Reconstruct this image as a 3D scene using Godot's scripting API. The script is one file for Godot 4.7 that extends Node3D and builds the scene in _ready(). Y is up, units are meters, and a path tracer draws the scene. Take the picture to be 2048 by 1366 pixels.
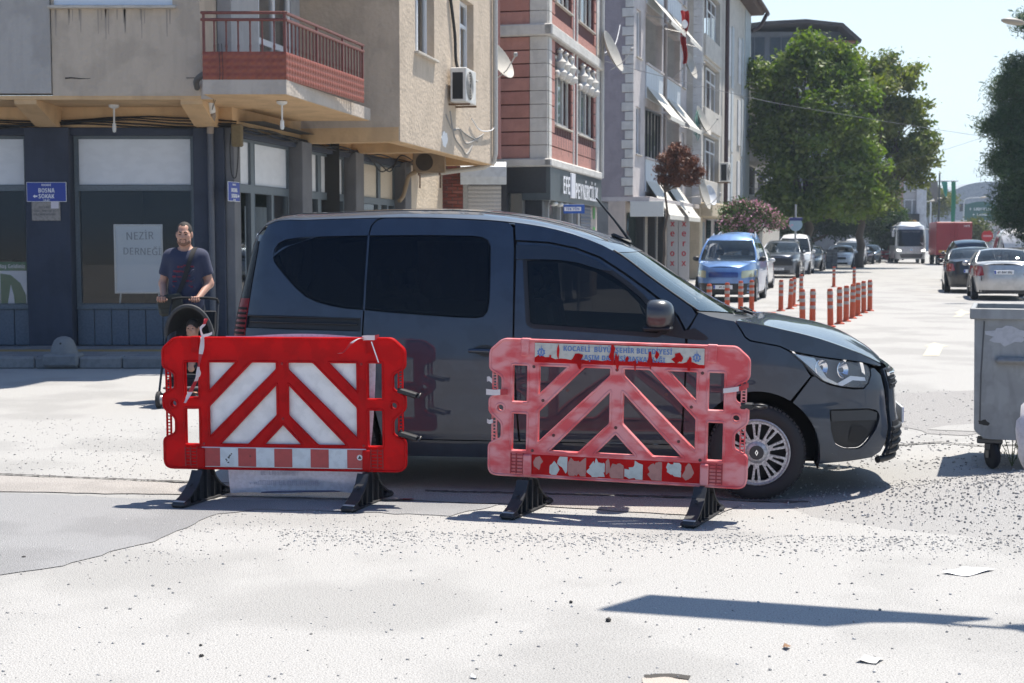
extends Node3D
const F := 2800.0
const PITCH := 0.07095
const EYE := 1.65
var mats := {}
var texs := {}
var used := {}

func _ready():
	var cam = Camera3D.new(); cam.name = "camera"; add_child(cam)
	cam.position = Vector3(0, EYE, 0); cam.rotation.x = -PITCH
	cam.near = 0.1; cam.far = 3000.0
	var ca = CameraAttributesPhysical.new()
	ca.frustum_focal_length = 49.2; ca.frustum_focus_distance = 8.9; ca.exposure_aperture = 5.6
	cam.attributes = ca
	cam.fov = rad_to_deg(2.0 * atan(683.0 / F))
	cam.current = true
	var we = WorldEnvironment.new(); we.name = "environment"; var env = Environment.new(); we.environment = env
	env.background_mode = Environment.BG_SKY
	var sm = PanoramaSkyMaterial.new(); sm.panorama = sky_texture()
	var sky = Sky.new(); sky.sky_material = sm; env.sky = sky
	env.tonemap_mode = Environment.TONE_MAPPER_LINEAR; env.tonemap_exposure = 1.79
	env.sdfgi_enabled = true; env.ssao_enabled = true; env.ssil_enabled = true
	env.fog_enabled = true; env.fog_density = 0.0005; env.fog_light_color = Color(0.86, 0.93, 1.0)
	add_child(we)
	var sun = DirectionalLight3D.new(); sun.name = "sun"; add_child(sun)
	sun.light_energy = 1.6; sun.light_color = Color(1.0, 0.97, 0.925); sun.light_angular_distance = 0.53; sun.shadow_enabled = true
	sun.look_at_from_position(Vector3(0.27, 1.0, -0.28) * 50.0, Vector3.ZERO, Vector3.UP)
	build_ground()
	build_corner_building()
	build_street_buildings()
	build_far_buildings()
	build_van()
	build_barriers()
	build_people()
	build_traffic()
	build_trees()
	build_street_furniture()
	build_small_things()

func sky_texture() -> Texture2D:      # clear summer air: pale and bright low down and towards the sun, deep blue overhead
	var w = 256; var h = 128
	var im = Image.create(w, h, false, Image.FORMAT_RGBF)
	var s = Vector3(0.27, 1.0, -0.28).normalized()
	for j in h:
		var el = PI * (0.5 - (j + 0.5) / h)
		for i in w:
			var az = TAU * (i + 0.5) / w
			var d = Vector3(sin(az) * cos(el), sin(el), -cos(az) * cos(el))
			var c = clampf(d.dot(s), -1, 1); var y = maxf(d.y, 0.0)
			var ahead = 0.5 + 0.5 * Vector2(d.x, d.z).normalized().dot(Vector2(0.35, -0.94))
			var hz = Vector3(0.20, 0.31, 0.46).lerp(Vector3(0.575, 0.665, 0.69), ahead); var mid = Vector3(0.13, 0.24, 0.42).lerp(Vector3(0.36, 0.55, 0.77), ahead)
			var v = Vector3(0.03, 0.09, 0.27).lerp(mid, exp(-pow(y / lerpf(0.36, 0.72, ahead), 1.7))).lerp(hz, exp(-pow(y / 0.26, 2.0))) + Vector3(0.22, 0.25, 0.28) * pow(maxf(c, 0.0), 6.0)
			if d.y < 0.0: v = v.lerp(Vector3(0.3, 0.3, 0.29), minf(1.0, -d.y * 6.0))
			im.set_pixel(i, j, Color(v.x, v.y, v.z))
	return ImageTexture.create_from_image(im)

func ray(px, py) -> Vector3:
	var a = (px - 1024.0) / F
	var b = -(py - 683.0) / F
	return Vector3(a, b * cos(PITCH) - sin(PITCH), -b * sin(PITCH) - cos(PITCH))
func g(px, py, h = 0.0) -> Vector3:      # a point of the photograph on the level h
	var r = ray(px, py); return Vector3(0, EYE, 0) + r * ((h - EYE) / r.y)
func at(px, py, d) -> Vector3:           # the same at d metres ahead
	var r = ray(px, py); return Vector3(0, EYE, 0) + r * (d / -r.z)

func numbered(called: String) -> String:
	if not used.has(called):
		used[called] = 0; return called
	used[called] += 1
	return "%s_%03d" % [called, used[called]]
func tag(o, label, category, group = ""):
	o.set_meta("label", label); o.set_meta("category", category)
	if group: o.set_meta("group", group)
	return o
func thing(called, label, category, pos = Vector3.ZERO, turn = 0.0, group = "") -> Node3D:
	var o = Node3D.new(); o.name = numbered(called); add_child(o)
	o.position = pos; o.rotation.y = turn
	return tag(o, label, category, group)
func put(called, mb, mat, parent = null, kind = "") -> MeshInstance3D:
	var o = MeshInstance3D.new()
	o.mesh = mb.done() if mb is MB else mb
	o.material_override = mat
	if parent == null or parent == self:
		o.name = numbered(called); add_child(o)
	else:
		o.name = called; parent.add_child(o, true)
	if kind: o.set_meta("kind", kind)
	return o
func solo(called, mb, mat, label, category, group = "") -> MeshInstance3D:
	return tag(put(called, mb, mat), label, category, group)
func copy_of(root, label, pos, turn, group = "") -> Node3D:
	var r = root.duplicate()
	r.name = numbered(str(root.name).rstrip("0123456789").rstrip("_")); add_child(r)
	r.position = pos; r.rotation.y = turn
	r.set_meta("label", label)
	if group: r.set_meta("group", group)
	return r
func rng_of(s) -> RandomNumberGenerator:
	var r = RandomNumberGenerator.new(); r.seed = s; return r

func lin8(x: float) -> int:
	return int(clampf(Color(x, x, x).linear_to_srgb().r, 0, 1) * 255.0)
func noise_img(sd: int, freq: float, oct: int, size: int, kind := FastNoiseLite.TYPE_SIMPLEX_SMOOTH) -> Image:
	var n = FastNoiseLite.new(); n.seed = sd; n.frequency = freq; n.fractal_octaves = oct; n.noise_type = kind
	if oct <= 1: n.fractal_type = FastNoiseLite.FRACTAL_NONE
	if kind == FastNoiseLite.TYPE_CELLULAR: n.cellular_return_type = FastNoiseLite.RETURN_CELL_VALUE
	var m = size / 8; var w = size + m
	var im = n.get_image(w, w); im.convert(Image.FORMAT_L8)
	var d = im.get_data(); var lut = []      # the overlap is cross-faded at full contrast, so that the tiles show no edge
	for i in m: var t = float(i) / m; var k = sqrt(t * t + (1 - t) * (1 - t)); lut.append([t / k, (1 - t) / k, 127.5 * (1.0 - 1.0 / k)])
	for y in w:
		for x in m: var l = lut[x]; d[y * w + x] = clampi(int(d[y * w + x] * l[0] + d[y * w + x + size] * l[1] + l[2]), 0, 255)
	for y in m:
		var l = lut[y]
		for x in size: d[y * w + x] = clampi(int(d[y * w + x] * l[0] + d[(y + size) * w + x] * l[1] + l[2]), 0, 255)
	return Image.create_from_data(w, w, false, Image.FORMAT_L8, d).get_region(Rect2i(0, 0, size, size))
func ramp_tex(key: String, sd: int, freq: float, oct: int, size: int, lo: float, hi: float, a := 0.25, b := 0.75, kind := FastNoiseLite.TYPE_SIMPLEX_SMOOTH) -> Texture2D:
	if texs.has(key): return texs[key]
	var im = noise_img(sd, freq, oct, size, kind)
	im.convert(Image.FORMAT_L8)
	var d = im.get_data()
	var lut = PackedByteArray(); lut.resize(256)
	for i in 256:
		var t = clampf((i / 255.0 - a) / (b - a), 0, 1)
		lut[i] = lin8(lerpf(lo, hi, t * t * (3 - 2 * t)))
	for i in d.size(): d[i] = lut[d[i]]
	var t2 = ImageTexture.create_from_image(Image.create_from_data(size, size, false, Image.FORMAT_L8, d))
	texs[key] = t2; return t2
func bump_tex(key: String, sd: int, freq: float, oct: int, size: int, strength: float, kind := FastNoiseLite.TYPE_SIMPLEX_SMOOTH) -> Texture2D:
	if texs.has(key): return texs[key]
	var im = noise_img(sd, freq, oct, size, kind)
	im.convert(Image.FORMAT_RGBA8)
	var big = Image.create(size + 8, size + 8, false, Image.FORMAT_RGBA8)
	for ox in [-1, 0, 1]:
		for oy in [-1, 0, 1]: big.blit_rect(im, Rect2i(0, 0, size, size), Vector2i(4 + ox * size, 4 + oy * size))
	big.bump_map_to_normal_map(strength); im = big.get_region(Rect2i(4, 4, size, size))
	var t2 = ImageTexture.create_from_image(im)
	texs[key] = t2; return t2
func C(r, gg, b) -> Color: return Color(r, gg, b)
func mat(key: String, col = Color(0.5, 0.5, 0.5), rough = 0.7, o = {}) -> StandardMaterial3D:
	if mats.has(key): return mats[key]
	var m = StandardMaterial3D.new(); m.resource_name = key
	var c2: Color = col; c2 = c2.linear_to_srgb(); c2.a = o.get("alpha", 1.0)
	m.albedo_color = c2; m.roughness = rough; m.metallic = o.get("metal", 0.0)
	if o.has("alpha"): m.transparency = BaseMaterial3D.TRANSPARENCY_ALPHA
	if o.has("spec"): m.metallic_specular = o.spec
	if o.has("tex") or o.has("nrm") or o.has("bump"):
		m.uv1_triplanar = true; m.uv1_world_triplanar = not o.get("local", false)
		var s = o.get("uvs", 0.5)
		m.uv1_scale = s if s is Vector3 else Vector3.ONE * s
		m.uv1_offset = o.get("uvo", Vector3.ZERO)
	if o.has("tex"): m.albedo_texture = o.tex
	if o.has("rtex"): m.roughness_texture = o.rtex
	if o.has("nrm"):
		m.normal_enabled = true; m.normal_texture = o.nrm; m.normal_scale = o.get("nrms", 0.5)
	if o.has("detail"):
		m.detail_enabled = true; m.detail_albedo = o.detail; m.detail_blend_mode = BaseMaterial3D.BLEND_MODE_MUL
		m.detail_uv_layer = BaseMaterial3D.DETAIL_UV_2; m.uv2_triplanar = true; m.uv2_world_triplanar = true
		var s2 = o.get("duvs", 0.13); m.uv2_scale = s2 if s2 is Vector3 else Vector3.ONE * s2
	if o.has("coat"):
		m.clearcoat_enabled = true; m.clearcoat = o.coat; m.clearcoat_roughness = o.get("coatr", 0.03)
	if o.get("vcol", false): m.vertex_color_use_as_albedo = true
	if o.has("back"):
		m.backlight_enabled = true; m.backlight = o.back
	if o.has("sheen"):
		m.rim_enabled = true; m.rim = o.sheen; m.rim_tint = 0.5
	if o.has("sss"):
		m.subsurf_scatter_enabled = true; m.subsurf_scatter_strength = o.sss
	if o.has("emit"):
		m.emission_enabled = true; var e2: Color = o.emit; m.emission = e2.linear_to_srgb(); m.emission_energy_multiplier = o.get("emitk", 1.0)
	if o.get("two", false): m.cull_mode = BaseMaterial3D.CULL_DISABLED
	mats[key] = m; return m
func grime() -> Texture2D: return ramp_tex("grime", 11, 0.006, 5, 1024, 0.88, 1.04, 0.28, 0.66)
func fine() -> Texture2D: return ramp_tex("fine", 12, 0.05, 4, 512, 0.86, 1.04, 0.3, 0.7)
func stucco_n() -> Texture2D: return bump_tex("stucco_n", 13, 0.09, 3, 512, 3.0)
func streak() -> Texture2D: return ramp_tex("streak", 14, 0.012, 4, 512, 0.95, 1.01, 0.25, 0.65)
func wall_mat(key, col, o = {}) -> StandardMaterial3D:
	var d = {"tex": grime(), "uvs": 0.22, "nrm": stucco_n(), "nrms": 0.35, "detail": streak(), "duvs": Vector3(0.9, 0.16, 0.9)}
	d.merge(o, true)
	return mat(key, col, 0.88, d)
func plain(key, col, rough = 0.6, o = {}) -> StandardMaterial3D:
	var d = {"tex": fine(), "uvs": 0.9}
	d.merge(o, true)
	return mat(key, col, rough, d)
func glass(key = "window_glass", col = Color(0.02, 0.025, 0.03), a = 0.35) -> StandardMaterial3D:
	return mat(key, col, 0.02, {"alpha": a})

class MB:
	var v := PackedVector3Array()
	var n := PackedVector3Array()
	var uv := PackedVector2Array()
	var col := PackedColorArray()
	var tint := Color(1, 1, 1)
	var tinted := false
	func done() -> ArrayMesh:
		var a = []; a.resize(Mesh.ARRAY_MAX)
		a[Mesh.ARRAY_VERTEX] = v; a[Mesh.ARRAY_NORMAL] = n
		if uv.size() == v.size(): a[Mesh.ARRAY_TEX_UV] = uv
		if tinted: a[Mesh.ARRAY_COLOR] = col
		var m = ArrayMesh.new()
		if v.size(): m.add_surface_from_arrays(Mesh.PRIMITIVE_TRIANGLES, a)
		return m
	func paint(c: Color) -> MB:
		tint = c; tinted = true; return self
	func tri(a: Vector3, b: Vector3, c: Vector3, na = null, nb = null, nc = null):
		var f = (c - a).cross(b - a)
		if na == null:
			f = f.normalized(); na = f; nb = f; nc = f
		elif f.dot(na + nb + nc) < 0.0:
			var t = b; b = c; c = t
			t = nb; nb = nc; nc = t
		v.append(a); v.append(b); v.append(c)
		n.append(na); n.append(nb); n.append(nc)
		if tinted:
			col.append(tint); col.append(tint); col.append(tint)
	func quad(a: Vector3, b: Vector3, c: Vector3, d: Vector3, out = null):
		if out != null:
			var f = (c - a).cross(b - a).normalized()
			if f.dot(out) < 0.0: f = -f
			tri(a, b, c, f, f, f); tri(a, c, d, f, f, f)
		else:
			tri(a, b, c); tri(a, c, d)
	func quad_uv(a: Vector3, b: Vector3, c: Vector3, d: Vector3, out: Vector3):   # corners in the order of uv (0,0) (1,0) (1,1) (0,1)
		for k in [[a, Vector2(0, 0)], [b, Vector2(1, 0)], [c, Vector2(1, 1)], [a, Vector2(0, 0)], [c, Vector2(1, 1)], [d, Vector2(0, 1)]]:
			v.append(k[0]); uv.append(k[1]); n.append(out)
			if tinted: col.append(tint)
	func box(c: Vector3, s: Vector3, b := Basis()) -> MB:
		var h = s * 0.5
		for ax in 3:
			for sg in [-1.0, 1.0]:
				var e = Vector3.ZERO; e[ax] = sg
				var u = Vector3.ZERO; u[(ax + 1) % 3] = 1.0
				var w = Vector3.ZERO; w[(ax + 2) % 3] = 1.0
				var p = b * (e * h); var q = b * (u * h); var r = b * (w * h)
				quad(c + p - q - r, c + p + q - r, c + p + q + r, c + p - q + r, b * e)
		return self
	func bbox(lo: Vector3, hi: Vector3) -> MB: return box((lo + hi) * 0.5, (hi - lo).abs())
	func cbox(c: Vector3, s: Vector3, ch: float, b := Basis()) -> MB:   # chamfered box
		var h = s * 0.5
		ch = minf(ch, minf(h.x, minf(h.y, h.z)) * 0.98)
		for ax in 3:
			var i1 = (ax + 1) % 3; var i2 = (ax + 2) % 3
			for sg in [-1.0, 1.0]:
				var q = []
				for k in [[-1, -1], [1, -1], [1, 1], [-1, 1]]:
					var p = Vector3.ZERO; p[ax] = sg * h[ax]; p[i1] = k[0] * (h[i1] - ch); p[i2] = k[1] * (h[i2] - ch)
					q.append(c + b * p)
				var e = Vector3.ZERO; e[ax] = sg
				quad(q[0], q[1], q[2], q[3], b * e)
			for s1 in [-1.0, 1.0]:
				for s2 in [-1.0, 1.0]:
					var p = []
					for k in [[0, -1], [0, 1], [1, 1], [1, -1]]:
						var r = Vector3.ZERO; r[ax] = k[1] * (h[ax] - ch)
						r[i1] = s1 * (h[i1] - (ch if k[0] == 0 else 0.0)); r[i2] = s2 * (h[i2] - (ch if k[0] == 1 else 0.0))
						p.append(c + b * r)
					var o = Vector3.ZERO; o[i1] = s1; o[i2] = s2
					quad(p[0], p[1], p[2], p[3], b * o)
		for sx in [-1.0, 1.0]:
			for sy in [-1.0, 1.0]:
				for sz in [-1.0, 1.0]:
					var sg = Vector3(sx, sy, sz)
					var p = []
					for ax in 3:
						var r = sg * (h - Vector3.ONE * ch); r[ax] = sg[ax] * h[ax]
						p.append(c + b * r)
					var nn = (b * sg).normalized()
					tri(p[0], p[1], p[2], nn, nn, nn)
		return self
	func tube(pts: Array, r, seg := 8, caps := true) -> MB:   # r: a radius or one for each point
		var rings = []; var dirs = []
		var up = Vector3.UP
		var prev = Vector3.ZERO
		for i in pts.size():
			var d: Vector3 = (pts[mini(i + 1, pts.size() - 1)] - pts[maxi(i - 1, 0)]).normalized()
			if i == 0: prev = (Vector3.RIGHT if absf(d.y) > 0.9 else Vector3.UP)
			var s = d.cross(prev).normalized()
			var t = s.cross(d).normalized(); prev = t
			var rr: float = r[i] if r is Array or r is PackedFloat32Array else r
			var ring = []; var nn = []
			for k in seg:
				var a = TAU * k / seg
				var e = s * cos(a) + t * sin(a)
				ring.append(pts[i] + e * rr); nn.append(e)
			rings.append([ring, nn]); dirs.append(d)
		for i in pts.size() - 1:
			for k in seg:
				var j = (k + 1) % seg
				var A = rings[i]; var B = rings[i + 1]
				tri(A[0][k], A[0][j], B[0][j], A[1][k], A[1][j], B[1][j]); tri(A[0][k], B[0][j], B[0][k], A[1][k], B[1][j], B[1][k])
		if caps:
			for e in [[0, -1.0], [pts.size() - 1, 1.0]]:
				var o = dirs[e[0]] * e[1]; var R = rings[e[0]][0]
				for k in range(1, seg - 1): tri(R[0], R[k], R[k + 1], o, o, o)
		return self
	func lathe(prof: Array, seg := 24, x := Transform3D(), smooth := true) -> MB:   # prof: Vector2(radius, height) round the y axis of x
		for i in prof.size() - 1:
			var a: Vector2 = prof[i]; var b: Vector2 = prof[i + 1]
			var na = Vector2(b.y - a.y, a.x - b.x).normalized(); var nb = na
			if smooth:
				if i > 0:
					var z: Vector2 = prof[i - 1]; var n0 = Vector2(a.y - z.y, z.x - a.x).normalized()
					if n0.dot(na) > 0.6: na = (na + n0).normalized()
				if i < prof.size() - 2:
					var z2: Vector2 = prof[i + 2]; var n2 = Vector2(z2.y - b.y, b.x - z2.x).normalized()
					if n2.dot(nb) > 0.6: nb = (nb + n2).normalized()
			for k in seg:
				var t0 = TAU * k / seg; var t1 = TAU * (k + 1) / seg
				var e0 = Vector3(cos(t0), 0, sin(t0)); var e1 = Vector3(cos(t1), 0, sin(t1)); var U = Vector3.UP
				var p = [x * (e0 * a.x + U * a.y), x * (e1 * a.x + U * a.y), x * (e1 * b.x + U * b.y), x * (e0 * b.x + U * b.y)]
				var m = [x.basis * (e0 * na.x + U * na.y), x.basis * (e1 * na.x + U * na.y), x.basis * (e1 * nb.x + U * nb.y), x.basis * (e0 * nb.x + U * nb.y)]
				if a.x > 1e-6: tri(p[0], p[1], p[2], m[0], m[1], m[2])
				if b.x > 1e-6: tri(p[0], p[2], p[3], m[0], m[2], m[3])
		return self
	func ball(c: Vector3, r: Vector3, seg := 16, rows := 10, b := Basis()) -> MB:
		for i in rows:
			for k in seg:
				var q = []; var m = []
				for e in [[i, k], [i, k + 1], [i + 1, k + 1], [i + 1, k]]:
					var th = PI * e[0] / rows; var ph = TAU * e[1] / seg
					var d = Vector3(sin(th) * cos(ph), cos(th), sin(th) * sin(ph))
					q.append(c + b * (d * r)); m.append((b * (d / r)).normalized())
				if i > 0: tri(q[0], q[1], q[2], m[0], m[1], m[2])
				if i < rows - 1: tri(q[0], q[2], q[3], m[0], m[2], m[3])
		return self
	func slabs(loops: Array, sx := 1e9, sy := 1e9) -> Array:   # even-odd fill as quads [a b c d] of Vector2
		var ys = {}
		var lo = 1e9; var hi = -1e9
		for L in loops:
			for p in L:
				ys[snappedf(p.y, 1e-5)] = true; lo = minf(lo, p.y); hi = maxf(hi, p.y)
		if sy < 1e8:
			var k = int(ceil((hi - lo) / sy))
			for i in k: ys[snappedf(lo + (hi - lo) * i / k, 1e-5)] = true
		var Y = ys.keys(); Y.sort()
		var out = []
		for i in Y.size() - 1:
			var y0 = Y[i]; var y1 = Y[i + 1]
			if y1 - y0 < 2e-5: continue
			var ym = (y0 + y1) * 0.5
			var cr = []
			for L in loops:
				for j in L.size():
					var a: Vector2 = L[j]; var b: Vector2 = L[(j + 1) % L.size()]
					if (a.y > ym) != (b.y > ym):
						var s = (b.x - a.x) / (b.y - a.y)
						cr.append([a.x + s * (ym - a.y), a.x + s * (y0 - a.y), a.x + s * (y1 - a.y)])
			cr.sort_custom(func(p, q): return p[0] < q[0])
			for k in range(0, cr.size() - 1, 2):
				var l = cr[k]; var r = cr[k + 1]
				var m = maxi(1, int(ceil((r[0] - l[0]) / sx)))
				for t in m:
					var u0 = float(t) / m; var u1 = float(t + 1) / m
					out.append([Vector2(lerpf(l[1], r[1], u0), y0), Vector2(lerpf(l[1], r[1], u1), y0), Vector2(lerpf(l[2], r[2], u1), y1), Vector2(lerpf(l[2], r[2], u0), y1)])
		return out
	func prism(loops: Array, z0: float, z1: float, x := Transform3D(), sides := true, back := true) -> MB:
		for q in slabs(loops):
			for z in ([z0, z1] if back else [z1]):
				var o = x.basis * Vector3(0, 0, 1.0 if z == z1 else -1.0) * signf(z1 - z0)
				quad(x * Vector3(q[0].x, q[0].y, z), x * Vector3(q[1].x, q[1].y, z), x * Vector3(q[2].x, q[2].y, z), x * Vector3(q[3].x, q[3].y, z), o)
		if sides:
			for L in loops:
				for j in L.size():
					var a: Vector2 = L[j]; var b: Vector2 = L[(j + 1) % L.size()]
					quad(x * Vector3(a.x, a.y, z0), x * Vector3(b.x, b.y, z0), x * Vector3(b.x, b.y, z1), x * Vector3(a.x, a.y, z1))
		return self
	func lip(loops: Array, z: float, r: float, x := Transform3D(), seg := 6) -> MB:   # a rounded rim along closed outlines
		for L in loops:
			var pts = []
			for j in L.size() + 1:
				var p: Vector2 = L[j % L.size()]
				pts.append(x * Vector3(p.x, p.y, z))
			tube(pts, r, seg, false)
		return self
	func grid(nu: int, nv: int, f: Callable) -> MB:   # f(u, v) -> Vector3, smooth
		var P = []
		for i in nu + 1:
			var row = []
			for j in nv + 1: row.append(f.call(float(i) / nu, float(j) / nv))
			P.append(row)
		var N = []
		for i in nu + 1:
			var row = []
			for j in nv + 1:
				var du = P[mini(i + 1, nu)][j] - P[maxi(i - 1, 0)][j]
				var dv = P[i][mini(j + 1, nv)] - P[i][maxi(j - 1, 0)]
				row.append(du.cross(dv).normalized())
			N.append(row)
		for i in nu:
			for j in nv:
				tri(P[i][j], P[i + 1][j], P[i + 1][j + 1], N[i][j], N[i + 1][j], N[i + 1][j + 1])
				tri(P[i][j], P[i + 1][j + 1], P[i][j + 1], N[i][j], N[i + 1][j + 1], N[i][j + 1])
		return self

func V2(a) -> Array:     # [x, y, x, y ...] to points
	var r = []
	for i in range(0, a.size() - 1, 2): r.append(Vector2(a[i], a[i + 1]))
	return r
func rect(x0, y0, x1, y1) -> Array: return [Vector2(x0, y0), Vector2(x1, y0), Vector2(x1, y1), Vector2(x0, y1)]
func circle(c: Vector2, r: float, k := 20, a0 := 0.0, a1 := TAU) -> Array:
	var o = []
	for i in k: o.append(c + Vector2(cos(a0 + (a1 - a0) * i / k), sin(a0 + (a1 - a0) * i / k)) * r)
	return o
func rounded(pts: Array, r: float, k := 4) -> Array:   # corners of an outline rounded
	var o = []
	for i in pts.size():
		var p: Vector2 = pts[i]; var a: Vector2 = pts[i - 1]; var b: Vector2 = pts[(i + 1) % pts.size()]
		var la = minf(r, p.distance_to(a) * 0.48); var lb = minf(r, p.distance_to(b) * 0.48)
		var pa = p + (a - p).normalized() * la; var pb = p + (b - p).normalized() * lb
		for j in k + 1:
			var t = float(j) / k
			o.append(pa.lerp(p, t).lerp(p.lerp(pb, t), t))
	return o
func smooth(pts: Array, k := 5, closed := true) -> Array:   # Catmull-Rom through the points
	var o = []; var m = pts.size()
	for i in (m if closed else m - 1):
		var p0 = pts[(i - 1 + m) % m] if closed or i > 0 else pts[0]
		var p1 = pts[i]; var p2 = pts[(i + 1) % m]
		var p3 = pts[(i + 2) % m] if closed or i < m - 2 else pts[m - 1]
		for j in k:
			var t = float(j) / k
			o.append(0.5 * ((2.0 * p1) + (p2 - p0) * t + (2.0 * p0 - 5.0 * p1 + 4.0 * p2 - p3) * t * t + (3.0 * p1 - p0 - 3.0 * p2 + p3) * t * t * t))
	if not closed: o.append(pts[m - 1])
	return o
func text_mesh(s: String, size: float, depth := 0.004, font := "Droid Sans", bold := true) -> TextMesh:   # size: height of a capital letter, metres
	var f = SystemFont.new(); f.font_names = PackedStringArray([font]); f.font_weight = 700 if bold else 400
	var t = TextMesh.new(); t.text = s; t.font = f; t.font_size = 64; t.pixel_size = size / 46.0; t.depth = depth; t.curve_step = 4.0
	return t
func letter(s, size, m, parent, pos: Vector3, b := Basis(), called = "lettering", font := "Droid Sans", bold := true, squeeze := 1.0) -> MeshInstance3D:
	var o = put(called, text_mesh(s, size, 0.004, font, bold), m, parent)
	o.transform = Transform3D(b * Basis.from_scale(Vector3(squeeze, 1, 1)), pos)
	return o
func print_line(parent, x: Transform3D, w: float, h: float, k: int, m, sd: int):   # a line of print too small or blurred to read: strokes in the rhythm of letters
	var rg = rng_of(sd); var mb = MB.new(); var p = w / k
	for i in k:
		if rg.randf() < 0.12: continue
		var a = -w * 0.5 + p * i
		mb.bbox(Vector3(a, -h * 0.5, 0), Vector3(a + p * 0.22, h * 0.5, 0.002))
		if rg.randf() < 0.7: mb.bbox(Vector3(a + p * 0.55, -h * 0.5, 0), Vector3(a + p * 0.75, h * 0.5, 0.002))
		var yy = [-0.42, 0.0, 0.42][rg.randi() % 3] * h; mb.bbox(Vector3(a + p * 0.22, yy - h * 0.08, 0), Vector3(a + p * 0.7, yy + h * 0.08, 0.002))
	var o = put("print", mb, m, parent, "stuff"); o.transform = x; return o
func sheet(called, pts: Array, y: float, m) -> MeshInstance3D:    # a flat piece of ground from points on the level
	var L = []
	for p in pts: L.append(Vector2(p.x, p.z))
	var mb = MB.new()
	for q in mb.slabs([L]): mb.quad(Vector3(q[0].x, y, q[0].y), Vector3(q[1].x, y, q[1].y), Vector3(q[2].x, y, q[2].y), Vector3(q[3].x, y, q[3].y), Vector3.UP)
	return put(called, mb, m, null, "structure")
func gs(a: Array) -> Array:
	var o = []
	for i in range(0, a.size(), 2): o.append(g(a[i], a[i + 1]))
	return o
func jag(pts: Array, amp: float, step: float, sd: int) -> Array:
	var rg = rng_of(sd); var o = []
	for i in pts.size():
		var a: Vector3 = pts[i]; var b: Vector3 = pts[(i + 1) % pts.size()]; var n = maxi(1, int(a.distance_to(b) / step))
		for k in n: o.append(a.lerp(b, float(k) / n) + Vector3(rg.randfn() * amp, 0, rg.randfn() * amp))
	return o
func rock_mesh(sd) -> ArrayMesh:
	var rg = rng_of(sd); var mb = MB.new(); var P = []
	var t = (1.0 + sqrt(5.0)) / 2.0
	for p in [[-1, t, 0], [1, t, 0], [-1, -t, 0], [1, -t, 0], [0, -1, t], [0, 1, t], [0, -1, -t], [0, 1, -t], [t, 0, -1], [t, 0, 1], [-t, 0, -1], [-t, 0, 1]]: P.append(Vector3(p[0], p[1], p[2]).normalized() * (0.75 + 0.45 * rg.randf()) * Vector3(1.0, 0.7, 0.9) * 0.5)
	for f in [[0, 11, 5], [0, 5, 1], [0, 1, 7], [0, 7, 10], [0, 10, 11], [1, 5, 9], [5, 11, 4], [11, 10, 2], [10, 7, 6], [7, 1, 8], [3, 9, 4], [3, 4, 2], [3, 2, 6], [3, 6, 8], [3, 8, 9], [4, 9, 5], [2, 4, 11], [6, 2, 10], [8, 6, 7], [9, 8, 1]]:
		var nn = (P[f[0]] + P[f[1]] + P[f[2]]).normalized(); mb.tri(P[f[0]], P[f[1]], P[f[2]], nn, nn, nn)
	return mb.done()
func multi(called, mesh, m, xs: Array, cols: Array, parent = null) -> MultiMeshInstance3D:
	var mm = MultiMesh.new(); mm.transform_format = MultiMesh.TRANSFORM_3D; mm.use_colors = true; mm.mesh = mesh; mm.instance_count = xs.size()
	for i in xs.size(): mm.set_instance_transform(i, xs[i]); mm.set_instance_color(i, cols[i])
	var o = MultiMeshInstance3D.new(); o.multimesh = mm; o.material_override = m
	if parent: o.name = called; parent.add_child(o, true)
	else: o.name = numbered(called); add_child(o)
	o.set_meta("kind", "stuff"); return o
func mound(x: float, z: float) -> float:     # the low heap of gravel by the container
	var d = Vector2((x - 4.15) / 1.5, (z + 8.7) / 0.75); var a = exp(-d.length_squared())
	return maxf(0.0, 0.30 * a + 0.03 * a * sin(x * 9.0) * cos(z * 11.0) - 0.02)
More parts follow.
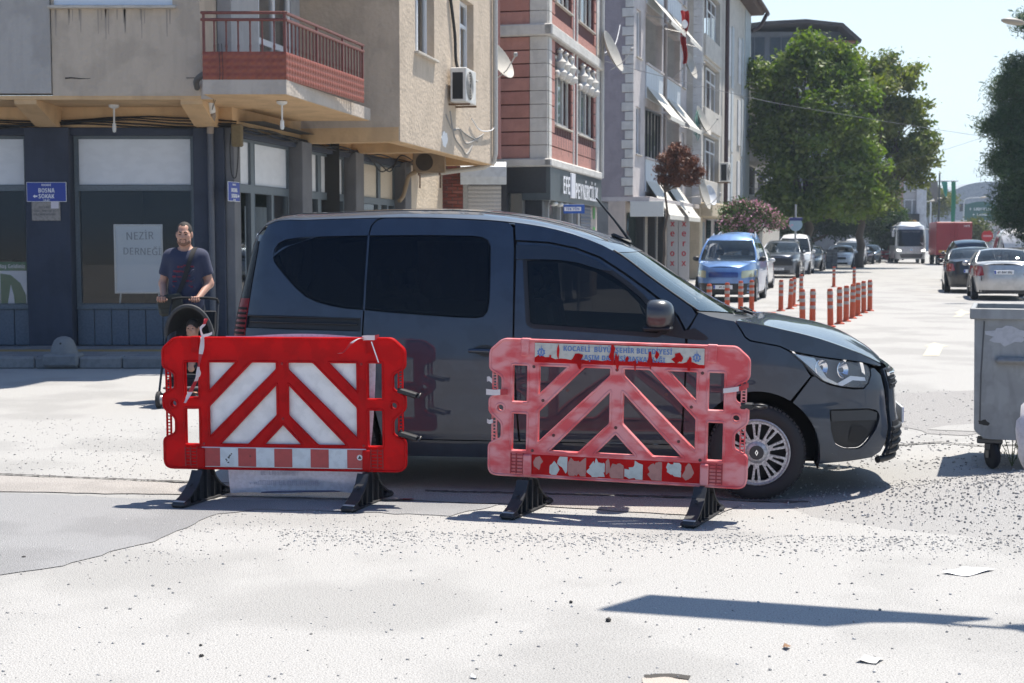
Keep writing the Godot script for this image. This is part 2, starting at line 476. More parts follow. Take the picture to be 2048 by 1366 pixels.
func build_ground():
	var sp = ramp_tex("asphalt_speckle", 61, 0.15, 4, 1024, 0.60, 1.16, 0.20, 0.66); var st = ramp_tex("asphalt_stain", 62, 0.005, 5, 1024, 0.86, 1.05, 0.3, 0.66)
	var bn = bump_tex("asphalt_n", 63, 0.16, 4, 1024, 6.0)
	var asphalt = mat("asphalt", C(0.372, 0.366, 0.352), 0.92, {"tex": sp, "uvs": 0.62, "nrm": bn, "nrms": 0.6, "detail": st, "duvs": 0.085})
	var mb = MB.new(); mb.quad(Vector3(-600, 0, 60), Vector3(900, 0, 60), Vector3(900, 0, -1500), Vector3(-600, 0, -1500), Vector3.UP); put("road", mb, asphalt, null, "structure")
	var coarse = ramp_tex("coarse_speckle", 64, 0.16, 3, 1024, 0.55, 1.22, 0.28, 0.64)
	sheet("grey_asphalt_patch", jag(gs([-500, 1260, -200, 1195, 0, 1151, 120, 1133, 200, 1113, 300, 1084, 360, 1062, 398, 1042, 440, 1028, 520, 1020, 700, 1024, 900, 1032, 1000, 1010, 700, 1003, 400, 1000, 250, 998, 100, 990, 0, 987, -500, 975]), 0.012, 0.08, 3), 0.004, mat("asphalt_dark", C(0.31, 0.31, 0.312), 0.92, {"tex": coarse, "uvs": 0.7, "nrm": bn, "nrms": 0.9, "detail": st, "duvs": 0.12}))
	sheet("trench_infill", jag(gs([-600, 942, 0, 952, 330, 966, 800, 980, 1200, 992, 1430, 1002, 1480, 1012, 1440, 1030, 1400, 1034, 1000, 1008, 700, 1000, 330, 990, 0, 984, -600, 968]), 0.012, 0.1, 4), 0.006, mat("trench_fill", C(0.385, 0.36, 0.335), 0.95, {"tex": coarse, "uvs": 0.5, "nrm": bn, "nrms": 0.7, "detail": st, "duvs": 0.2}))
	sheet("gravel_area", jag(gs([1560, 812, 1700, 790, 1800, 786, 2300, 770, 2300, 880, 1980, 872, 1850, 868, 1790, 855, 1700, 850]), 0.06, 0.2, 5), 0.004, mat("gravel_ground", C(0.34, 0.33, 0.32), 0.95, {"tex": coarse, "uvs": 0.6, "nrm": bn, "nrms": 1.0}))
	sheet("dusty_patch", jag(gs([1850, 860, 2010, 842, 2300, 828, 2300, 868, 1990, 866]), 0.04, 0.2, 6), 0.008, asphalt)
	var seam = mat("seam_dark", C(0.10, 0.095, 0.09), 0.95, {"tex": coarse, "uvs": 1.5})
	for e in [[[-600, 942, 0, 950, 150, 957, 330, 964, 700, 978], 7, 3], [[850, 984, 1100, 990, 1400, 997, 1500, 1003, 1780, 1010], 6, 9], [[1790, 892, 1880, 886, 1960, 893, 2100, 890], 5, 10]]:
		var P = gs(e[0]); var up = []; var dn = []; var rg = rng_of(e[2])
		for i in P.size() - 1:
			for k in 40:
				var q = P[i].lerp(P[i + 1], k / 40.0); up.append(q + Vector3(0, 0, -0.012 - 0.025 * rg.randf())); dn.append(q + Vector3(0, 0, 0.008 + 0.025 * rg.randf()))
		dn.reverse(); sheet("road_seam", up + dn, 0.010, seam)
	sheet("broken_edge", jag(gs([1288, 1351, 1340, 1348, 1381, 1353, 1378, 1361, 1340, 1356, 1290, 1358]), 0.003, 0.02, 12), 0.004, mat("crack_dark", C(0.05, 0.045, 0.04), 0.9))
	sheet("concrete_patch", jag(gs([1288, 1359, 1340, 1357, 1376, 1362, 1390, 1420, 1270, 1420]), 0.004, 0.03, 13), 0.005, mat("concrete_patch", C(0.42, 0.37, 0.32), 0.9, {"tex": coarse, "uvs": 1.2}))
	var faint = mat("worn_marking", C(0.47, 0.44, 0.36), 0.9, {"tex": sp, "uvs": 0.6})
	for e in [[1845, 1890, 1868, 712, 690], [1905, 1935, 1922, 634, 624]]:
		sheet("road_marking", gs([e[0], e[3], e[0] + 12, e[4] + 4, e[0] + 4, e[4] + 3, e[2], e[4] - 5, e[1] + 8, e[4] + 3, e[1] - 4, e[4] + 4, e[1] - 12, e[3]]), 0.004, faint)
	# gravel heap and loose stones
	var hm = MB.new(); hm.grid(60, 46, func(u, v): var x = lerpf(0.9, 7.2, u); var z = lerpf(-10.6, -6.6, v); return Vector3(x, mound(x, z) - 0.002, z))
	put("gravel_heap", hm, mat("gravel_ground2", C(0.37, 0.362, 0.35), 0.95, {"tex": coarse, "uvs": 0.8, "nrm": bn, "nrms": 1.0}), null, "structure")
	var rk = rock_mesh(4); var rm = mat("stone", C(1, 1, 1), 0.9, {"vcol": true}); var rg = rng_of(21); var xs = []; var cs = []
	var add = func(p: Vector3, s: float):
		var b = Basis(Vector3.UP, rg.randf() * TAU) * Basis(Vector3.RIGHT, rg.randf() * 0.8)
		xs.append(Transform3D(b.scaled(Vector3.ONE * s), p + Vector3(0, s * 0.12, 0))); var v = lerpf(0.20, 0.52, rg.randf()); cs.append(Color(v, v * 0.97, v * 0.93))
	for i in 9000:
		var x = 3.9 + 0.95 * rg.randfn(); var z = -8.6 + 0.55 * rg.randfn(); add.call(Vector3(x, mound(x, z), z), 0.006 + 0.014 * pow(rg.randf(), 3.0))
	for i in 2000:   # swept band in front of the barriers
		var px = rg.randf_range(560, 2100); var py = 1066 + 22 * absf(rg.randfn()) + (px - 1200) * 0.012; add.call(g(px, py), 0.006 + 0.012 * pow(rg.randf(), 3.0))
	for i in 2200:   # between the barriers' feet and on the dark patch
		var px = rg.randf_range(-100, 1500); var py = rg.randf_range(985, 1085); if px < 420: py = rg.randf_range(985, 1130)
		add.call(g(px, py), 0.006 + 0.010 * rg.randf() * rg.randf())
	for i in 1500: add.call(g(rg.randf_range(1560, 2200), rg.randf_range(780, 940)), 0.012 + 0.022 * rg.randf() * rg.randf())
	for i in 900: add.call(g(rg.randf_range(-100, 420), rg.randf_range(835, 985)), 0.008 + 0.012 * rg.randf() * rg.randf())
	for i in 520: add.call(g(rg.randf_range(-50, 2100), rg.randf_range(1080, 1366)), 0.005 + 0.014 * pow(rg.randf(), 3.0))
	multi("loose_gravel", rk, rm, xs, cs)
	for e in [[1217, 1240, 0.032, "largest dark pebble beside the tip of the long shadow"], [1142, 1204, 0.022, "dark pebble left of the long shadow's tip"], [403, 1311, 0.022, "dark pebble alone on the pale road at lower left"], [402, 1290, 0.015, "small dark pebble just above the lower left one"], [47, 1114, 0.022, "dark pebble on the grey asphalt patch at the left edge"]]:
		var o = solo("pebble", rk, mat("pebble_dark", C(0.06, 0.055, 0.05), 0.9), e[3], "stone", "single pebbles"); o.position = g(e[0], e[1], e[2] * 0.2); o.scale = Vector3.ONE * e[2]; o.rotation.y = e[0]
	# pavement along the shop front, round the corner
	var pv = mat("pavement", C(0.22, 0.22, 0.22), 0.9, {"tex": grime(), "uvs": 0.8, "nrm": bn, "nrms": 0.4}); var base = Vector3(-4.02, 0, -20.3); var u = UA.normalized(); var n = u.cross(Vector3.UP)
	var cz = -18.34; var c1 = base + n * 1.3
	var edge = [Vector3(-16, 0, cz), Vector3(-3.3, 0, cz), Vector3(-2.75, 0, -18.7), c1 + u * 0.5, c1 + u * 13.0, base + u * 13.0 - n * 2.0, Vector3(-16, 0, -22.0)]
	var pm = MB.new(); var L = []
	for p in edge: L.append(Vector2(p.x, p.z))
	pm.prism([L], -0.138, 0.0, Transform3D(Basis(Vector3.RIGHT, Vector3(0, 0, 1), Vector3.DOWN), Vector3.ZERO)); var pav = put("pavement", pm, pv, null, "structure")
	var kb = [plain("kerb_a", C(0.24, 0.235, 0.225), 0.85, {"tex": grime(), "uvs": 1.4}), plain("kerb_b", C(0.20, 0.20, 0.195), 0.85, {"tex": grime(), "uvs": 1.1})]
	var rk2 = rng_of(31); var x = -15.9; var i = 0
	while x < -3.3:
		var w = 0.56 + 0.02 * rk2.randf(); var km = MB.new(); km.cbox(Vector3(x + w * 0.5, 0.075, cz + 0.055), Vector3(w - 0.012, 0.152, 0.17), 0.018, Basis(Vector3.RIGHT, 0.02 * rk2.randfn())); put("kerb_stone", km, kb[i % 2], pav); x += w; i += 1
	for k in 22:
		var a = Vector3(-2.75, 0, -18.7).lerp(c1 + u * 11.0, k / 22.0); var b = Vector3(-2.75, 0, -18.7).lerp(c1 + u * 11.0, (k + 1) / 22.0); var km = MB.new(); km.cbox(Vector3.ZERO, Vector3(a.distance_to(b) - 0.012, 0.152, 0.17), 0.018); var ko = put("kerb_stone", km, kb[k % 2], pav); ko.position = (a + b) * 0.5 + Vector3(0, 0.075, 0); ko.rotation.y = atan2(-(b - a).z, (b - a).x)
	var tm = [plain("paver_a", C(0.19, 0.19, 0.195), 0.85), plain("paver_b", C(0.23, 0.225, 0.22), 0.85)]; var ty = plain("paver_yellow", C(0.33, 0.22, 0.07), 0.8)
	for r in 5:
		for c in 30:
			var px = -12.0 + c * 0.4 + 0.2 * (r % 2); if px > -3.6: continue
			var q = MB.new(); q.cbox(Vector3(px, 0.144, cz - 0.24 - r * 0.355), Vector3(0.392, 0.024, 0.347), 0.006); put("paving_tile", q, ty if r == 2 else tm[(c * 7 + r * 3) % 2], pav)
	var bo = thing("concrete_bollard", "rounded concrete parking bollard with a dark hole standing on the kerb", "bollard", Vector3(-5.88, 0.13, cz + 0.02))
	var bm = MB.new(); bm.cbox(Vector3(0, -0.02, 0.03), Vector3(0.46, 0.17, 0.34), 0.03); put("base", bm, kb[1], bo)
	bm = MB.new(); bm.lathe([Vector2(0.185, 0.05), Vector2(0.165, 0.12), Vector2(0.145, 0.18), Vector2(0.12, 0.235), Vector2(0.08, 0.27), Vector2(0.03, 0.285), Vector2(0, 0.287)], 24); put("dome", bm, kb[1], bo)
	bm = MB.new(); bm.lathe([Vector2(0.014, 0), Vector2(0.014, 0.006), Vector2(0, 0.006)], 12, Transform3D(Basis(Vector3.RIGHT, PI * 0.42), Vector3(0.0, 0.2, 0.135))); put("hole", bm, mat("crack_dark", C(0.05, 0.045, 0.04), 0.9), bo)
func fr(root: Node3D, o: Vector3, dir: Vector3) -> Transform3D:   # a wall's own axes: x along it, y up, z out of it
	var x = Vector3(dir.x, 0, dir.z).normalized()
	return Transform3D(Basis(x, Vector3.UP, x.cross(Vector3.UP)), o - root.position)
func part(called, mb, m, root, f: Transform3D, kind = "") -> MeshInstance3D:
	var o = put(called, mb, m, root, kind); o.transform = f; return o
func wall(called, root, f, x0, y0, x1, y1, holes, th, m) -> MeshInstance3D:
	var mb = MB.new(); var L = [rect(x0 + 0.004, y0, x1 - 0.004, y1)]
	for h in holes: L.append(rect(h[0], h[1], h[2], h[3]))
	mb.prism(L, -th, 0.0)
	return part(called, mb, m, root, f)
func slab(called, root, f, lo: Vector3, hi: Vector3, m, ch := 0.01) -> MeshInstance3D:
	var mb = MB.new(); mb.cbox((lo + hi) * 0.5, (hi - lo).abs(), ch)
	return part(called, mb, m, root, f)
func window(root, f, x0, y0, x1, y1, o = {}) -> MeshInstance3D:
	# a frame with bars at the given shares of its width and height, panes, a curtain behind and a sill
	var z = o.get("z", -0.09); var fw = o.get("fw", 0.06)
	var vs = [x0]; for s in o.get("v", []): vs.append(lerpf(x0, x1, s))
	vs.append(x1)
	var hs = [y0]; for s in o.get("h", []): hs.append(lerpf(y0, y1, s))
	hs.append(y1)
	var L = [rect(x0, y0, x1, y1)]; var holes = []
	for i in vs.size() - 1:
		for j in hs.size() - 1:
			var a = fw if i == 0 else fw * 0.5; var b = fw if i == vs.size() - 2 else fw * 0.5
			var c = fw if j == 0 else fw * 0.5; var d = fw if j == hs.size() - 2 else fw * 0.5
			var h = [vs[i] + a, hs[j] + c, vs[i + 1] - b, hs[j + 1] - d]
			holes.append(h); L.append(rect(h[0], h[1], h[2], h[3]))
	var mb = MB.new(); mb.prism(L, z - 0.05, z)
	mb.lip(L, z, 0.006, Transform3D(), 4)
	var w = part(o.get("name", "window"), mb, o.get("frame", mat("upvc_white", C(0.72, 0.74, 0.76), 0.35)), root, f)
	for h in holes:
		var p = MB.new(); p.quad(Vector3(h[0], h[1], z - 0.03), Vector3(h[2], h[1], z - 0.03), Vector3(h[2], h[3], z - 0.03), Vector3(h[0], h[3], z - 0.03), Vector3(0, 0, 1))
		put("pane", p, o.get("glass", glass()), w)
	if o.has("curtain"):
		var cm = MB.new(); var n = int((x1 - x0) / 0.05)
		cm.grid(maxi(n, 4), 1, func(u, v): return Vector3(lerpf(x0, x1, u), lerpf(y0, y1, v), z - 0.16 + 0.025 * sin(u * (x1 - x0) * 40.0)))
		put("curtain", cm, o.curtain, w)
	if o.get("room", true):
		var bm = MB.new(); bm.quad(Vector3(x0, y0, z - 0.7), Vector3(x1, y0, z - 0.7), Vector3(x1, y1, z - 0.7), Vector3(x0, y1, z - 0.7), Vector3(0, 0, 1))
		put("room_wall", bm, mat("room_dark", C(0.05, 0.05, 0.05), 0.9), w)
	if o.get("sill", true):
		var sm = MB.new(); sm.cbox(Vector3((x0 + x1) * 0.5, y0 - 0.025, -0.03), Vector3(x1 - x0 + 0.12, 0.04, 0.22), 0.006)
		put("sill", sm, o.get("sillm", wall_mat("sill_marble", C(0.5, 0.46, 0.4))), w)
	return w
func dish(parent_pos: Vector3, dirv: Vector3, r: float, label: String, wallp: Vector3, col = C(0.36, 0.34, 0.30)):
	var t = thing("satellite_dish", label, "satellite dish", parent_pos, 0.0, "satellite dishes on the facades")
	var d = dirv.normalized(); var b = Basis.looking_at(-d, Vector3.UP)
	var X = Transform3D(b * Basis(Vector3.RIGHT, PI / 2), Vector3.ZERO)
	var mb = MB.new(); var prof = []
	for i in 7:
		var q = i / 6.0; prof.append(Vector2(r * q, r * 0.28 * q * q - r * 0.28))
	mb.lathe(prof, 28, X); 
	mb.lathe([Vector2(r, 0), Vector2(r + 0.012, 0.0), Vector2(r, -0.015)], 28, X)
	put("reflector", mb, plain("dish_%d" % int(col.r * 100), col, 0.55, {"tex": grime(), "uvs": 0.8}), t)
	var a = MB.new(); var tip = d * r * 0.95 + Vector3(0, -r * 0.35, 0)
	var metal = mat("galvanised", C(0.42, 0.42, 0.42), 0.4, {"metal": 0.5})
	a.tube([Vector3(0, -r * 0.8, 0) - d * 0.1, Vector3(0, -r * 0.75, 0) + d * r * 0.4, tip], 0.014, 6)
	put("feed_arm", a, metal, t)
	var l = MB.new(); l.cbox(tip + Vector3(0, 0.02, 0), Vector3(0.09, 0.09, 0.11), 0.02); put("receiver_head", l, mat("lnb", C(0.3, 0.3, 0.3), 0.5), t)
	var m = MB.new(); m.tube([-d * r * 0.28, -d * (r * 0.28 + 0.1), wallp - parent_pos], 0.02, 6); put("bracket", m, metal, t)
	return t
func air_conditioner(pos: Vector3, xdir: Vector3, label: String, w := 0.8, h := 0.56, dp := 0.3, col = C(0.62, 0.61, 0.58)):
	# xdir: along the front; the front looks along xdir x up
	var t = thing("air_conditioner", label, "air conditioner", pos, 0.0, "air conditioner units on the facades")
	var f = fr(t, pos, xdir)
	var cm = plain("ac_shell_%d" % int(col.r * 100), col, 0.45, {"tex": grime(), "uvs": 0.9})
	var s = MB.new()
	s.cbox(Vector3(0, h * 0.5, -dp * 0.5), Vector3(w, h, dp), 0.015); part("casing", s, cm, t, f)
	var fan = MB.new(); var c = Vector2(-w * 0.14, h * 0.5); var R = h * 0.42
	fan.prism([circle(c, R, 28)], 0.0, 0.004); part("fan_opening", fan, mat("fan_dark", C(0.015, 0.014, 0.014), 0.8), t, f)
	for k in 5:
		var rr = R * (1.0 - k * 0.19); var g2 = MB.new(); var p = []
		for i in 25: p.append(Vector3(c.x + cos(TAU * i / 24) * rr, c.y + sin(TAU * i / 24) * rr, 0.012))
		g2.tube(p, 0.004, 4, false); part("guard_ring", g2, cm, t, f)
	var si = MB.new(); si.bbox(Vector3(-w * 0.5 - 0.004, 0.05, -dp * 0.85), Vector3(-w * 0.5 - 0.001, h - 0.09, -dp * 0.2)); part("coil_side", si, mat("coil_dark", C(0.012, 0.013, 0.014), 0.7), t, f)
	var b = MB.new()
	for e in [-0.32, 0.32]:
		b.bbox(Vector3(e * w - 0.015, -0.05, -dp - 0.12), Vector3(e * w + 0.015, -0.015, 0.04)); b.bbox(Vector3(e * w - 0.014, -0.3, -dp - 0.12), Vector3(e * w + 0.014, -0.05, -dp - 0.09))
		part("wall_bracket", b, mat("rusty_steel", C(0.16, 0.09, 0.05), 0.8, {"tex": grime(), "uvs": 2.0}), t, f); b = MB.new()
	return t
func cable(called, pts: Array, r: float, m, label, cat := "cable", group := "", sag := 0.0, parent = null):
	var P = []
	for i in pts.size() - 1:
		var k = 14 if sag > 0.0 else 6
		for j in k:
			var t = float(j) / k; P.append(pts[i].lerp(pts[i + 1], t) - Vector3(0, sag * 4.0 * t * (1 - t), 0))
	P.append(pts[pts.size() - 1])
	if sag == 0.0 and pts.size() > 2: P = smooth(pts, 5, false)
	var mb = MB.new(); mb.tube(P, r, 5)
	if parent: return put(called, mb, m, parent)
	return solo(called, mb, m, label, cat, group)

const UA := Vector3(0.2, 0, -0.98)
func build_corner_building():
	var base = Vector3(-4.02, 0, -20.3)
	var t = thing("corner_building", "beige apartment block on the street corner with shuttered ground floor shop and red balcony", "building", base)
	var beige = wall_mat("render_beige", C(0.50, 0.41, 0.315))
	var grey = wall_mat("render_grey", C(0.40, 0.37, 0.335))
	var peach = wall_mat("peach_paint", C(0.60, 0.40, 0.215), {"nrms": 0.2})
	var slate = wall_mat("slate_paint", C(0.045, 0.053, 0.075), {"nrms": 0.15})
	var slate2 = wall_mat("grey_pillar_paint", C(0.15, 0.15, 0.155), {"nrms": 0.15})
	var frame = plain("grey_green_frame", C(0.125, 0.15, 0.165), 0.45)
	var board = plain("blue_grey_board", C(0.10, 0.125, 0.155), 0.5)
	var white = plain("white_panel", C(0.66, 0.67, 0.68), 0.5, {"tex": ramp_tex("panelwear", 41, 0.012, 5, 512, 0.95, 1.01), "uvs": Vector3(0.5, 0.9, 0.5)})
	var shopglass = mat("shop_glass", C(0.008, 0.010, 0.012), 0.015, {"alpha": 0.2})
	var A = fr(t, Vector3(0, 0, -20.3), Vector3.RIGHT)       # front: x as in the world
	var S = fr(t, base, UA)                                   # street side
	# ---- ground floor, front
	for p in [[-12.2, -11.5], [-9.95, -9.3], [-6.99, -6.35]]:
		slab("pillar", t, A, Vector3(p[0], 0.13, -0.45), Vector3(p[1], 3.29, 0.10), slate, 0.012)
	slab("corner_pillar", t, A, Vector3(-4.58, 0.13, -0.42), Vector3(-4.13, 3.29, 0.08), slate, 0.012)
	slab("corner_pillar", t, A, Vector3(-4.13, 0.13, -0.45), Vector3(-4.00, 3.29, 0.02), slate2, 0.008)
	for b in [[-11.5, -9.95], [-9.3, -6.99], [-6.35, -4.58]]:
		slab("lintel", t, A, Vector3(b[0], 3.18, -0.3), Vector3(b[1], 3.29, 0.03), slate, 0.006)
		var x0 = b[0] + 0.01; var x1 = b[1] - 0.01
		var w = MB.new(); w.prism([rect(x0, 0.70, x1, 3.18), rect(x0 + 0.06, 2.47, x1 - 0.06, 3.14), rect(x0 + 0.06, 0.75, x1 - 0.06, 2.39)], -0.17, -0.09)
		w.lip([rect(x0 + 0.06, 2.47, x1 - 0.06, 3.14), rect(x0 + 0.06, 0.75, x1 - 0.06, 2.39)], -0.09, 0.008)
		var wo = part("shop_window", w, frame, t, A)
		var pm = MB.new(); pm.cbox(Vector3((x0 + x1) * 0.5, 2.805, -0.135), Vector3(x1 - x0 - 0.12, 0.67, 0.02), 0.004); put("white_panel", pm, white, wo)
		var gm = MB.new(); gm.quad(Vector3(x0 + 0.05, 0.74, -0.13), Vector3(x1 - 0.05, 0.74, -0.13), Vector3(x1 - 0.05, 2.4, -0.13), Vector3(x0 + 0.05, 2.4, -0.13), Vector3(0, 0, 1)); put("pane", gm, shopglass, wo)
		var n = int(round((x1 - x0) / 0.245))
		var bw = (x1 - x0) / n
		for i in n:
			slab("board", t, A, Vector3(x0 + i * bw + 0.004, 0.15, -0.16), Vector3(x0 + (i + 1) * bw - 0.004, 0.675, -0.085), board, 0.008)
		slab("window_ledge", t, A, Vector3(x0, 0.672, -0.18), Vector3(x1, 0.702, -0.06), frame, 0.006)
	slab("beam_face", t, A, Vector3(-12.2, 3.292, -0.35), Vector3(-4.02, 3.64, 0.0), peach, 0.004)
	# shop room
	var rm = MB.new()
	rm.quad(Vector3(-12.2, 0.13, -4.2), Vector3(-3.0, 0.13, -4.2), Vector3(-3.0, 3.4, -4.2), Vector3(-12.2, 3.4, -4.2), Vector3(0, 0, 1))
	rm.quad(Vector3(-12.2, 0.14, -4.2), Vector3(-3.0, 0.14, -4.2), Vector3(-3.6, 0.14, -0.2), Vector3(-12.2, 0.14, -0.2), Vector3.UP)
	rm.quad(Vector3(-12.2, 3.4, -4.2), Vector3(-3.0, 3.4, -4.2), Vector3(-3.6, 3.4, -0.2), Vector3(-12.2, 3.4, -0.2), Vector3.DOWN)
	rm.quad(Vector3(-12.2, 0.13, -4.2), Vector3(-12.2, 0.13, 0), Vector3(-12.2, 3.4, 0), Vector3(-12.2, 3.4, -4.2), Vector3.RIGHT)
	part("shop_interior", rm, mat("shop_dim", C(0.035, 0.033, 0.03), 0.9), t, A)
	for e in [[-5.9, 1.3, 0.5], [-5.1, 1.0, 0.7], [-7.8, 2.1, 0.9], [-9.0, 1.2, 0.6]]:
		slab("cupboard", t, A, Vector3(e[0], 0.15, -3.8), Vector3(e[0] + e[2], 0.15 + e[1], -3.3), mat("cupboard", C(0.09, 0.07, 0.05), 0.6), 0.01)
	# ---- ground floor, street side
	var bays = [[0.06, 2.42, [0.80, 0.96]], [2.94, 5.22, [3.80, 3.96]], [5.75, 8.46, [7.30, 7.46]]]
	for p in [[2.46, 2.92], [5.26, 5.73], [8.5, 8.95]]:
		slab("pillar", t, S, Vector3(p[0], 0.13, -0.4), Vector3(p[1], 3.27, 0.16), slate2, 0.012)
	slab("lintel", t, S, Vector3(0.06, 3.17, -0.3), Vector3(9.0, 3.29, 0.05), slate, 0.006)
	slab("beam_face", t, S, Vector3(0.0, 3.292, -0.35), Vector3(12.0, 3.64, 0.0), peach, 0.004)
	slab("end_wall", t, S, Vector3(8.95, 0.13, -0.4), Vector3(12.0, 3.292, 0.04), wall_mat("render_cream", C(0.56, 0.47, 0.36)), 0.01)
	for b in bays:
		var x0 = b[0]; var x1 = b[1]; var m0 = b[2][0]; var m1 = b[2][1]
		var w = MB.new(); var L = [rect(x0, 0.2, x1, 3.17), rect(x0 + 0.04, 2.5, m0, 3.13), rect(m1, 2.5, x1 - 0.04, 3.13), rect(x0 + 0.05, 0.9, m0, 2.38), rect(m1, 0.9, (m1 + x1) * 0.5 - 0.05, 2.38), rect((m1 + x1) * 0.5 + 0.05, 0.9, x1 - 0.05, 2.38)]
		w.prism(L, -0.14, -0.06); w.lip(L.slice(1), -0.06, 0.008)
		var wo = part("shop_window", w, frame, t, S)
		var third = b[0] > 5.0
		for e in [[x0 + 0.03, m0 + 0.01], [m1 - 0.01, x1 - 0.03]]:
			var pm = MB.new(); pm.cbox(Vector3((e[0] + e[1]) * 0.5, 2.815, -0.105), Vector3(e[1] - e[0], 0.65, 0.02), 0.004); put("white_panel", pm, plain("cream_panel", C(0.60, 0.52, 0.40), 0.5) if third else white, wo)
		if third:
			var pm = MB.new(); pm.prism([rect(x0 + 0.02, 2.5, x0 + 0.62, 3.13), rect(x0 + 0.1, 2.58, x0 + 0.54, 3.05)], -0.09, -0.05); pm.bbox(Vector3(x0 + 0.1, 2.58, -0.085), Vector3(x0 + 0.54, 3.05, -0.08)); put("brown_panel", pm, mat("brown_wood", C(0.075, 0.04, 0.02), 0.6, {"tex": fine(), "uvs": Vector3(4, 0.6, 4)}), wo)
		var gm = MB.new(); gm.quad(Vector3(x0 + 0.04, 0.89, -0.1), Vector3(x1 - 0.04, 0.89, -0.1), Vector3(x1 - 0.04, 2.39, -0.1), Vector3(x0 + 0.04, 2.39, -0.1), Vector3(0, 0, 1)); put("pane", gm, shopglass, wo)
		var cm = MB.new(); cm.grid(24, 1, func(u, v): return Vector3(lerpf(m1 + 0.3, x1 - 0.2, u), lerpf(0.9, 2.2, v), -0.35 + 0.03 * sin(u * 40.0))); put("curtain", cm, mat("net_curtain", C(0.32, 0.36, 0.38), 0.9), wo)
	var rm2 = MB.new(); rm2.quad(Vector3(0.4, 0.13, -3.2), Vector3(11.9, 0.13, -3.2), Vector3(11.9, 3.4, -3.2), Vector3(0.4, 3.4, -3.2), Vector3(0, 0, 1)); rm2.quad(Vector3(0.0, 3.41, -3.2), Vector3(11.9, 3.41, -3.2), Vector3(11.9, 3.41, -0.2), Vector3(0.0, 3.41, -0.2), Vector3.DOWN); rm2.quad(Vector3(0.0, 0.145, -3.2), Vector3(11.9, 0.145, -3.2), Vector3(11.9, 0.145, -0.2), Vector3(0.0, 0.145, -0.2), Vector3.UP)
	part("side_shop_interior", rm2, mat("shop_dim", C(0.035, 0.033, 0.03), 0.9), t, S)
	# ---- upper floors, front: overhang at z = -19.2
	var fx = Vector3(0, 0, -19.2)
	var U = fr(t, fx, Vector3.RIGHT)
	var wl = [-6.25, 4.84, -4.55, 6.2]
	wall("upper_wall", t, U, -6.24, 3.63, -4.22, 11.4, [[-6.20, 4.84, -4.59, 6.2], [-6.1, 8.0, -4.6, 9.4]], 0.25, beige)
	wall("upper_wall", t, U, -12.2, 3.66, -6.243, 11.4, [[-10.5, 4.84, -8.9, 6.2]], 0.25, grey).position.z += 0.03
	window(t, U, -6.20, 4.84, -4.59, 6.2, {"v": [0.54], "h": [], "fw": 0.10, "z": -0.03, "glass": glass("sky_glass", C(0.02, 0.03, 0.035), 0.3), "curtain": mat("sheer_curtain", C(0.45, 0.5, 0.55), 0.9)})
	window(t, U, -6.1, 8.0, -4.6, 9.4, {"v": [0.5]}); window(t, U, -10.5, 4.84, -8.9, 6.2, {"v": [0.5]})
	slab("soffit", t, U, Vector3(-12.2, 3.58, -1.12), Vector3(-4.22, 3.635, -0.012), peach, 0.004)
	for x in [-6.62, -4.36, -9.8]:
		var br = MB.new(); br.prism([V2([-1.1, 3.29, -1.1, 3.585, -0.03, 3.585, -0.03, 3.52, -0.85, 3.29])], -0.15, 0.15, Transform3D(Basis(Vector3(0, 0, 1), Vector3.UP, Vector3(-1, 0, 0)), Vector3(x, 0, 0)))
		part("haunch", br, peach, t, U)
	wall("return_wall", t, fr(t, Vector3(-4.226, 0, -19.2), Vector3(0, 0, -1)), 0.26, 3.63, 1.1, 11.4, [], 0.2, beige)
	# ---- walls behind the balcony
	wall("recess_wall", t, fr(t, Vector3(0, 0, -20.3), Vector3.RIGHT), -4.22, 3.64, -4.02, 11.4, [], 0.2, wall_mat("render_pale", C(0.40, 0.40, 0.40)))
	wall("recess_wall", t, S, 0.0, 3.64, 2.9, 11.4, [[1.05, 3.95, 2.45, 6.0]], 0.2, wall_mat("render_pale", C(0.40, 0.40, 0.40)))
	window(t, S, 1.05, 3.95, 2.45, 6.0, {"name": "balcony_door", "v": [0.5], "h": [0.36], "z": -0.03, "fw": 0.09, "sill": false})
	# ---- the projecting box over the street side
	var n = UA.normalized().cross(Vector3.UP)
	var u = UA.normalized()
	var Pi = base + u * 2.84
	var Po = Pi + n * 1.68
	var Bf = fr(t, Pi, n); var Bs = fr(t, Po, u)
	wall("box_front_wall", t, Bf, -0.2, 3.272, 1.68, 11.4, [], 0.2, beige)
	var wins = []
	for y in [4.84, 8.0]:
		wins.append([0.95, y, 2.2, y + 1.45]); wins.append([4.1, y, 5.25, y + 1.45])
	wall("box_side_wall", t, Bs, 0.0, 3.272, 7.2, 11.4, wins, 0.25, beige)
	for w in wins: window(t, Bs, w[0], w[1], w[2], w[3], {"v": [0.5], "h": [0.68] if w[0] > 3.0 else [], "z": -0.14, "fw": 0.07, "curtain": mat("sheer_curtain2", C(0.4, 0.42, 0.42), 0.9)})
	slab("edge_beam", t, Bs, Vector3(0.01, 3.27, -0.24), Vector3(7.19, 3.52, -0.002), peach, 0.004).position.y -= 0.012
	slab("cross_beam", t, Bf, Vector3(0.0, 3.262, -0.22), Vector3(1.66, 3.5, 0.004), peach, 0.004)
	slab("cross_beam", t, Bf, Vector3(0.0, 3.262, -2.9), Vector3(1.66, 3.5, -2.65), peach, 0.004)
	slab("cross_beam", t, Bf, Vector3(0.0, 3.262, -7.15), Vector3(1.66, 3.5, -6.9), peach, 0.004)
	slab("box_soffit", t, Bf, Vector3(-0.05, 3.5, -7.15), Vector3(1.64, 3.6, -0.03), peach, 0.004)
	wall("box_end_wall", t, fr(t, Po + u * 7.2, -n), 0.0, 3.272, 1.9, 11.4, [], 0.2, beige)
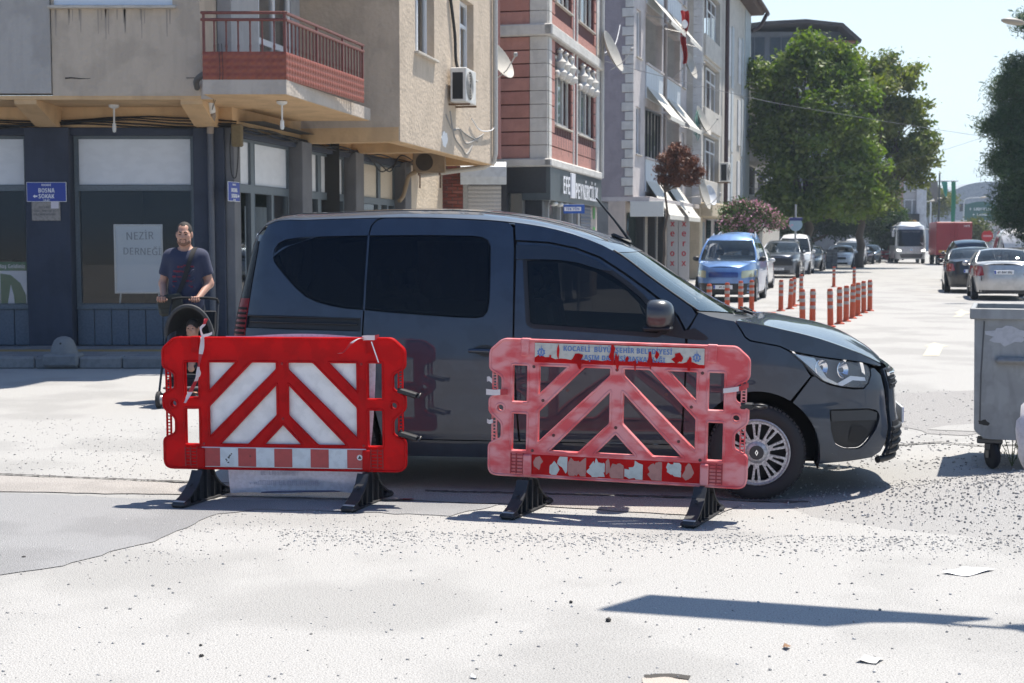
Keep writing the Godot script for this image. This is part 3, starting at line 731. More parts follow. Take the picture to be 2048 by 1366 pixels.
	slab("roof_slab", t, A, Vector3(-12.4, 11.4, -14.0), Vector3(-3.0, 11.65, 1.9), grey, 0.02)
	slab("roof_slab", t, Bs, Vector3(-0.1, 11.41, -8.0), Vector3(7.3, 11.66, 0.3), grey, 0.02)
	wall("rear_wall", t, fr(t, base + u * 12.0, -n), 0.0, 0.1, 8.0, 11.4, [], 0.2, grey)
	# patched plaster and cracks stand a little proud of the wall
	var pt = MB.new(); var rg = rng_of(5); var pp = []
	for i in 14: pp.append(Vector2(2.92 + cos(TAU * i / 14) * (0.16 + 0.10 * rg.randf()), 3.52 + sin(TAU * i / 14) * (0.1 + 0.07 * rg.randf())))
	pt.prism([smooth(pp, 3)], 0.0, 0.006); part("plaster_patch", pt, mat("plaster_white", C(0.75, 0.74, 0.72), 0.9), t, Bs)
	for c in [[3.0, 3.95, 3.5, 3.72, 4.0, 3.78, 4.5, 3.55, 5.3, 3.66, 6.1, 3.84], [3.3, 4.05, 3.6, 3.62, 4.2, 3.45, 4.6, 3.34, 5.1, 3.55], [4.1, 3.78, 4.6, 3.72, 5.6, 3.66]]:
		var cm = MB.new(); var P = []
		for q in V2(c): P.append(Vector3(q.x, q.y, 0.002))
		cm.tube(smooth(P, 3, false), 0.02, 4); part("crack_filler", cm, mat("filler_grey", C(0.26, 0.25, 0.235), 0.9), t, Bs)
	for c in [[-6.06, 3.865, -5.98, 3.872, -5.86, 3.86, -5.72, 3.862], [-4.42, 3.87, -4.26, 3.872]]:
		var cm = MB.new(); var P = []
		for q in V2(c): P.append(Vector3(q.x, q.y, 0.002))
		cm.tube(P, [0.012, 0.010, 0.007, 0.003] if P.size() == 4 else 0.005, 5); part("broken_plaster", cm, mat("crack_dark", C(0.05, 0.045, 0.04), 0.9), t, U)
	var rs = rng_of(15)
	for k in 22:
		var x = rs.randf_range(-6.2, -4.6); var L = rs.randf_range(0.08, 0.42); var w = rs.randf_range(0.006, 0.016); var sm = MB.new(); sm.prism([V2([x - w, 4.79, x + w, 4.79, x + w * 0.3, 4.79 - L, x - w * 0.3, 4.79 - L])], 0.0, 0.002); part("drip_stain", sm, mat("stain_soft", C(0.33, 0.28, 0.23), 0.9), t, U)
	# ---- balconies: the first floor's in full, the ones above for their shade
	var red = plain("balcony_red", C(0.25, 0.062, 0.032), 0.45, {"tex": grime(), "uvs": 0.8})
	var redr = plain("railing_red", C(0.17, 0.05, 0.035), 0.4)
	var conc = wall_mat("balcony_edge", C(0.46, 0.40, 0.34))
	var q0 = Vector3(-4.06, 0, -18.57); var q1 = Vector3(-2.962, 0, -18.57); var q2 = Vector3(-2.262, 0, -21.67)
	for lv in [0.0, 3.15, 6.3]:
		var y0 = 3.585 + lv
		var poly = V2([q0.x, q0.z, q1.x, q1.z, q2.x, q2.z - 0.9, -3.6, -22.6, -4.02, -20.3, -4.22, -20.3, -4.22, -19.2, -4.06, -19.2])
		var X = Transform3D(Basis(Vector3.RIGHT, Vector3(0, 0, 1), Vector3.DOWN), -base)
		var sb = MB.new(); sb.prism([poly], -(y0 + 0.19), -(y0 + 0.002), X); part("balcony_slab", sb, conc, t, Transform3D())
		var so = MB.new(); so.prism([Array(Geometry2D.offset_polygon(PackedVector2Array(poly), -0.02)[0])], -(y0 + 0.03), -(y0 - 0.006), X); part("balcony_soffit", so, peach, t, Transform3D())
		for seg in [[q0, q1], [q1, q2]]:
			var f = fr(t, seg[0], seg[1] - seg[0]); var L = seg[0].distance_to(seg[1])
			var pm = MB.new(); var ya = y0 + 0.19; var yb = y0 + 0.555
			var nt = int(L / 0.095)
			pm.grid(nt * 4, 16, func(a, b): return Vector3(a * L, lerpf(ya, yb, b), -0.005 + 0.016 * absf(sin(a * nt * PI)) * absf(sin(b * 4 * PI))))
			pm.bbox(Vector3(0, ya, -0.03), Vector3(L, yb, -0.008))
			part("balcony_panel", pm, red, t, f)
			if lv > 0.0: continue
			var nb = int(round(L / (0.152 if L < 2.0 else 0.132)))
			for i in nb + 1:
				var bm = MB.new(); var x = clampf(L * i / nb, 0.02, L - 0.02)
				var big = i == 0 or i == nb or (L > 2.0 and (i == int(nb * 0.4) or i == int(nb * 0.74)))
				if big: bm.cbox(Vector3(x, (yb + 4.66) * 0.5, -0.02), Vector3(0.034, 4.66 - yb, 0.034), 0.004)
				else: bm.lathe([Vector2(0.012, yb), Vector2(0.014, yb + 0.05), Vector2(0.017, yb + 0.07), Vector2(0.012, yb + 0.1), Vector2(0.012, 4.50), Vector2(0.016, 4.53), Vector2(0.012, 4.57)], 8, Transform3D(Basis(), Vector3(x, 0, -0.02)))
				part("baluster", bm, redr, t, f)
			for yy in [[4.555, 0.035], [4.645, 0.035]]:
				var rl = MB.new(); rl.cbox(Vector3(L * 0.5, yy[0], -0.02), Vector3(L + 0.04, yy[1], 0.05), 0.008); part("handrail", rl, redr, t, f)
	# ---- services
	var dark = mat("cable_black", C(0.02, 0.02, 0.02), 0.7); var nth = ["topmost", "second", "third", "fourth", "lowest"]
	var pipe = plain("pipe_grey", C(0.10, 0.105, 0.12), 0.5)
	var pm2 = MB.new(); pm2.tube([Vector3(-4.31, 0.2, 0.14), Vector3(-4.31, 3.2, 0.14)], 0.045, 12); solo("downpipe", pm2, pipe, "grey vertical downpipe on the dark pillar at the building's corner", "pipe").transform = Transform3D(Basis(), Vector3(0, 0, -20.3))
	var el = MB.new(); el.tube([Vector3(-4.31, 3.2, -20.16), Vector3(-4.30, 3.32, -20.13), Vector3(-4.22, 3.42, -19.9), Vector3(-4.20, 3.46, -19.75)], [0.05, 0.05, 0.05, 0.055], 10); solo("pipe_elbow", el, plain("pipe_rust", C(0.30, 0.24, 0.19), 0.6), "beige elbow joining the corner downpipe to the flexible hose", "pipe")
	var wc = MB.new(); wc.tube([Vector3(-4.20, 3.46, -19.75), Vector3(-4.22, 3.60, -19.68)], 0.062, 12); solo("hose_coupling", wc, mat("coupling_white", C(0.6, 0.6, 0.58), 0.5), "white coupling on the drain hose under the balcony", "coupling")
	var hs = MB.new(); hs.tube(smooth([Vector3(-4.22, 3.58, -19.7), Vector3(-4.28, 3.68, -19.4), Vector3(-4.24, 3.80, -19.0), Vector3(-4.08, 3.87, -18.75), Vector3(-3.97, 3.86, -18.60)], 5, false), 0.04, 10); solo("drain_hose", hs, mat("hose_grey", C(0.09, 0.09, 0.09), 0.6), "curved grey drain hose hanging out below the red balcony", "hose")
	for e in [[Vector3(-5.62, 0, -19.95), 3.58], [Vector3(-3.15, 0, -19.35), 3.57]]:
		var lt = thing("lamp_holder", "white pendant lamp holder %s" % ("under the overhang beside the window above the whiteboard" if e[0].x < -5 else "under the red balcony's soffit"), "lamp", Vector3(e[0].x, e[1], e[0].z), 0.0, "pendant lamp holders")
		var c1 = MB.new(); c1.lathe([Vector2(0, 0), Vector2(0.075, 0), Vector2(0.07, -0.03), Vector2(0.03, -0.05), Vector2(0.0, -0.052)], 16); put("ceiling_rose", c1, mat("lamp_white", C(0.62, 0.62, 0.6), 0.5), lt)
		var c2 = MB.new(); c2.tube([Vector3(0, -0.04, 0), Vector3(0.0, -0.26, 0)], 0.014, 6); put("cord", c2, mat("lamp_white", C(0.6, 0.6, 0.6), 0.5), lt)
		var c3 = MB.new(); c3.lathe([Vector2(0.0, -0.25), Vector2(0.026, -0.26), Vector2(0.03, -0.34), Vector2(0.022, -0.38), Vector2(0, -0.385)], 12); put("socket", c3, mat("lamp_white", C(0.6, 0.6, 0.6), 0.5), lt)
	# cables along the top of the shop front
	var rg3 = rng_of(8)
	for k in 5:
		var P = []
		for i in 15:
			var x = lerpf(-8.2, -3.95, i / 14.0)
			P.append(Vector3(x, 3.40 - 0.026 * k + 0.035 * sin(x * 2.1 + k * 0.5) + 0.015 * rg3.randf(), -20.26 + 0.03 * (k % 3)))
		cable("wall_cable", P, 0.009 + 0.004 * rg3.randf(), dark, nth[k] + " black cable of the bundle strung above the front shop window", "cable", "cables above the shop front")
	for k in 4:
		var P = []
		for i in 16:
			var x = lerpf(0.1, 9.4, i / 15.0)
			var dip = 0.28 * exp(-pow((x - 6.0 - k * 0.5) / 0.7, 2)) if k > 1 else 0.0
			P.append(base + u * x + n * (0.07 + 0.02 * k) + Vector3(0, 3.26 + 0.04 * sin(x * 1.7 + k * 2.0) + 0.04 * rg3.randf() - dip + (0.15 * exp(-pow((x - 8.2) / 0.6, 2)) if k == 3 else 0.0), 0))
		cable("wall_cable", P, 0.010 + 0.004 * rg3.randf(), dark, nth[k] + " black cable of the bundle sagging along the shop's street side", "cable", "cables along the street side shop front")
	var jb = MB.new(); jb.cbox(Vector3(-3.93, 3.17, -20.18), Vector3(0.15, 0.32, 0.16), 0.02); solo("junction_box", jb, plain("box_brown", C(0.16, 0.12, 0.06), 0.8, {"tex": grime(), "uvs": 3.0}), "weathered brown junction box at the top of the corner pillar", "box")
	cable("loose_cable", [Vector3(-4.03, 3.2, -20.22), Vector3(-4.04, 2.95, -20.2), Vector3(-4.02, 2.62, -20.2), Vector3(-3.96, 2.58, -20.2), Vector3(-3.93, 2.8, -20.2), Vector3(-3.92, 3.02, -20.2)], 0.008, dark, "loop of black cable hanging from the junction box on the corner pillar")
	for e in [[-3.82, 4.14, 3.86], [-3.78, 4.14, 3.9]]:
		cable("thin_wire", [Vector3(e[0] - 0.02, e[1] + 0.1, -18.55), Vector3(e[0] - 0.01, 3.8, -18.55), Vector3(e[0] - 0.15, 3.66, -18.9), Vector3(-4.18, 3.48, -19.7)], 0.004, dark, ("left" if e[0] < -3.8 else "right") + " one of two thin wires hanging from the balcony to the drain hose", "wire", "wires below the balcony")
	# street side pipes, cables and units
	var dp = MB.new(); var px = Po + u * 6.95 + n * 0.07
	dp.tube([px + Vector3(0, 11.0, 0), px + Vector3(0, 3.5, 0), px + Vector3(0, 3.33, 0) - n * 0.03, px + Vector3(0, 3.22, 0) - n * 0.25, base + u * 9.6 + n * 0.15 + Vector3(0, 3.05, 0)], 0.055, 10); solo("rainwater_pipe", dp, plain("pipe_white", C(0.52, 0.50, 0.46), 0.5), "pale rainwater pipe down the far edge of the beige upper wall", "pipe")
	cable("black_cable", [Po + u * 3.2 + n * 0.03 + Vector3(0, 6.2, 0), Po + u * 3.5 + n * 0.05 + Vector3(0, 5.5, 0), Po + u * 3.6 + n * 0.05 + Vector3(0, 5.0, 0), Po + u * 3.9 + n * 0.06 + Vector3(0, 4.8, 0)], 0.03, dark, "thick black cable coming down to the white air conditioner")
	air_conditioner(Po + u * 3.5 + n * 0.36 + Vector3(0, 4.2, 0), u, "white air conditioner unit under the beige block's street side window", 0.8, 0.62, 0.30)
	air_conditioner(at(858, 345, 28.6), Vector3.RIGHT, "old brown stained air conditioner tucked under the beige block's overhang", 0.66, 0.42, 0.3, C(0.26, 0.19, 0.12))
	cable("pipe_lagging", [at(832, 344, 28.5), at(818, 352, 28.5), at(812, 372, 28.5), at(806, 392, 28.5), at(798, 402, 28.4)], 0.045, plain("lagging", C(0.32, 0.24, 0.15), 0.9), "beige lagged pipe dropping from the old air conditioner", "pipe")
	cable("white_wire", [Po + u * 4.9 + n * 0.04 + Vector3(0, 4.05, 0), Po + u * 5.6 + n * 0.05 + Vector3(0, 3.88, 0), Po + u * 6.6 + n * 0.05 + Vector3(0, 3.95, 0), Po + u * 6.9 + n * 0.06 + Vector3(0, 4.05, 0)], 0.012, mat("wire_white", C(0.6, 0.6, 0.6), 0.6), "white wire curving across the cracked wall towards the rainwater pipe", "wire")
	dish(at(1000, 118, 30.6), Vector3(0.55, 0.35, 0.3), 0.46, "large cream satellite dish between the beige block and the pink building", Po + u * 7.1 + Vector3(0, 5.2, 0))
	# ---- signs on the pillars
	sign_plate("street_sign", "blue street name sign BOSNA SOKAK on the dark front pillar", Transform3D(Basis(), Vector3(-6.672, 2.366, -20.17)), 0.57, 0.28, [["KOCAELİ", 0.028, 0.098, 0.0], ["BOSNA", 0.06, 0.02, 0.0], ["SOKAK", 0.06, -0.062, 0.0], ["( 38-40 )", 0.022, -0.118, 0.0]], -0.16)
	sign_plate("street_sign", "blue street name sign on the corner pillar's street side", Transform3D(fr(t, base, UA).basis, base + u * -0.13 + n * 0.06 + Vector3(0, 2.37, 0)), 0.42, 0.28, [["KOCAELİ", 0.024, 0.098, 0.0], ["BOSNA", 0.055, 0.02, 0.0], ["SOKAK", 0.055, -0.062, 0.0], ["( 38-40 )", 0.02, -0.118, 0.0]], 0.15)
	var nb2 = thing("notice_plate", "weathered pale metal notice plate below the street sign", "sign", Vector3(-6.69, 2.09, -20.185))
	var np = MB.new(); np.cbox(Vector3.ZERO, Vector3(0.41, 0.27, 0.01), 0.004); put("plate", np, plain("plate_worn", C(0.30, 0.27, 0.24), 0.7, {"tex": ramp_tex("wornplate", 42, 0.02, 5, 256, 0.8, 1.08), "uvs": 3.0}), nb2)
	for k in 3: print_line(nb2, Transform3D(Basis(), Vector3(-0.02, 0.055 - 0.05 * k, 0.006)), [0.16, 0.3, 0.32][k], 0.028, [6, 13, 14][k], mat("faded_ink", C(0.16, 0.15, 0.15), 0.8), 6 + k)
	var stk = MB.new(); stk.box(Vector3(0.13, 0.09, 0.008), Vector3(0.11, 0.1, 0.003)); put("sticker", stk, mat("sticker_white", C(0.6, 0.55, 0.58), 0.5), nb2)
	# ---- whiteboard on its easel behind the glass, and the green poster
	var wb = thing("whiteboard_easel", "whiteboard with handwriting NEZİR DERNEĞİ on an easel behind the shop window", "whiteboard", Vector3(-5.52, 0.14, -20.75))
	var b1 = MB.new(); b1.cbox(Vector3(0, 1.26, 0), Vector3(0.70, 1.0, 0.02), 0.004); put("board", b1, mat("board_white", C(0.74, 0.78, 0.79), 0.25, {"emit": C(0, 0, 0)}), wb)
	var b2 = MB.new(); b2.prism([rect(-0.36, 0.75, 0.36, 1.77), rect(-0.335, 0.775, 0.335, 1.745)], 0.0, 0.022); put("frame", b2, mat("aluminium", C(0.5, 0.5, 0.5), 0.35, {"metal": 0.8}), wb)
	for s in [-1, 1]:
		var lg = MB.new(); lg.tube([Vector3(s * 0.28, 0.77, -0.02), Vector3(s * 0.36, 0.0, 0.02)], 0.014, 8); put("leg", lg, mat("aluminium", C(0.5, 0.5, 0.5), 0.35, {"metal": 0.8}), wb)
	var ink = mat("marker_grey", C(0.36, 0.38, 0.39), 0.7)
	letter("NEZİR", 0.11, ink, wb, Vector3(0.02, 1.60, 0.014), Basis(Vector3(0, 0, 1), 0.03), "handwriting", "Droid Sans", false)
	letter("DERNEĞİ", 0.10, ink, wb, Vector3(0.05, 1.37, 0.014), Basis(Vector3(0, 0, 1), -0.02), "handwriting", "Droid Sans", false)
	var po = thing("welcome_poster", "green and white welcome poster leaning inside the left shop window", "poster", Vector3(-7.29, 0.75, -20.52))
	var p1 = MB.new(); p1.cbox(Vector3(0, 0.3, 0), Vector3(0.42, 0.62, 0.012), 0.003); put("sheet", p1, mat("poster_white", C(0.72, 0.73, 0.75), 0.5), po)
	var p2 = MB.new(); p2.bbox(Vector3(-0.21, 0.48, 0.006), Vector3(0.21, 0.61, 0.0085)); put("header", p2, mat("poster_green", C(0.015, 0.13, 0.05), 0.5), po)
	letter("Hoş Geldiniz", 0.055, mat("sign_white", C(0.75, 0.75, 0.75), 0.5), po, Vector3(-0.03, 0.545, 0.010), Basis(), "lettering", "Droid Sans", true, 0.85)
	var p3 = MB.new(); var lf = V2([-0.2, 0.44, -0.05, 0.42, 0.09, 0.30, 0.17, 0.12, 0.17, 0.0, 0.0, 0.0, -0.01, 0.12, -0.05, 0.28, -0.08, 0.12, -0.10, 0.0, -0.2, 0.0]); p3.prism([lf], 0.006, 0.0085); put("leaf_emblem", p3, mat("poster_green", C(0.015, 0.13, 0.05), 0.5), po)

func sign_plate(called, label, x: Transform3D, w, h, lines, arrow):
	var t = thing(called, label, "sign", x.origin, 0.0, "blue street name signs")
	t.basis = x.basis
	var a = MB.new(); a.cbox(Vector3.ZERO, Vector3(w, h, 0.008), 0.003); put("border", a, mat("sign_white", C(0.75, 0.75, 0.75), 0.5), t)
	var b = MB.new(); b.cbox(Vector3(0, 0, 0.003), Vector3(w - 0.014, h - 0.014, 0.008), 0.002); put("plate", b, mat("sign_blue", C(0.018, 0.045, 0.28), 0.45), t)
	for l in lines: letter(l[0], l[1], mat("sign_white", C(0.75, 0.75, 0.75), 0.5), t, Vector3(l[3], l[2], 0.010), Basis(), "lettering", "Droid Sans", true, 0.85)
	var m = MB.new(); var s = signf(arrow); var c = Vector2(arrow, -0.062)
	m.prism([[c + Vector2(0.035 * s, 0), c + Vector2(0.005 * s, 0.025), c + Vector2(0.005 * s, 0.01), c + Vector2(-0.03 * s, 0.01), c + Vector2(-0.03 * s, -0.01), c + Vector2(0.005 * s, -0.01), c + Vector2(0.005 * s, -0.025)]], 0.007, 0.010)
	put("arrow", m, mat("sign_white", C(0.75, 0.75, 0.75), 0.5), t)
func row_pieces(called, root, f, x0, x1, y0, y1, rows, gap, th, mats_: Array, sd := 1, joint = null):
	# long boards or courses one above the other, proud of the wall
	var rg = rng_of(sd); var h = (y1 - y0) / rows
	for i in rows:
		var mb = MB.new(); mb.cbox(Vector3((x0 + x1) * 0.5, y0 + (i + 0.5) * h, th * 0.5), Vector3(x1 - x0, h - gap, th), 0.006)
		part(called, mb, mats_[rg.randi() % mats_.size()], root, f)
func shutter(root, f, x0, x1, y0, y1, m, pitch := 0.09):
	var mb = MB.new(); var n = int((y1 - y0) / pitch)
	for i in n:
		var y = y0 + i * (y1 - y0) / n; var h = (y1 - y0) / n
		for k in 4:
			var a = PI * k / 4.0; var b = PI * (k + 1) / 4.0
			mb.quad(Vector3(x0, y + h * k / 4.0, 0.022 * sin(a)), Vector3(x1, y + h * k / 4.0, 0.022 * sin(a)), Vector3(x1, y + h * (k + 1) / 4.0, 0.022 * sin(b)), Vector3(x0, y + h * (k + 1) / 4.0, 0.022 * sin(b)), Vector3(0, 0, 1))
	return part("roller_shutter", mb, m, root, f)
func awning(root, f, x0, x1, y0, y1, out, m):
	# cloth stretched from the wall at y1 out and down to y0, with a hanging hem
	var mb = MB.new(); var n = 16
	mb.grid(n, 5, func(u, v): return Vector3(lerpf(x0, x1, u), lerpf(y1, y0, v) - 0.03 * sin(v * PI) , out * v + 0.012 * sin(u * 30.0) * v))
	mb.grid(n, 1, func(u, v): return Vector3(lerpf(x0, x1, u), y0 - 0.16 * v, out + 0.012 * sin(u * 30.0)))
	var a = part("awning", mb, m, root, f)
	for x in [x0 + 0.03, x1 - 0.03]:
		var t = MB.new(); t.tube([Vector3(x, y0 + (y1 - y0) * 0.2, 0.0), Vector3(x, y0, out)], 0.015, 5); put("arm", t, mat("galvanised", C(0.42, 0.42, 0.42), 0.4, {"metal": 0.5}), a)
	return a

func build_street_buildings():
	var u = UA.normalized(); var n = u.cross(Vector3.UP); var base = Vector3(-4.02, 0, -20.3)
	# ---- the low shop between the corner block and the pink house
	var p0 = Vector3(-1.75, 0, -32.4)
	var t = thing("brick_shop", "low shop with a red brick pier and a ribbed metal shutter beside the beige block", "shop", p0)
	var f = fr(t, p0, Vector3.RIGHT)
	var bm = [plain("brick_red", C(0.25, 0.075, 0.055), 0.85), plain("brick_dark", C(0.19, 0.06, 0.045), 0.85), plain("brick_pale", C(0.30, 0.11, 0.085), 0.85)]
	slab("brick_pier", t, f, Vector3(0, 0, -0.4), Vector3(0.62, 3.45, -0.012), mat("mortar", C(0.16, 0.12, 0.105), 0.9), 0.004)
	var rg = rng_of(3)
	for r in 42:
		var x = -0.24 if r % 2 else -0.115
		while x < 0.60:
			var a = maxf(x, 0.0); var b = minf(x + 0.235, 0.62)
			if b - a > 0.04:
				var mb = MB.new(); mb.cbox(Vector3((a + b) * 0.5, 0.08 + r * 0.08, -0.004 + 0.004 * rg.randf()), Vector3(b - a - 0.006, 0.068, 0.03), 0.005)
				part("brick", mb, bm[rg.randi() % 3], t, f)
			x += 0.25
	slab("shutter_frame", t, f, Vector3(0.62, 0, -0.3), Vector3(0.74, 3.05, 0.0), plain("frame_pale", C(0.42, 0.42, 0.41), 0.6))
	shutter(t, f, 0.74, 1.5, 0.1, 2.95, plain("shutter_pale", C(0.50, 0.48, 0.46), 0.45))
	slab("shutter_frame", t, f, Vector3(1.5, 0, -0.3), Vector3(1.62, 3.05, 0.0), mat("frame_dark", C(0.02, 0.02, 0.022), 0.6))
	var aw = MB.new(); aw.prism([V2([-0.2, 3.0, 0.95, 2.93, 1.06, 3.1, 1.06, 3.32, 0.9, 3.42, -0.2, 3.5])], 0.60, 1.62, Transform3D(Basis(Vector3(0, 0, 1), Vector3.UP, Vector3.RIGHT), Vector3.ZERO)); part("shutter_canopy", aw, plain("canopy_blue_white", C(0.50, 0.54, 0.58), 0.5, {"tex": grime()}), t, f)
	slab("upper_wall", t, f, Vector3(-0.6, 3.45, -6.0), Vector3(1.02, 6.4, -0.5), wall_mat("render_beige", C(0.50, 0.41, 0.315)))
	for k in 5: slab("hanging_cloth", t, f, Vector3(0.82 + 0.03 * k, 3.9 + 0.36 * k, -0.48), Vector3(1.08 + 0.02 * k, 4.2 + 0.36 * k, -0.38), plain("cloth_%d" % (k % 3), [C(0.3, 0.08, 0.05), C(0.4, 0.38, 0.35), C(0.08, 0.09, 0.1)][k % 3], 0.9), 0.02)
	# ---- the pink house
	var ob = Vector3(0.838, 0, -34.0); var ub = Vector3(0.23, 0, -0.97).normalized(); var nb = ub.cross(Vector3.UP)
	t = thing("pink_house", "pink apartment house with white quoins above a dark fronted cheese shop", "building", ob)
	var pink = [wall_mat("pink_a", C(0.43, 0.205, 0.165)), wall_mat("pink_b", C(0.41, 0.19, 0.155)), wall_mat("pink_c", C(0.445, 0.22, 0.18))]
	var red = wall_mat("red_strip", C(0.25, 0.06, 0.05)); var groove = mat("groove_dark", C(0.10, 0.035, 0.03), 0.9)
	var trim = wall_mat("white_trim", C(0.58, 0.56, 0.52))
	var W = 6.5
	var side = fr(t, ob - nb * W, nb); var st = fr(t, ob, ub)
	wall("side_wall", t, side, 0, 3.47, W, 10.2, [], 0.25, groove); wall("street_wall", t, st, 0, 3.47, 7.2, 10.2, [[0.85, 4.55, 2.95, 6.3], [3.9, 4.55, 6.3, 6.3], [0.85, 7.55, 2.95, 9.2], [3.9, 7.55, 6.3, 9.2]], 0.25, groove)
	for e in [[3.66, 6.58], [6.86, 10.1]]:
		var rows = int(round((e[1] - e[0]) / 0.336))
		row_pieces("siding_board", t, side, W - 3.0, W - 0.42, e[0], e[1], rows, 0.03, 0.035, pink, 5)
		row_pieces("quoin_block", t, side, W - 0.41, W + 0.03, e[0], e[1], rows, 0.012, 0.05, [trim], 6)
		row_pieces("quoin_block", t, st, 0.052, 0.36, e[0], e[1], rows, 0.012, 0.05, [trim], 6)
		var y = e[0]; var h = (e[1] - e[0]) / rows
		for i in rows:
			for s in [[0.37, 0.83, 0.83], [0.37, 3.15, 9], [3.72, 6.62, 9]]:
				var wy0 = 4.5 if e[0] < 5 else 7.5
				var crosses = y + h > wy0 and y < wy0 + 1.85
				var segs = [[s[0], s[1]]]
				if s[2] < 5: continue
				if crosses: segs = [[s[0], 0.80 if s[0] < 1 else 3.86], [3.0 if s[0] < 1 else 6.35, s[1]]]
				for q in segs:
					if q[1] - q[0] > 0.03: slab("siding_board", t, st, Vector3(q[0], y + 0.015, 0), Vector3(q[1], y + h - 0.015, 0.035), pink[i % 3], 0.006)
			y += h
	slab("red_strip", t, st, Vector3(3.26, 3.66, 0), Vector3(3.62, 10.1, 0.02), red)
	for x in [3.15, 3.62, 6.63]: slab("white_strip", t, st, Vector3(x, 3.66, 0), Vector3(x + (0.11 if x < 6 else 0.5), 10.1, 0.06), trim)
	for e in [[3.46, 3.66, 0.14], [6.58, 6.86, 0.16]]:
		slab("string_course", t, side, Vector3(W - 3.2, e[0], -0.05), Vector3(W + e[2], e[1], e[2]), trim, 0.03)
		slab("string_course", t, st, Vector3(-e[2], e[0] + 0.004, -0.05), Vector3(7.25, e[1] + 0.004, e[2] + 0.004), trim, 0.03)
	for wn in [[0.85, 2.95], [3.9, 6.3]]:
		for y in [4.55, 7.55]:
			window(t, st, wn[0], y, wn[1], y + (1.75 if y < 5 else 1.65), {"v": [0.34, 0.67], "h": [], "z": -0.06, "fw": 0.09, "frame": trim, "curtain": mat("sheer_curtain", C(0.45, 0.5, 0.55), 0.9)})
		for k in 3:
			var x = lerpf(wn[0], wn[1], (k + 0.5) / 3.0); var ur = MB.new()
			ur.lathe([Vector2(0.0, 0), Vector2(0.16, 0.02), Vector2(0.2, 0.12), Vector2(0.1, 0.22), Vector2(0.13, 0.3), Vector2(0.17, 0.38), Vector2(0.08, 0.48), Vector2(0.05, 0.6), Vector2(0.1, 0.66), Vector2(0.0, 0.75)], 12, Transform3D(Basis(), Vector3(x, 5.72, 0.08)))
			ur.ball(Vector3(x - 0.22, 5.8, 0.06), Vector3(0.13, 0.09, 0.07), 8, 6); ur.ball(Vector3(x + 0.22, 5.8, 0.06), Vector3(0.13, 0.09, 0.07), 8, 6)
			part("carved_ornament", ur, trim, t, st)
		for k in 7: slab("drip_stain", t, st, Vector3(wn[0] + 0.1 + k * 0.32, 4.05 - 0.1 * (k % 3), 0.034), Vector3(wn[0] + 0.14 + k * 0.32, 4.48, 0.0375), mat("stain_dark", C(0.2, 0.14, 0.12), 0.9), 0.001)
	slab("roof_slab", t, st, Vector3(-0.3, 10.2, -8.0), Vector3(7.4, 10.45, 0.4), trim, 0.02)
	# shop below
	var dk = mat("fascia_dark", C(0.025, 0.028, 0.034), 0.35, {"tex": fine()}); var gy = mat("fascia_grey", C(0.065, 0.08, 0.088), 0.35, {"tex": grime()})
	slab("fascia_side", t, side, Vector3(W - 2.3, 2.83, -0.6), Vector3(W + 0.01, 3.45, 0.10), dk, 0.01)
	slab("fascia_street", t, st, Vector3(-0.09, 2.66, -0.6), Vector3(7.2, 3.452, 0.11), gy, 0.01)
	letter("EFE", 0.44, mat("letter_white", C(0.78, 0.78, 0.8), 0.4), t, st * Vector3(1.65, 3.07, 0.17), st.basis, "shop_lettering", "Droid Sans", true, 0.9)
	letter("PEYNİRCİLİK", 0.40, mat("letter_white", C(0.78, 0.78, 0.8), 0.4), t, st * Vector3(4.55, 2.98, 0.17), st.basis, "shop_lettering", "Droid Sans", true, 1.0)
	for k in 4: slab("logo_bar", t, st, Vector3(2.32 + 0.14 * k, 2.78, 0.115), Vector3(2.42 + 0.14 * k, 3.42, 0.17), mat("letter_white", C(0.78, 0.78, 0.8), 0.4), 0.01)
	for x in [W - 2.0, W - 1.35, W - 0.62]: slab("shop_mullion", t, side, Vector3(x, 0.1, -0.3), Vector3(x + 0.06, 2.83, -0.12), plain("alu_frame", C(0.35, 0.36, 0.37), 0.4))
	var sg = MB.new(); sg.quad(Vector3(W - 2.3, 0.1, -0.2), Vector3(W - 0.3, 0.1, -0.2), Vector3(W - 0.3, 2.83, -0.2), Vector3(W - 2.3, 2.83, -0.2), Vector3(0, 0, 1)); part("shop_glass", sg, glass("shop_glass2", C(0.02, 0.03, 0.03), 0.35), t, side)
	slab("corner_post", t, side, Vector3(W - 0.55, 0.1, -0.4), Vector3(W - 0.12, 2.83, -0.05), dk, 0.01)
	slab("shop_post", t, side, Vector3(W - 1.3, 0.1, -0.38), Vector3(W - 0.98, 2.83, -0.06), dk, 0.01)
	for x in [0.9, 2.4, 4.0]: slab("shop_mullion", t, st, Vector3(x, 0.1, -0.34), Vector3(x + 0.07, 2.66, -0.14), plain("alu_frame", C(0.35, 0.36, 0.37), 0.4))
	var sg2 = MB.new(); sg2.quad(Vector3(0, 0.1, -0.24), Vector3(4.4, 0.1, -0.24), Vector3(4.4, 2.66, -0.24), Vector3(0, 2.66, -0.24), Vector3(0, 0, 1)); part("shop_glass", sg2, glass("shop_glass2", C(0.02, 0.03, 0.03), 0.35), t, st)
	shutter(t, st, 4.4, 6.0, 0.1, 2.66, plain("shutter_blue", C(0.10, 0.11, 0.14), 0.5), 0.1)
	slab("end_post", t, st, Vector3(6.0, 0.1, -0.4), Vector3(7.2, 2.66, -0.02), wall_mat("shop_pink", C(0.50, 0.42, 0.36)), 0.01)
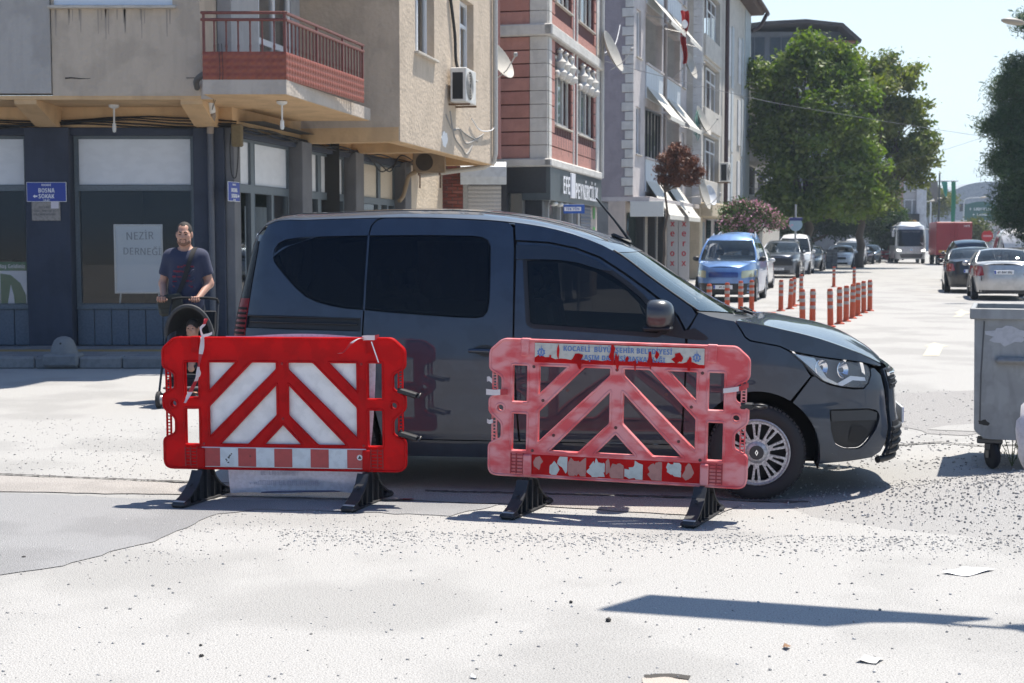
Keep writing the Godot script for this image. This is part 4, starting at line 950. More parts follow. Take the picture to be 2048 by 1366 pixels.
	letter("e", 0.46, mat("letter_green", C(0.06, 0.36, 0.06), 0.5), t, st * Vector3(6.6, 1.95, 0.0), st.basis, "shop_lettering"); letter("o", 0.46, mat("letter_green", C(0.06, 0.36, 0.06), 0.5), t, st * Vector3(6.6, 2.52, 0.0), st.basis, "shop_lettering")
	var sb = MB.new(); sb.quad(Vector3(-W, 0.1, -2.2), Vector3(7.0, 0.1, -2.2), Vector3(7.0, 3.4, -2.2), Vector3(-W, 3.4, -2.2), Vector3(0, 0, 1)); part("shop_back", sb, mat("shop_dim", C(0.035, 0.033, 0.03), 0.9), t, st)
	for x in [0.5, 1.0, 1.5]:
		var lp = MB.new(); lp.ball(Vector3(x * 1.4 + 0.2, 2.60, 0.0), Vector3(0.10, 0.07, 0.10), 10, 6); part("spotlight", lp, mat("lamp_white", C(0.6, 0.6, 0.58), 0.5), t, st)
	dish(ob + ub * 7.2 + nb * 0.45 + Vector3(0, 7.15, 0), Vector3(0.7, 0.3, 0.25), 0.62, "big cream satellite dish at the pink house's far upper edge", ob + ub * 7.15 + Vector3(0, 7.1, 0))
	var dpb = MB.new(); dpb.tube([ob + ub * 7.18 + nb * 0.12 + Vector3(0, 10, 0), ob + ub * 7.18 + nb * 0.12 + Vector3(0, 3.5, 0)], 0.06, 8); solo("rainwater_pipe", dpb, plain("pipe_white", C(0.52, 0.50, 0.46), 0.5), "white rainwater pipe at the pink house's far corner", "pipe")
	var dpr = MB.new(); dpr.tube([at(993, -20, 33.5), at(996, 318, 33.5)], 0.08, 8); solo("pink_downpipe", dpr, plain("pipe_pink", C(0.38, 0.17, 0.14), 0.5), "pink downpipe on the near edge of the pink house", "pipe")
	# ---- the mauve grey block with awnings
	var oc = Vector3(4.30, 0, -50.0); var uc = Vector3(0.286, 0, -1.0).normalized(); var nc = uc.cross(Vector3.UP)
	t = thing("grey_block", "mauve grey apartment block with white awnings and tiled balcony fronts", "building", oc)
	var mauve = wall_mat("mauve", C(0.30, 0.265, 0.28)); var pale = wall_mat("mauve_pale", C(0.50, 0.46, 0.45))
	side = fr(t, oc - nc * 8.0, nc); st = fr(t, oc, uc)
	wall("side_wall", t, side, 0, 3.26, 8.0, 14.2, [], 0.25, mauve)
	var holes = []
	for y in [4.75, 8.2, 11.65]:
		holes.append([0.45, y + 0.05, 1.35, y + 1.75]); holes.append([2.2, y, 5.75, y + 1.9]); holes.append([6.75, y, 10.1, y + 1.9]); holes.append([10.7, y + 0.05, 11.5, y + 1.6])
	wall("street_wall", t, st, 0, 3.26, 12.0, 14.2, holes, 0.25, pale)
	var qi = 0; var qy = 3.3
	while qy < 14.0:
		var wq = 0.42 if qi % 2 else 0.30
		slab("quoin_block", t, side, Vector3(8.0 - wq, qy + 0.01, 0.0), Vector3(8.0, qy + 0.31, 0.05), trim, 0.01); qy += 0.33; qi += 1
	var sheet = plain("balcony_sheet", C(0.52, 0.56, 0.60), 0.5); var cloth = plain("awning_cream", C(0.62, 0.60, 0.54), 0.85, {"back": C(0.25, 0.24, 0.2)})
	for k in 3:
		var y = [4.75, 8.2, 11.65][k]
		window(t, st, 0.45, y + 0.05, 1.35, y + 1.75, {"v": [0.5]}); window(t, st, 10.7, y + 0.05, 11.5, y + 1.6, {"v": [0.5]})
		for b in [[2.2, 5.75], [6.75, 10.1]]:
			var nn = int((b[1] - b[0]) / 0.5)
			for i in nn:
				var xa = lerpf(b[0], b[1], float(i) / nn); var xb = lerpf(b[0], b[1], float(i + 1) / nn)
				slab("front_panel", t, st, Vector3(xa + 0.012, y - 1.25, 0.0), Vector3(xb - 0.012, y - 0.03, 0.05), sheet, 0.012)
			slab("parapet_cap", t, st, Vector3(b[0] - 0.05, y - 0.03, -0.2), Vector3(b[1] + 0.05, y + 0.05, 0.10), pale, 0.01)
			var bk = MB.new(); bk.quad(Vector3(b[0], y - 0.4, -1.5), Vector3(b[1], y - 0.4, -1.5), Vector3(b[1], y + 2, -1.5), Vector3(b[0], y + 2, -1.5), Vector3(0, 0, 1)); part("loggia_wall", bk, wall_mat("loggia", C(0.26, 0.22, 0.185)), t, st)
			awning(t, st, b[0] + 0.05, b[1] - 0.05, y - 1.35 - (0.75 if k == 0 else 0.55), y - 0.75, 0.95, cloth)
		if k == 0:
			window(t, st, 2.25, y + 0.02, 5.7, y + 1.85, {"v": [0.2, 0.4, 0.6, 0.8], "z": -0.05, "fw": 0.05, "frame": mat("bar_black", C(0.02, 0.022, 0.025), 0.4), "sill": false})
		slab("rainwater_pipe", t, st, Vector3(6.15, y - 1.4, 0.0), Vector3(6.32, y + 2.0, 0.12), plain("pipe_taupe", C(0.30, 0.26, 0.24), 0.6), 0.04)
	slab("eave", t, st, Vector3(-0.5, 14.2, -8.0), Vector3(12.4, 14.5, 0.9), trim, 0.03)
	slab("soffit", t, st, Vector3(0, 3.1, -1.4), Vector3(12.0, 3.258, 0.6), pale)
	slab("shop_wall", t, st, Vector3(0.0, 0.0, -0.9), Vector3(12.0, 3.1, -0.28), wall_mat("shop_pink", C(0.50, 0.42, 0.36)))
	var sl = plain("shutter_cream", C(0.46, 0.42, 0.37), 0.5)
	var sf = st; sf.origin += st.basis.z * -0.25
	for e in [[2.3, 4.2, 0], [4.6, 6.4, 0], [0.2, 1.8, 1], [6.6, 7.2, 2], [9.6, 10.4, 2]]:
		if e[2] == 0: shutter(t, sf, e[0], e[1], 0.1, 2.7, sl, 0.11)
		elif e[2] == 1:
			var gq = MB.new(); gq.quad(Vector3(e[0], 0.1, 0.01), Vector3(e[1], 0.1, 0.01), Vector3(e[1], 2.7, 0.01), Vector3(e[0], 2.7, 0.01), Vector3(0, 0, 1)); part("shop_glass", gq, mat("shop_glass_dark", C(0.02, 0.03, 0.025), 0.03), t, sf)
		else: slab("dark_door", t, sf, Vector3(e[0], 0.1, 0), Vector3(e[1], 2.8, 0.03), mat("frame_dark", C(0.02, 0.02, 0.022), 0.6))
	for x in [[1.85, 0.3], [4.25, 0.3], [6.42, 0.15]]: slab("shop_post", t, sf, Vector3(x[0], 0.1, 0), Vector3(x[0] + x[1], 2.9, 0.3), mat("frame_dark", C(0.02, 0.02, 0.022), 0.6))
	slab("projecting_sign", t, st, Vector3(-0.02, 2.55, -0.1), Vector3(0.1, 3.1, 1.1), plain("sign_cream", C(0.62, 0.62, 0.58), 0.5), 0.01)
	slab("awning_case", t, st, Vector3(0.4, 3.0, -0.2), Vector3(7.2, 3.12, 0.5), plain("sign_cream", C(0.62, 0.62, 0.58), 0.5), 0.02)
	for px in [1345, 1368]:
		var cf = fr(t, at(px, 448, 57.0) * Vector3(1, 0, 1), Vector3.RIGHT)
		slab("sign_column", t, cf, Vector3(-0.23, 0.1, -0.1), Vector3(0.23, 2.9, 0.0), plain("sign_column_grey", C(0.5, 0.48, 0.47), 0.5), 0.02)
		for k in 5: letter("xerox"[k], 0.25, mat("letter_red", C(0.45, 0.02, 0.03), 0.5), t, cf * Vector3(0, 2.40 - 0.40 * k, 0.006), Basis(), "shop_lettering")
	slab("meter_box", t, side, Vector3(5.0, 3.9, 0), Vector3(5.5, 4.7, 0.3), plain("meter_grey", C(0.25, 0.23, 0.25), 0.6), 0.02)
	dish(st * Vector3(8.3, 8.9, 0.75) + oc, Vector3(0.8, 0.3, 0.35), 0.62, "satellite dish in front of the grey block's middle loggia", oc + st * Vector3(8.2, 8.3, 0))
	dish(oc + st * Vector3(11.8, 6.9, 0.8), Vector3(0.75, 0.35, 0.3), 0.68, "pale satellite dish tangled in green cable on the grey block", oc + st * Vector3(11.8, 6.7, 0))
	dish(oc + st * Vector3(7.6, 4.95, 0.7), Vector3(0.6, 0.3, 0.4), 0.66, "grey satellite dish above the dead brown tree", oc + st * Vector3(7.6, 4.6, 0))
	dish(oc + st * Vector3(10.9, 3.75, 1.0), Vector3(0.8, 0.25, 0.3), 0.72, "low satellite dish beside the grey block's last awning", oc + st * Vector3(10.9, 3.6, 0))
	dish(oc + st * Vector3(12.1, 3.7, 1.1), Vector3(0.7, 0.25, 0.5), 0.45, "white satellite dish facing the junction near the tiled column", oc + st * Vector3(12.0, 3.6, 0), C(0.55, 0.57, 0.6))
	for k in 3:
		var P = []; var rr = rng_of(60 + k)
		for i in 13: P.append(oc + st * Vector3(11.0 + 0.5 * cos(i * 1.1 + k) + 0.03 * i, 6.9 + 0.45 * sin(i * 1.25 + k * 2.0) - 0.04 * i, 0.5 + 0.2 * rr.randf()))
		var cm = MB.new(); cm.tube(smooth(P, 3, false), 0.012, 4); solo("green_cable", cm, mat("cable_green", C(0.05, 0.20, 0.16), 0.6), ["tight green cable coil on the grey block's wall", "green cable loop hanging in front of the grey block's dish", "loose green cable end below the coil on the grey block"][k], "cable")
	var fl = MB.new(); fl.grid(8, 14, func(a, b): return Vector3(0.05 * sin(b * 9.0) + (a - 0.5) * lerpf(0.32, 0.16, b), -b * 2.1, 0.12 * sin(a * 7.0 + b * 2.0)))
	var ft = thing("red_flag", "red flag with white crescent hanging from the grey block's upper balcony", "flag", oc + st * Vector3(7.4, 10.9, 0.6)); put("cloth", fl, plain("flag_red", C(0.42, 0.02, 0.02), 0.8, {"back": C(0.3, 0.02, 0.02)}), ft)
	var cr = MB.new(); cr.ball(Vector3(0.0, -0.55, 0.14), Vector3(0.13, 0.17, 0.03), 12, 8); put("white_crescent", cr, mat("sign_white", C(0.75, 0.75, 0.75), 0.5), ft)
	# ---- the pale block with the brown pipe
	var od = Vector3(8.33, 0, -62.0); var ud = Vector3(0.29, 0, -1.0).normalized(); var nd = ud.cross(Vector3.UP)
	t = thing("pale_block", "pale tiled apartment block with a dark brown downpipe and overhanging eave", "building", od)
	var cream = wall_mat("cream_wall", C(0.52, 0.49, 0.44)); var tile = wall_mat("white_tile", C(0.60, 0.60, 0.60)); var bluish = wall_mat("bluish_wall", C(0.46, 0.50, 0.52))
	side = fr(t, od - nd * 9.0, nd); st = fr(t, od, ud)
	wall("side_wall", t, side, 0, 0.0, 8.6, 14.3, [], 0.25, cream)
	row_pieces("tile_course", t, side, 8.6, 9.0, 3.3, 14.2, 32, 0.012, 0.03, [tile], 4)
	holes = []
	for y in [4.4, 7.6, 10.8]: holes.append([0.5, y, 5.6, y + 2.1])
	wall("street_wall", t, st, 0, 3.2, 18.0, 14.3, holes, 0.25, cream)
	for y in [4.4, 7.6, 10.8]:
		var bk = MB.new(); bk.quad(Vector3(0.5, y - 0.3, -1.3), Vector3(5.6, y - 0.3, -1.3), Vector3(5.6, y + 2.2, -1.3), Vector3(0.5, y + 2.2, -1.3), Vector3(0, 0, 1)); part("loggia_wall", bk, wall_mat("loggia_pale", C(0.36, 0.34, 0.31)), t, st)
		slab("parapet", t, st, Vector3(0.4, y - 0.95, -0.1), Vector3(5.7, y + 0.02, 0.10), cream, 0.02)
		window(t, st, 2.6, y, 5.5, y + 2.0, {"v": [0.5], "h": [0.7], "z": -0.2, "frame": mat("upvc_white", C(0.72, 0.74, 0.76), 0.35)})
		for x in [8.2, 12.4]:
			slab("column_panel", t, st, Vector3(x, y - 0.9, 0.0), Vector3(x + 1.1, y + 1.5, 0.06), tile, 0.02)
			slab("column_panel", t, st, Vector3(x + 1.6, y - 1.4, 0.0), Vector3(x + 2.4, y + 1.7, 0.04), bluish, 0.02)
	slab("wall_strip", t, st, Vector3(7.4, 3.2, 0.0), Vector3(8.1, 14.2, 0.03), bluish); slab("wall_strip", t, st, Vector3(15.4, 3.2, 0.0), Vector3(17.9, 14.2, 0.03), bluish)
	var bp = MB.new(); bp.tube([Vector3(6.7, 14.0, 0.2), Vector3(6.7, 3.0, 0.2)], 0.10, 10); part("brown_downpipe", bp, plain("pipe_brown", C(0.055, 0.025, 0.025), 0.5), t, st)
	var ev = MB.new(); ev.prism([V2([-9.0, 14.3, 0.62, 14.3, 0.75, 14.45, 0.72, 14.65, 0.0, 15.1, -9.0, 17.0])], -0.4, 18.4, Transform3D(Basis(Vector3(0, 0, 1), Vector3.UP, Vector3.RIGHT), Vector3.ZERO)); part("roof", ev, plain("roof_brown", C(0.11, 0.075, 0.065), 0.8, {"tex": grime()}), t, st)
	var gt = MB.new(); gt.tube(smooth([Vector3(-0.4, 14.5, 0.85), Vector3(9.0, 14.5, 0.85), Vector3(18.3, 14.5, 0.85), Vector3(18.4, 14.3, 0.8), Vector3(18.2, 13.7, 0.5), Vector3(17.8, 13.4, 0.1)], 4, false), 0.11, 8); part("gutter", gt, plain("pipe_brown", C(0.055, 0.025, 0.025), 0.5), t, st)
	slab("ground_floor", t, st, Vector3(0.0, 0.0, -1.4), Vector3(18.0, 3.2, -0.6), wall_mat("shop_pink", C(0.50, 0.42, 0.36)))
	var s2 = st; s2.origin += st.basis.z * -0.57
	shutter(t, s2, 1.0, 5.0, 0.1, 2.6, plain("shutter_steel", C(0.22, 0.26, 0.29), 0.5), 0.12)
	for e in [[5.6, 7.0], [8.5, 11.0], [12.0, 15.5]]: slab("dark_door", t, s2, Vector3(e[0], 0.1, 0), Vector3(e[1], 2.7, 0.03), mat("shop_glass_dark", C(0.02, 0.03, 0.025), 0.03))
	slab("column", t, st, Vector3(-0.1, 0, -0.5), Vector3(0.6, 3.2, 0.0), wall_mat("cream_column", C(0.5, 0.42, 0.30)), 0.05)
	slab("loggia_base", t, st, Vector3(0.0, 2.75, -0.5), Vector3(6.0, 3.4, 0.5), wall_mat("cream_column", C(0.5, 0.42, 0.30)), 0.05)
	air_conditioner(od + st * Vector3(5.3, 4.5, 0.55), ud, "white air conditioner beside the pale block's brown downpipe", 0.9, 0.9, 0.4)
	# ---- the block with balconies beyond
	var oe = od + ud * 18.6 - nd * 0.4; t = thing("balcony_block", "cream apartment block with stepped balconies and striped awnings left of the big tree", "building", oe)
	st = fr(t, oe, ud)
	wall("street_wall", t, st, 0, 0, 22, 12.0, [], 0.3, cream); wall("side_wall", t, fr(t, oe - nd * 9.0, nd), 0, 0, 9.0, 12.0, [], 0.25, cream)
	for y in [3.2, 6.2, 9.2]:
		slab("balcony", t, st, Vector3(0.2, y, -0.1), Vector3(6.0, y + 1.15, 1.5), cream, 0.04); slab("balcony", t, st, Vector3(7.5, y - 0.2, -0.1), Vector3(11.0, y + 0.9, 1.9), wall_mat("cream_column2", C(0.55, 0.53, 0.5)), 0.04)
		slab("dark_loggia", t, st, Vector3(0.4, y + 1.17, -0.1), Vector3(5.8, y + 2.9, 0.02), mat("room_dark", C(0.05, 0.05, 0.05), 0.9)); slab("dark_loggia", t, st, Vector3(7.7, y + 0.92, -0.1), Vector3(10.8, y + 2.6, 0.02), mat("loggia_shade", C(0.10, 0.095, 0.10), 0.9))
		for x in [12.0, 15.0, 18.0]: window(t, st, x, y + 0.9, x + 1.6, y + 2.5, {"v": [0.5], "z": 0.06, "room": false})
		for k in 6: slab("railing_bar", t, st, Vector3(7.6 + 0.6 * k, y + 0.9, 1.8), Vector3(7.66 + 0.6 * k, y + 1.5, 1.86), trim)
		slab("handrail", t, st, Vector3(7.5, y + 1.5, 1.78), Vector3(11.0, y + 1.58, 1.88), trim)
	slab("wall_panel", t, st, Vector3(11.4, 2.8, 0.0), Vector3(21.9, 11.9, 0.05), wall_mat("green_grey", C(0.36, 0.40, 0.39)))
	awning(t, st, 0.4, 4.4, 4.5, 6.1, 1.9, plain("awning_grey", C(0.16, 0.17, 0.19), 0.9)); awning(t, st, 0.6, 4.4, 10.4, 11.6, 2.2, plain("awning_orange", C(0.36, 0.14, 0.06), 0.9))
	# ---- dark block with the attic
	var oh = Vector3(15.8, 0, -112.0); t = thing("attic_block", "tall blue grey block with brown eaves showing above the big green tree", "building", oh)
	f = fr(t, oh, Vector3.RIGHT); var slate = wall_mat("slate_wall", C(0.13, 0.145, 0.17)); var roofm = plain("roof_dark", C(0.055, 0.045, 0.045), 0.8)
	slab("body", t, f, Vector3(1.6, 0, -16), Vector3(11.0, 14.6, 0), wall_mat("pale_grey_wall", C(0.34, 0.345, 0.35)), 0.05)
	slab("attic", t, f, Vector3(2.2, 14.9, -15), Vector3(10.4, 18.3, -0.5), slate, 0.05)
	slab("terrace_edge", t, f, Vector3(1.4, 14.6, -16.2), Vector3(11.2, 14.95, 0.6), plain("pipe_brown", C(0.055, 0.025, 0.025), 0.5), 0.03)
	var rf = MB.new(); rf.prism([V2([1.4, 18.3, 4.0, 18.6, 7.2, 18.78, 9.9, 18.5, 11.5, 17.2, 11.6, 17.45, 10.1, 18.75, 7.2, 19.05, 4.0, 18.88, 1.4, 18.55])], -16.0, 1.0); part("roof", rf, roofm, t, f)
	slab("eave_soffit", t, f, Vector3(8.6, 17.3, -15.5), Vector3(11.2, 17.45, 0.7), plain("wood_brown", C(0.2, 0.09, 0.05), 0.8), 0.02).rotation.z = 0.0
	for e in [[4.6, 6.5], [6.7, 7.6], [7.8, 9.4], [2.6, 4.3]]: window(t, f, e[0], 15.4, e[1], 17.9, {"v": [0.5], "z": -0.45, "frame": mat("frame_slate", C(0.09, 0.10, 0.12), 0.5), "room": false, "sill": false, "glass": mat("attic_glass", C(0.015, 0.02, 0.028), 0.05)})
	for y in [4.0, 7.3, 10.6]:
		for x in [2.2, 4.6, 7.2, 9.2]: window(t, f, x, y, x + 1.3, y + 1.7, {"v": [0.5], "z": 0.03, "room": false})
	window(t, f, 3.4, 11.0, 4.9, 14.0, {"z": 0.05, "room": false, "frame": mat("frame_slate", C(0.09, 0.10, 0.12), 0.5)})

func build_far_buildings():
	var o = Vector3(35.2, 0, -138.0)
	var t = thing("corner_office", "white and grey office block with a black and gold shop sign behind the bus", "building", o)
	var f = fr(t, o, Vector3.RIGHT)
	var w1 = wall_mat("office_white", C(0.45, 0.45, 0.46)); var w2 = wall_mat("office_brown", C(0.30, 0.20, 0.17))
	slab("body", t, f, Vector3(-9, 0, -20), Vector3(5.0, 9.0, 0), w1, 0.05); slab("brown_bay", t, f, Vector3(1.3, 3.8, 0), Vector3(3.0, 8.7, 0.7), w2, 0.05)
	for y in [4.2, 6.6]:
		for x in [-6.0, -3.4, -0.8]: window(t, f, x, y, x + 1.5, y + 1.5, {"v": [0.5], "z": 0.04, "room": false})
		window(t, f, 3.3, y, 4.8, y + 1.6, {"v": [0.5], "z": 0.04, "room": false}); window(t, f, 1.6, y, 2.7, y + 1.5, {"z": 0.75, "room": false})
	slab("shop_sign", t, f, Vector3(0.6, 2.3, 0.1), Vector3(4.6, 4.4, 0.8), mat("sign_black", C(0.012, 0.012, 0.014), 0.3), 0.03)
	letter("Alin", 1.1, mat("letter_gold", C(0.55, 0.30, 0.06), 0.4), t, f * Vector3(2.9, 3.4, 0.85), Basis(Vector3(0, 0, 1), 0.08), "shop_lettering", "Droid Serif")
	slab("gold_rule", t, f, Vector3(1.2, 2.45, 0.8), Vector3(4.4, 2.55, 0.83), mat("letter_gold", C(0.55, 0.30, 0.06), 0.4))
	slab("side_fin", t, f, Vector3(4.4, 0, -18), Vector3(5.4, 11.0, 0.3), wall_mat("office_fin", C(0.5, 0.52, 0.55)), 0.05)
	var a = Vector3(81.0, 0, -256.0)
	t = thing("arched_hall", "pale blue grey hall with an arched roof far down the street", "building", a)
	f = fr(t, a, Vector3.RIGHT); var hw = wall_mat("hall_wall", C(0.30, 0.33, 0.36))
	var pts = [Vector2(-1.5, 0), Vector2(-1.5, 8.4)]
	for i in 15: pts.append(Vector2(lerpf(-1.5, 10.5, i / 14.0), 8.6 + 4.0 * sqrt(maxf(0.0, 1.0 - pow((i / 14.0 - 0.62) / 0.68, 2)))))
	pts.append(Vector2(10.5, 0)); var mb = MB.new(); mb.prism([pts], -40, 0); part("hall_body", mb, hw, t, f)
	slab("annex", t, f, Vector3(-5.5, 0, -30), Vector3(-1.5, 8.8, -0.5), hw, 0.1); slab("hall_window", t, f, Vector3(0.5, 7.2, 0), Vector3(3.4, 8.6, 0.06), mat("room_dark", C(0.05, 0.05, 0.05), 0.9)); slab("hall_window", t, f, Vector3(-4.6, 8.0, -0.5), Vector3(-3.4, 8.5, -0.42), mat("room_dark", C(0.05, 0.05, 0.05), 0.9))
	slab("chimney", t, f, Vector3(-1.0, 8.5, -2), Vector3(-0.2, 11.0, -1), hw); slab("door_panel", t, f, Vector3(-1.6, 0.0, 0.0), Vector3(0.6, 5.0, 0.08), plain("door_blue", C(0.10, 0.16, 0.22), 0.5))
	var s = Vector3(72.0, 0, -216.0)
	t = thing("green_shop_sign", "large green arched shop sign with white lettering in front of the arched hall", "sign", s)
	f = fr(t, s, Vector3.RIGHT); var sp = [Vector2(-2.6, 5.0)]; sp.append(Vector2(2.6, 5.0))
	for i in 9: sp.append(Vector2(lerpf(2.6, -2.6, i / 8.0), 7.3 + 0.55 * sin(PI * i / 8.0)))
	mb = MB.new(); mb.prism([sp], -0.2, 0.2); part("panel", mb, plain("sign_green", C(0.02, 0.10, 0.08), 0.5), t, f)
	for e in [[6.7, 3.4, 0.42, 11], [5.85, 2.4, 0.34, 8]]: print_line(t, Transform3D(f.basis, f * Vector3(0, e[0], 0.21)), e[1], e[2], e[3], mat("sign_white", C(0.75, 0.75, 0.75), 0.5), 5)
	for x in [-2.0, 2.0]:
		var pm = MB.new(); pm.tube([Vector3(x, 0, 0), Vector3(x, 5.0, 0)], 0.1, 6); part("post", pm, mat("galvanised", C(0.42, 0.42, 0.42), 0.4, {"metal": 0.5}), t, f)
	var l = Vector3(74.0, 0, -226.0); t = thing("pink_shed", "low pinkish white building below the green sign", "building", l); f = fr(t, l, Vector3.RIGHT)
	slab("body", t, f, Vector3(-1.6, 0, -12), Vector3(12.0, 4.8, 0), wall_mat("shed_wall", C(0.48, 0.43, 0.43)), 0.05); slab("window", t, f, Vector3(2.6, 1.2, 0), Vector3(4.6, 3.2, 0.06), mat("shed_window", C(0.2, 0.2, 0.22), 0.3)); slab("flat_roof", t, f, Vector3(-1.9, 4.8, -12), Vector3(12.3, 5.1, 0.4), w1, 0.05)
	for k in 3: slab("poster", t, f, Vector3(5.6 + 1.1 * k, 1.4, 0), Vector3(6.3 + 1.1 * k, 3.4, 0.05), mat("poster_dark", C(0.06, 0.06, 0.07), 0.6))
	# hills and a plain strip of far roofs close the street
	var hm = MB.new(); hm.grid(40, 4, func(u, v): return Vector3(lerpf(-500, 900, u), v * (26.0 + 14.0 * sin(u * 9.0) + 6.0 * sin(u * 31.0)), -900.0 - 60.0 * v)); put("hills", hm, plain("hill_green", C(0.06, 0.085, 0.05), 0.95), null, "structure")
	for k in 7:
		var q = Vector3(96.0 + k * 13.0, 0, -262.0 - 8.0 * (k % 3)); var bt = thing("far_house", ["far cream house just right of the arched hall", "far grey house second from the arched hall", "far white house behind the conifer", "far tan house behind the conifer's right side", "far pale house near the right edge", "far low house right of the conifer", "far house at the row's right end"][k], "house", q)
		f = fr(bt, q, Vector3.RIGHT); slab("body", bt, f, Vector3(-5, 0, -12), Vector3(5, 7.0 + 2.0 * (k % 3), 0), [w1, cream_(), hw][k % 3], 0.05)
		slab("roof", bt, f, Vector3(-5.5, 7.0 + 2.0 * (k % 3), -12.5), Vector3(5.5, 7.6 + 2.0 * (k % 3), 0.5), plain("roof_tile_far", C(0.22, 0.1, 0.07), 0.8))
		for x in [-3.5, -0.6, 2.3]: slab("window", bt, f, Vector3(x, 3.8, 0.0), Vector3(x + 1.3, 5.4, 0.05), mat("room_dark", C(0.05, 0.05, 0.05), 0.9))
func cream_(): return wall_mat("cream_wall", C(0.52, 0.49, 0.44))
class CarShape:
	var wy := []      # half width by height
	var fy := []      # foremost x by height
	var ry := []      # rearmost x by height
	var ys := []      # height of the shoulder by x
	var yc := []      # height of the centre line by x
	var nf := 4.0
	var nr := 8.0
	var xm := 0.0
	var crown := 2.4
	var roof_to := -99.0
	static func crv(a: Array, t: float) -> float:
		var m = a.size()
		if t <= a[0].x: return a[0].y + (a[1].y - a[0].y) / (a[1].x - a[0].x) * (t - a[0].x)
		if t >= a[m - 1].x: return a[m - 1].y + (a[m - 1].y - a[m - 2].y) / (a[m - 1].x - a[m - 2].x) * (t - a[m - 1].x)
		var i = 0
		while a[i + 1].x < t: i += 1
		var p = a[i]; var q = a[i + 1]; var h = q.x - p.x
		var d = (q.y - p.y) / h
		var d0 = d; var d1 = d
		if i > 0: d0 = lerpf((p.y - a[i - 1].y) / (p.x - a[i - 1].x), d, (p.x - a[i - 1].x) / (q.x - a[i - 1].x))
		if i < m - 2: d1 = lerpf(d, (a[i + 2].y - q.y) / (a[i + 2].x - q.x), h / (a[i + 2].x - p.x))
		var u = (t - p.x) / h
		return p.y * (2 * u * u * u - 3 * u * u + 1) + d0 * h * (u * u * u - 2 * u * u + u) + q.y * (3 * u * u - 2 * u * u * u) + d1 * h * (u * u * u - u * u)
	func W(x: float, y: float) -> float:
		var w = crv(wy, y)
		var s = 0.0; var e = nf
		if x > xm: s = (x - xm) / (crv(fy, y) - xm)
		else:
			s = (x - xm) / (crv(ry, y) - xm); e = nr
		return w * pow(1.0 - pow(clampf(s, 0, 0.9985), e), 1.0 / e)
	func P(proj: int, a: float, b: float) -> Vector3:
		match proj:
			0: return Vector3(a, b, W(a, b))
			1: return Vector3(a, b, -W(a, b))
			2: return Vector3(xm + (crv(fy, b) - xm) * pow(1.0 - pow(clampf(absf(a) / crv(wy, b), 0, 0.9985), nf), 1.0 / nf), b, a)
			3: return Vector3(xm + (crv(ry, b) - xm) * pow(1.0 - pow(clampf(absf(a) / crv(wy, b), 0, 0.9985), nr), 1.0 / nr), b, a)
		var e = crv(ys, a)
		return Vector3(a, e + (crv(yc, a) - e) * pow(1.0 - pow(minf(absf(b), 1.0), crown), lerpf(0.6, 1.0, smoothstep(roof_to - 0.3, roof_to + 0.15, a))), b * W(a, e))
	func N(proj: int, a: float, b: float) -> Vector3:
		var h = 0.004
		var u = P(proj, a + h, b) - P(proj, a - h, b); var v = P(proj, a, b + h) - P(proj, a, b - h)
		var n = u.cross(v).normalized()
		var out = [Vector3(0, 0.01, 1), Vector3(0, 0.01, -1), Vector3(1, 0.01, 0), Vector3(-1, 0.01, 0), Vector3.UP][proj]
		return n if n.dot(out) > 0 else -n
	func panel(mb: MB, proj: int, loops: Array, off := 0.0, gap := 0.0035, step := 0.06, skirt := 0.02):
		var L2 = []
		for k in loops.size():
			var L = PackedVector2Array(loops[k])
			if gap > 0.0:
				var r = Geometry2D.offset_polygon(L, -gap if k == 0 else gap, Geometry2D.JOIN_MITER)
				if r.size(): L = r[0]
			L2.append(Array(L))
		for q in mb.slabs(L2, step, step):
			var p = []; var n = []
			for c in q:
				var nn = N(proj, c.x, c.y); n.append(nn); p.append(P(proj, c.x, c.y) + nn * off)
			mb.tri(p[0], p[1], p[2], n[0], n[1], n[2]); mb.tri(p[0], p[2], p[3], n[0], n[2], n[3])
		if skirt > 0.0:
			for L in L2:
				for j in L.size():
					var a: Vector2 = L[j]; var b: Vector2 = L[(j + 1) % L.size()]
					var m = maxi(1, int(ceil(a.distance_to(b) / step)))
					for t in m:
						var c = a.lerp(b, float(t) / m); var d = a.lerp(b, float(t + 1) / m)
						var n0 = N(proj, c.x, c.y); var n1 = N(proj, d.x, d.y)
						var p0 = P(proj, c.x, c.y) + n0 * off; var p1 = P(proj, d.x, d.y) + n1 * off
						mb.quad(p0, p1, p1 - n1 * skirt, p0 - n0 * skirt)
	func top_loop(x0: Callable, x1: Callable, q := 1.0, k := 14) -> Array:   # an outline on the top between two lines across
		var o = []
		for i in k + 1:
			var s = lerpf(-q, q, float(i) / k); o.append(Vector2(x0.call(s), s))
		for i in k + 1:
			var s = lerpf(q, -q, float(i) / k); o.append(Vector2(x1.call(s), s))
		return o
	func shoulder(x0: float, x1: float, k := 10, d := 0.0) -> Array:
		var o = []
		for i in k + 1:
			var x = lerpf(x0, x1, float(i) / k); o.append(Vector2(x, crv(ys, x) - d))
		return o
func flip_pair(cs: CarShape, called: String, loops: Array, m: Material, root, off := 0.0, gap := 0.0035, step := 0.06, skirt := 0.02, label := ""):
	for proj in [0, 1]:
		var mb = MB.new(); cs.panel(mb, proj, loops, off, gap, step, skirt)
		var o = put(called, mb, m, root)
		if label: o.set_meta("label", label)
func face(cs: CarShape, called: String, proj: int, loops: Array, m: Material, root, off := 0.0, gap := 0.0035, step := 0.06, skirt := 0.02):
	var mb = MB.new(); cs.panel(mb, proj, loops, off, gap, step, skirt)
	return put(called, mb, m, root)
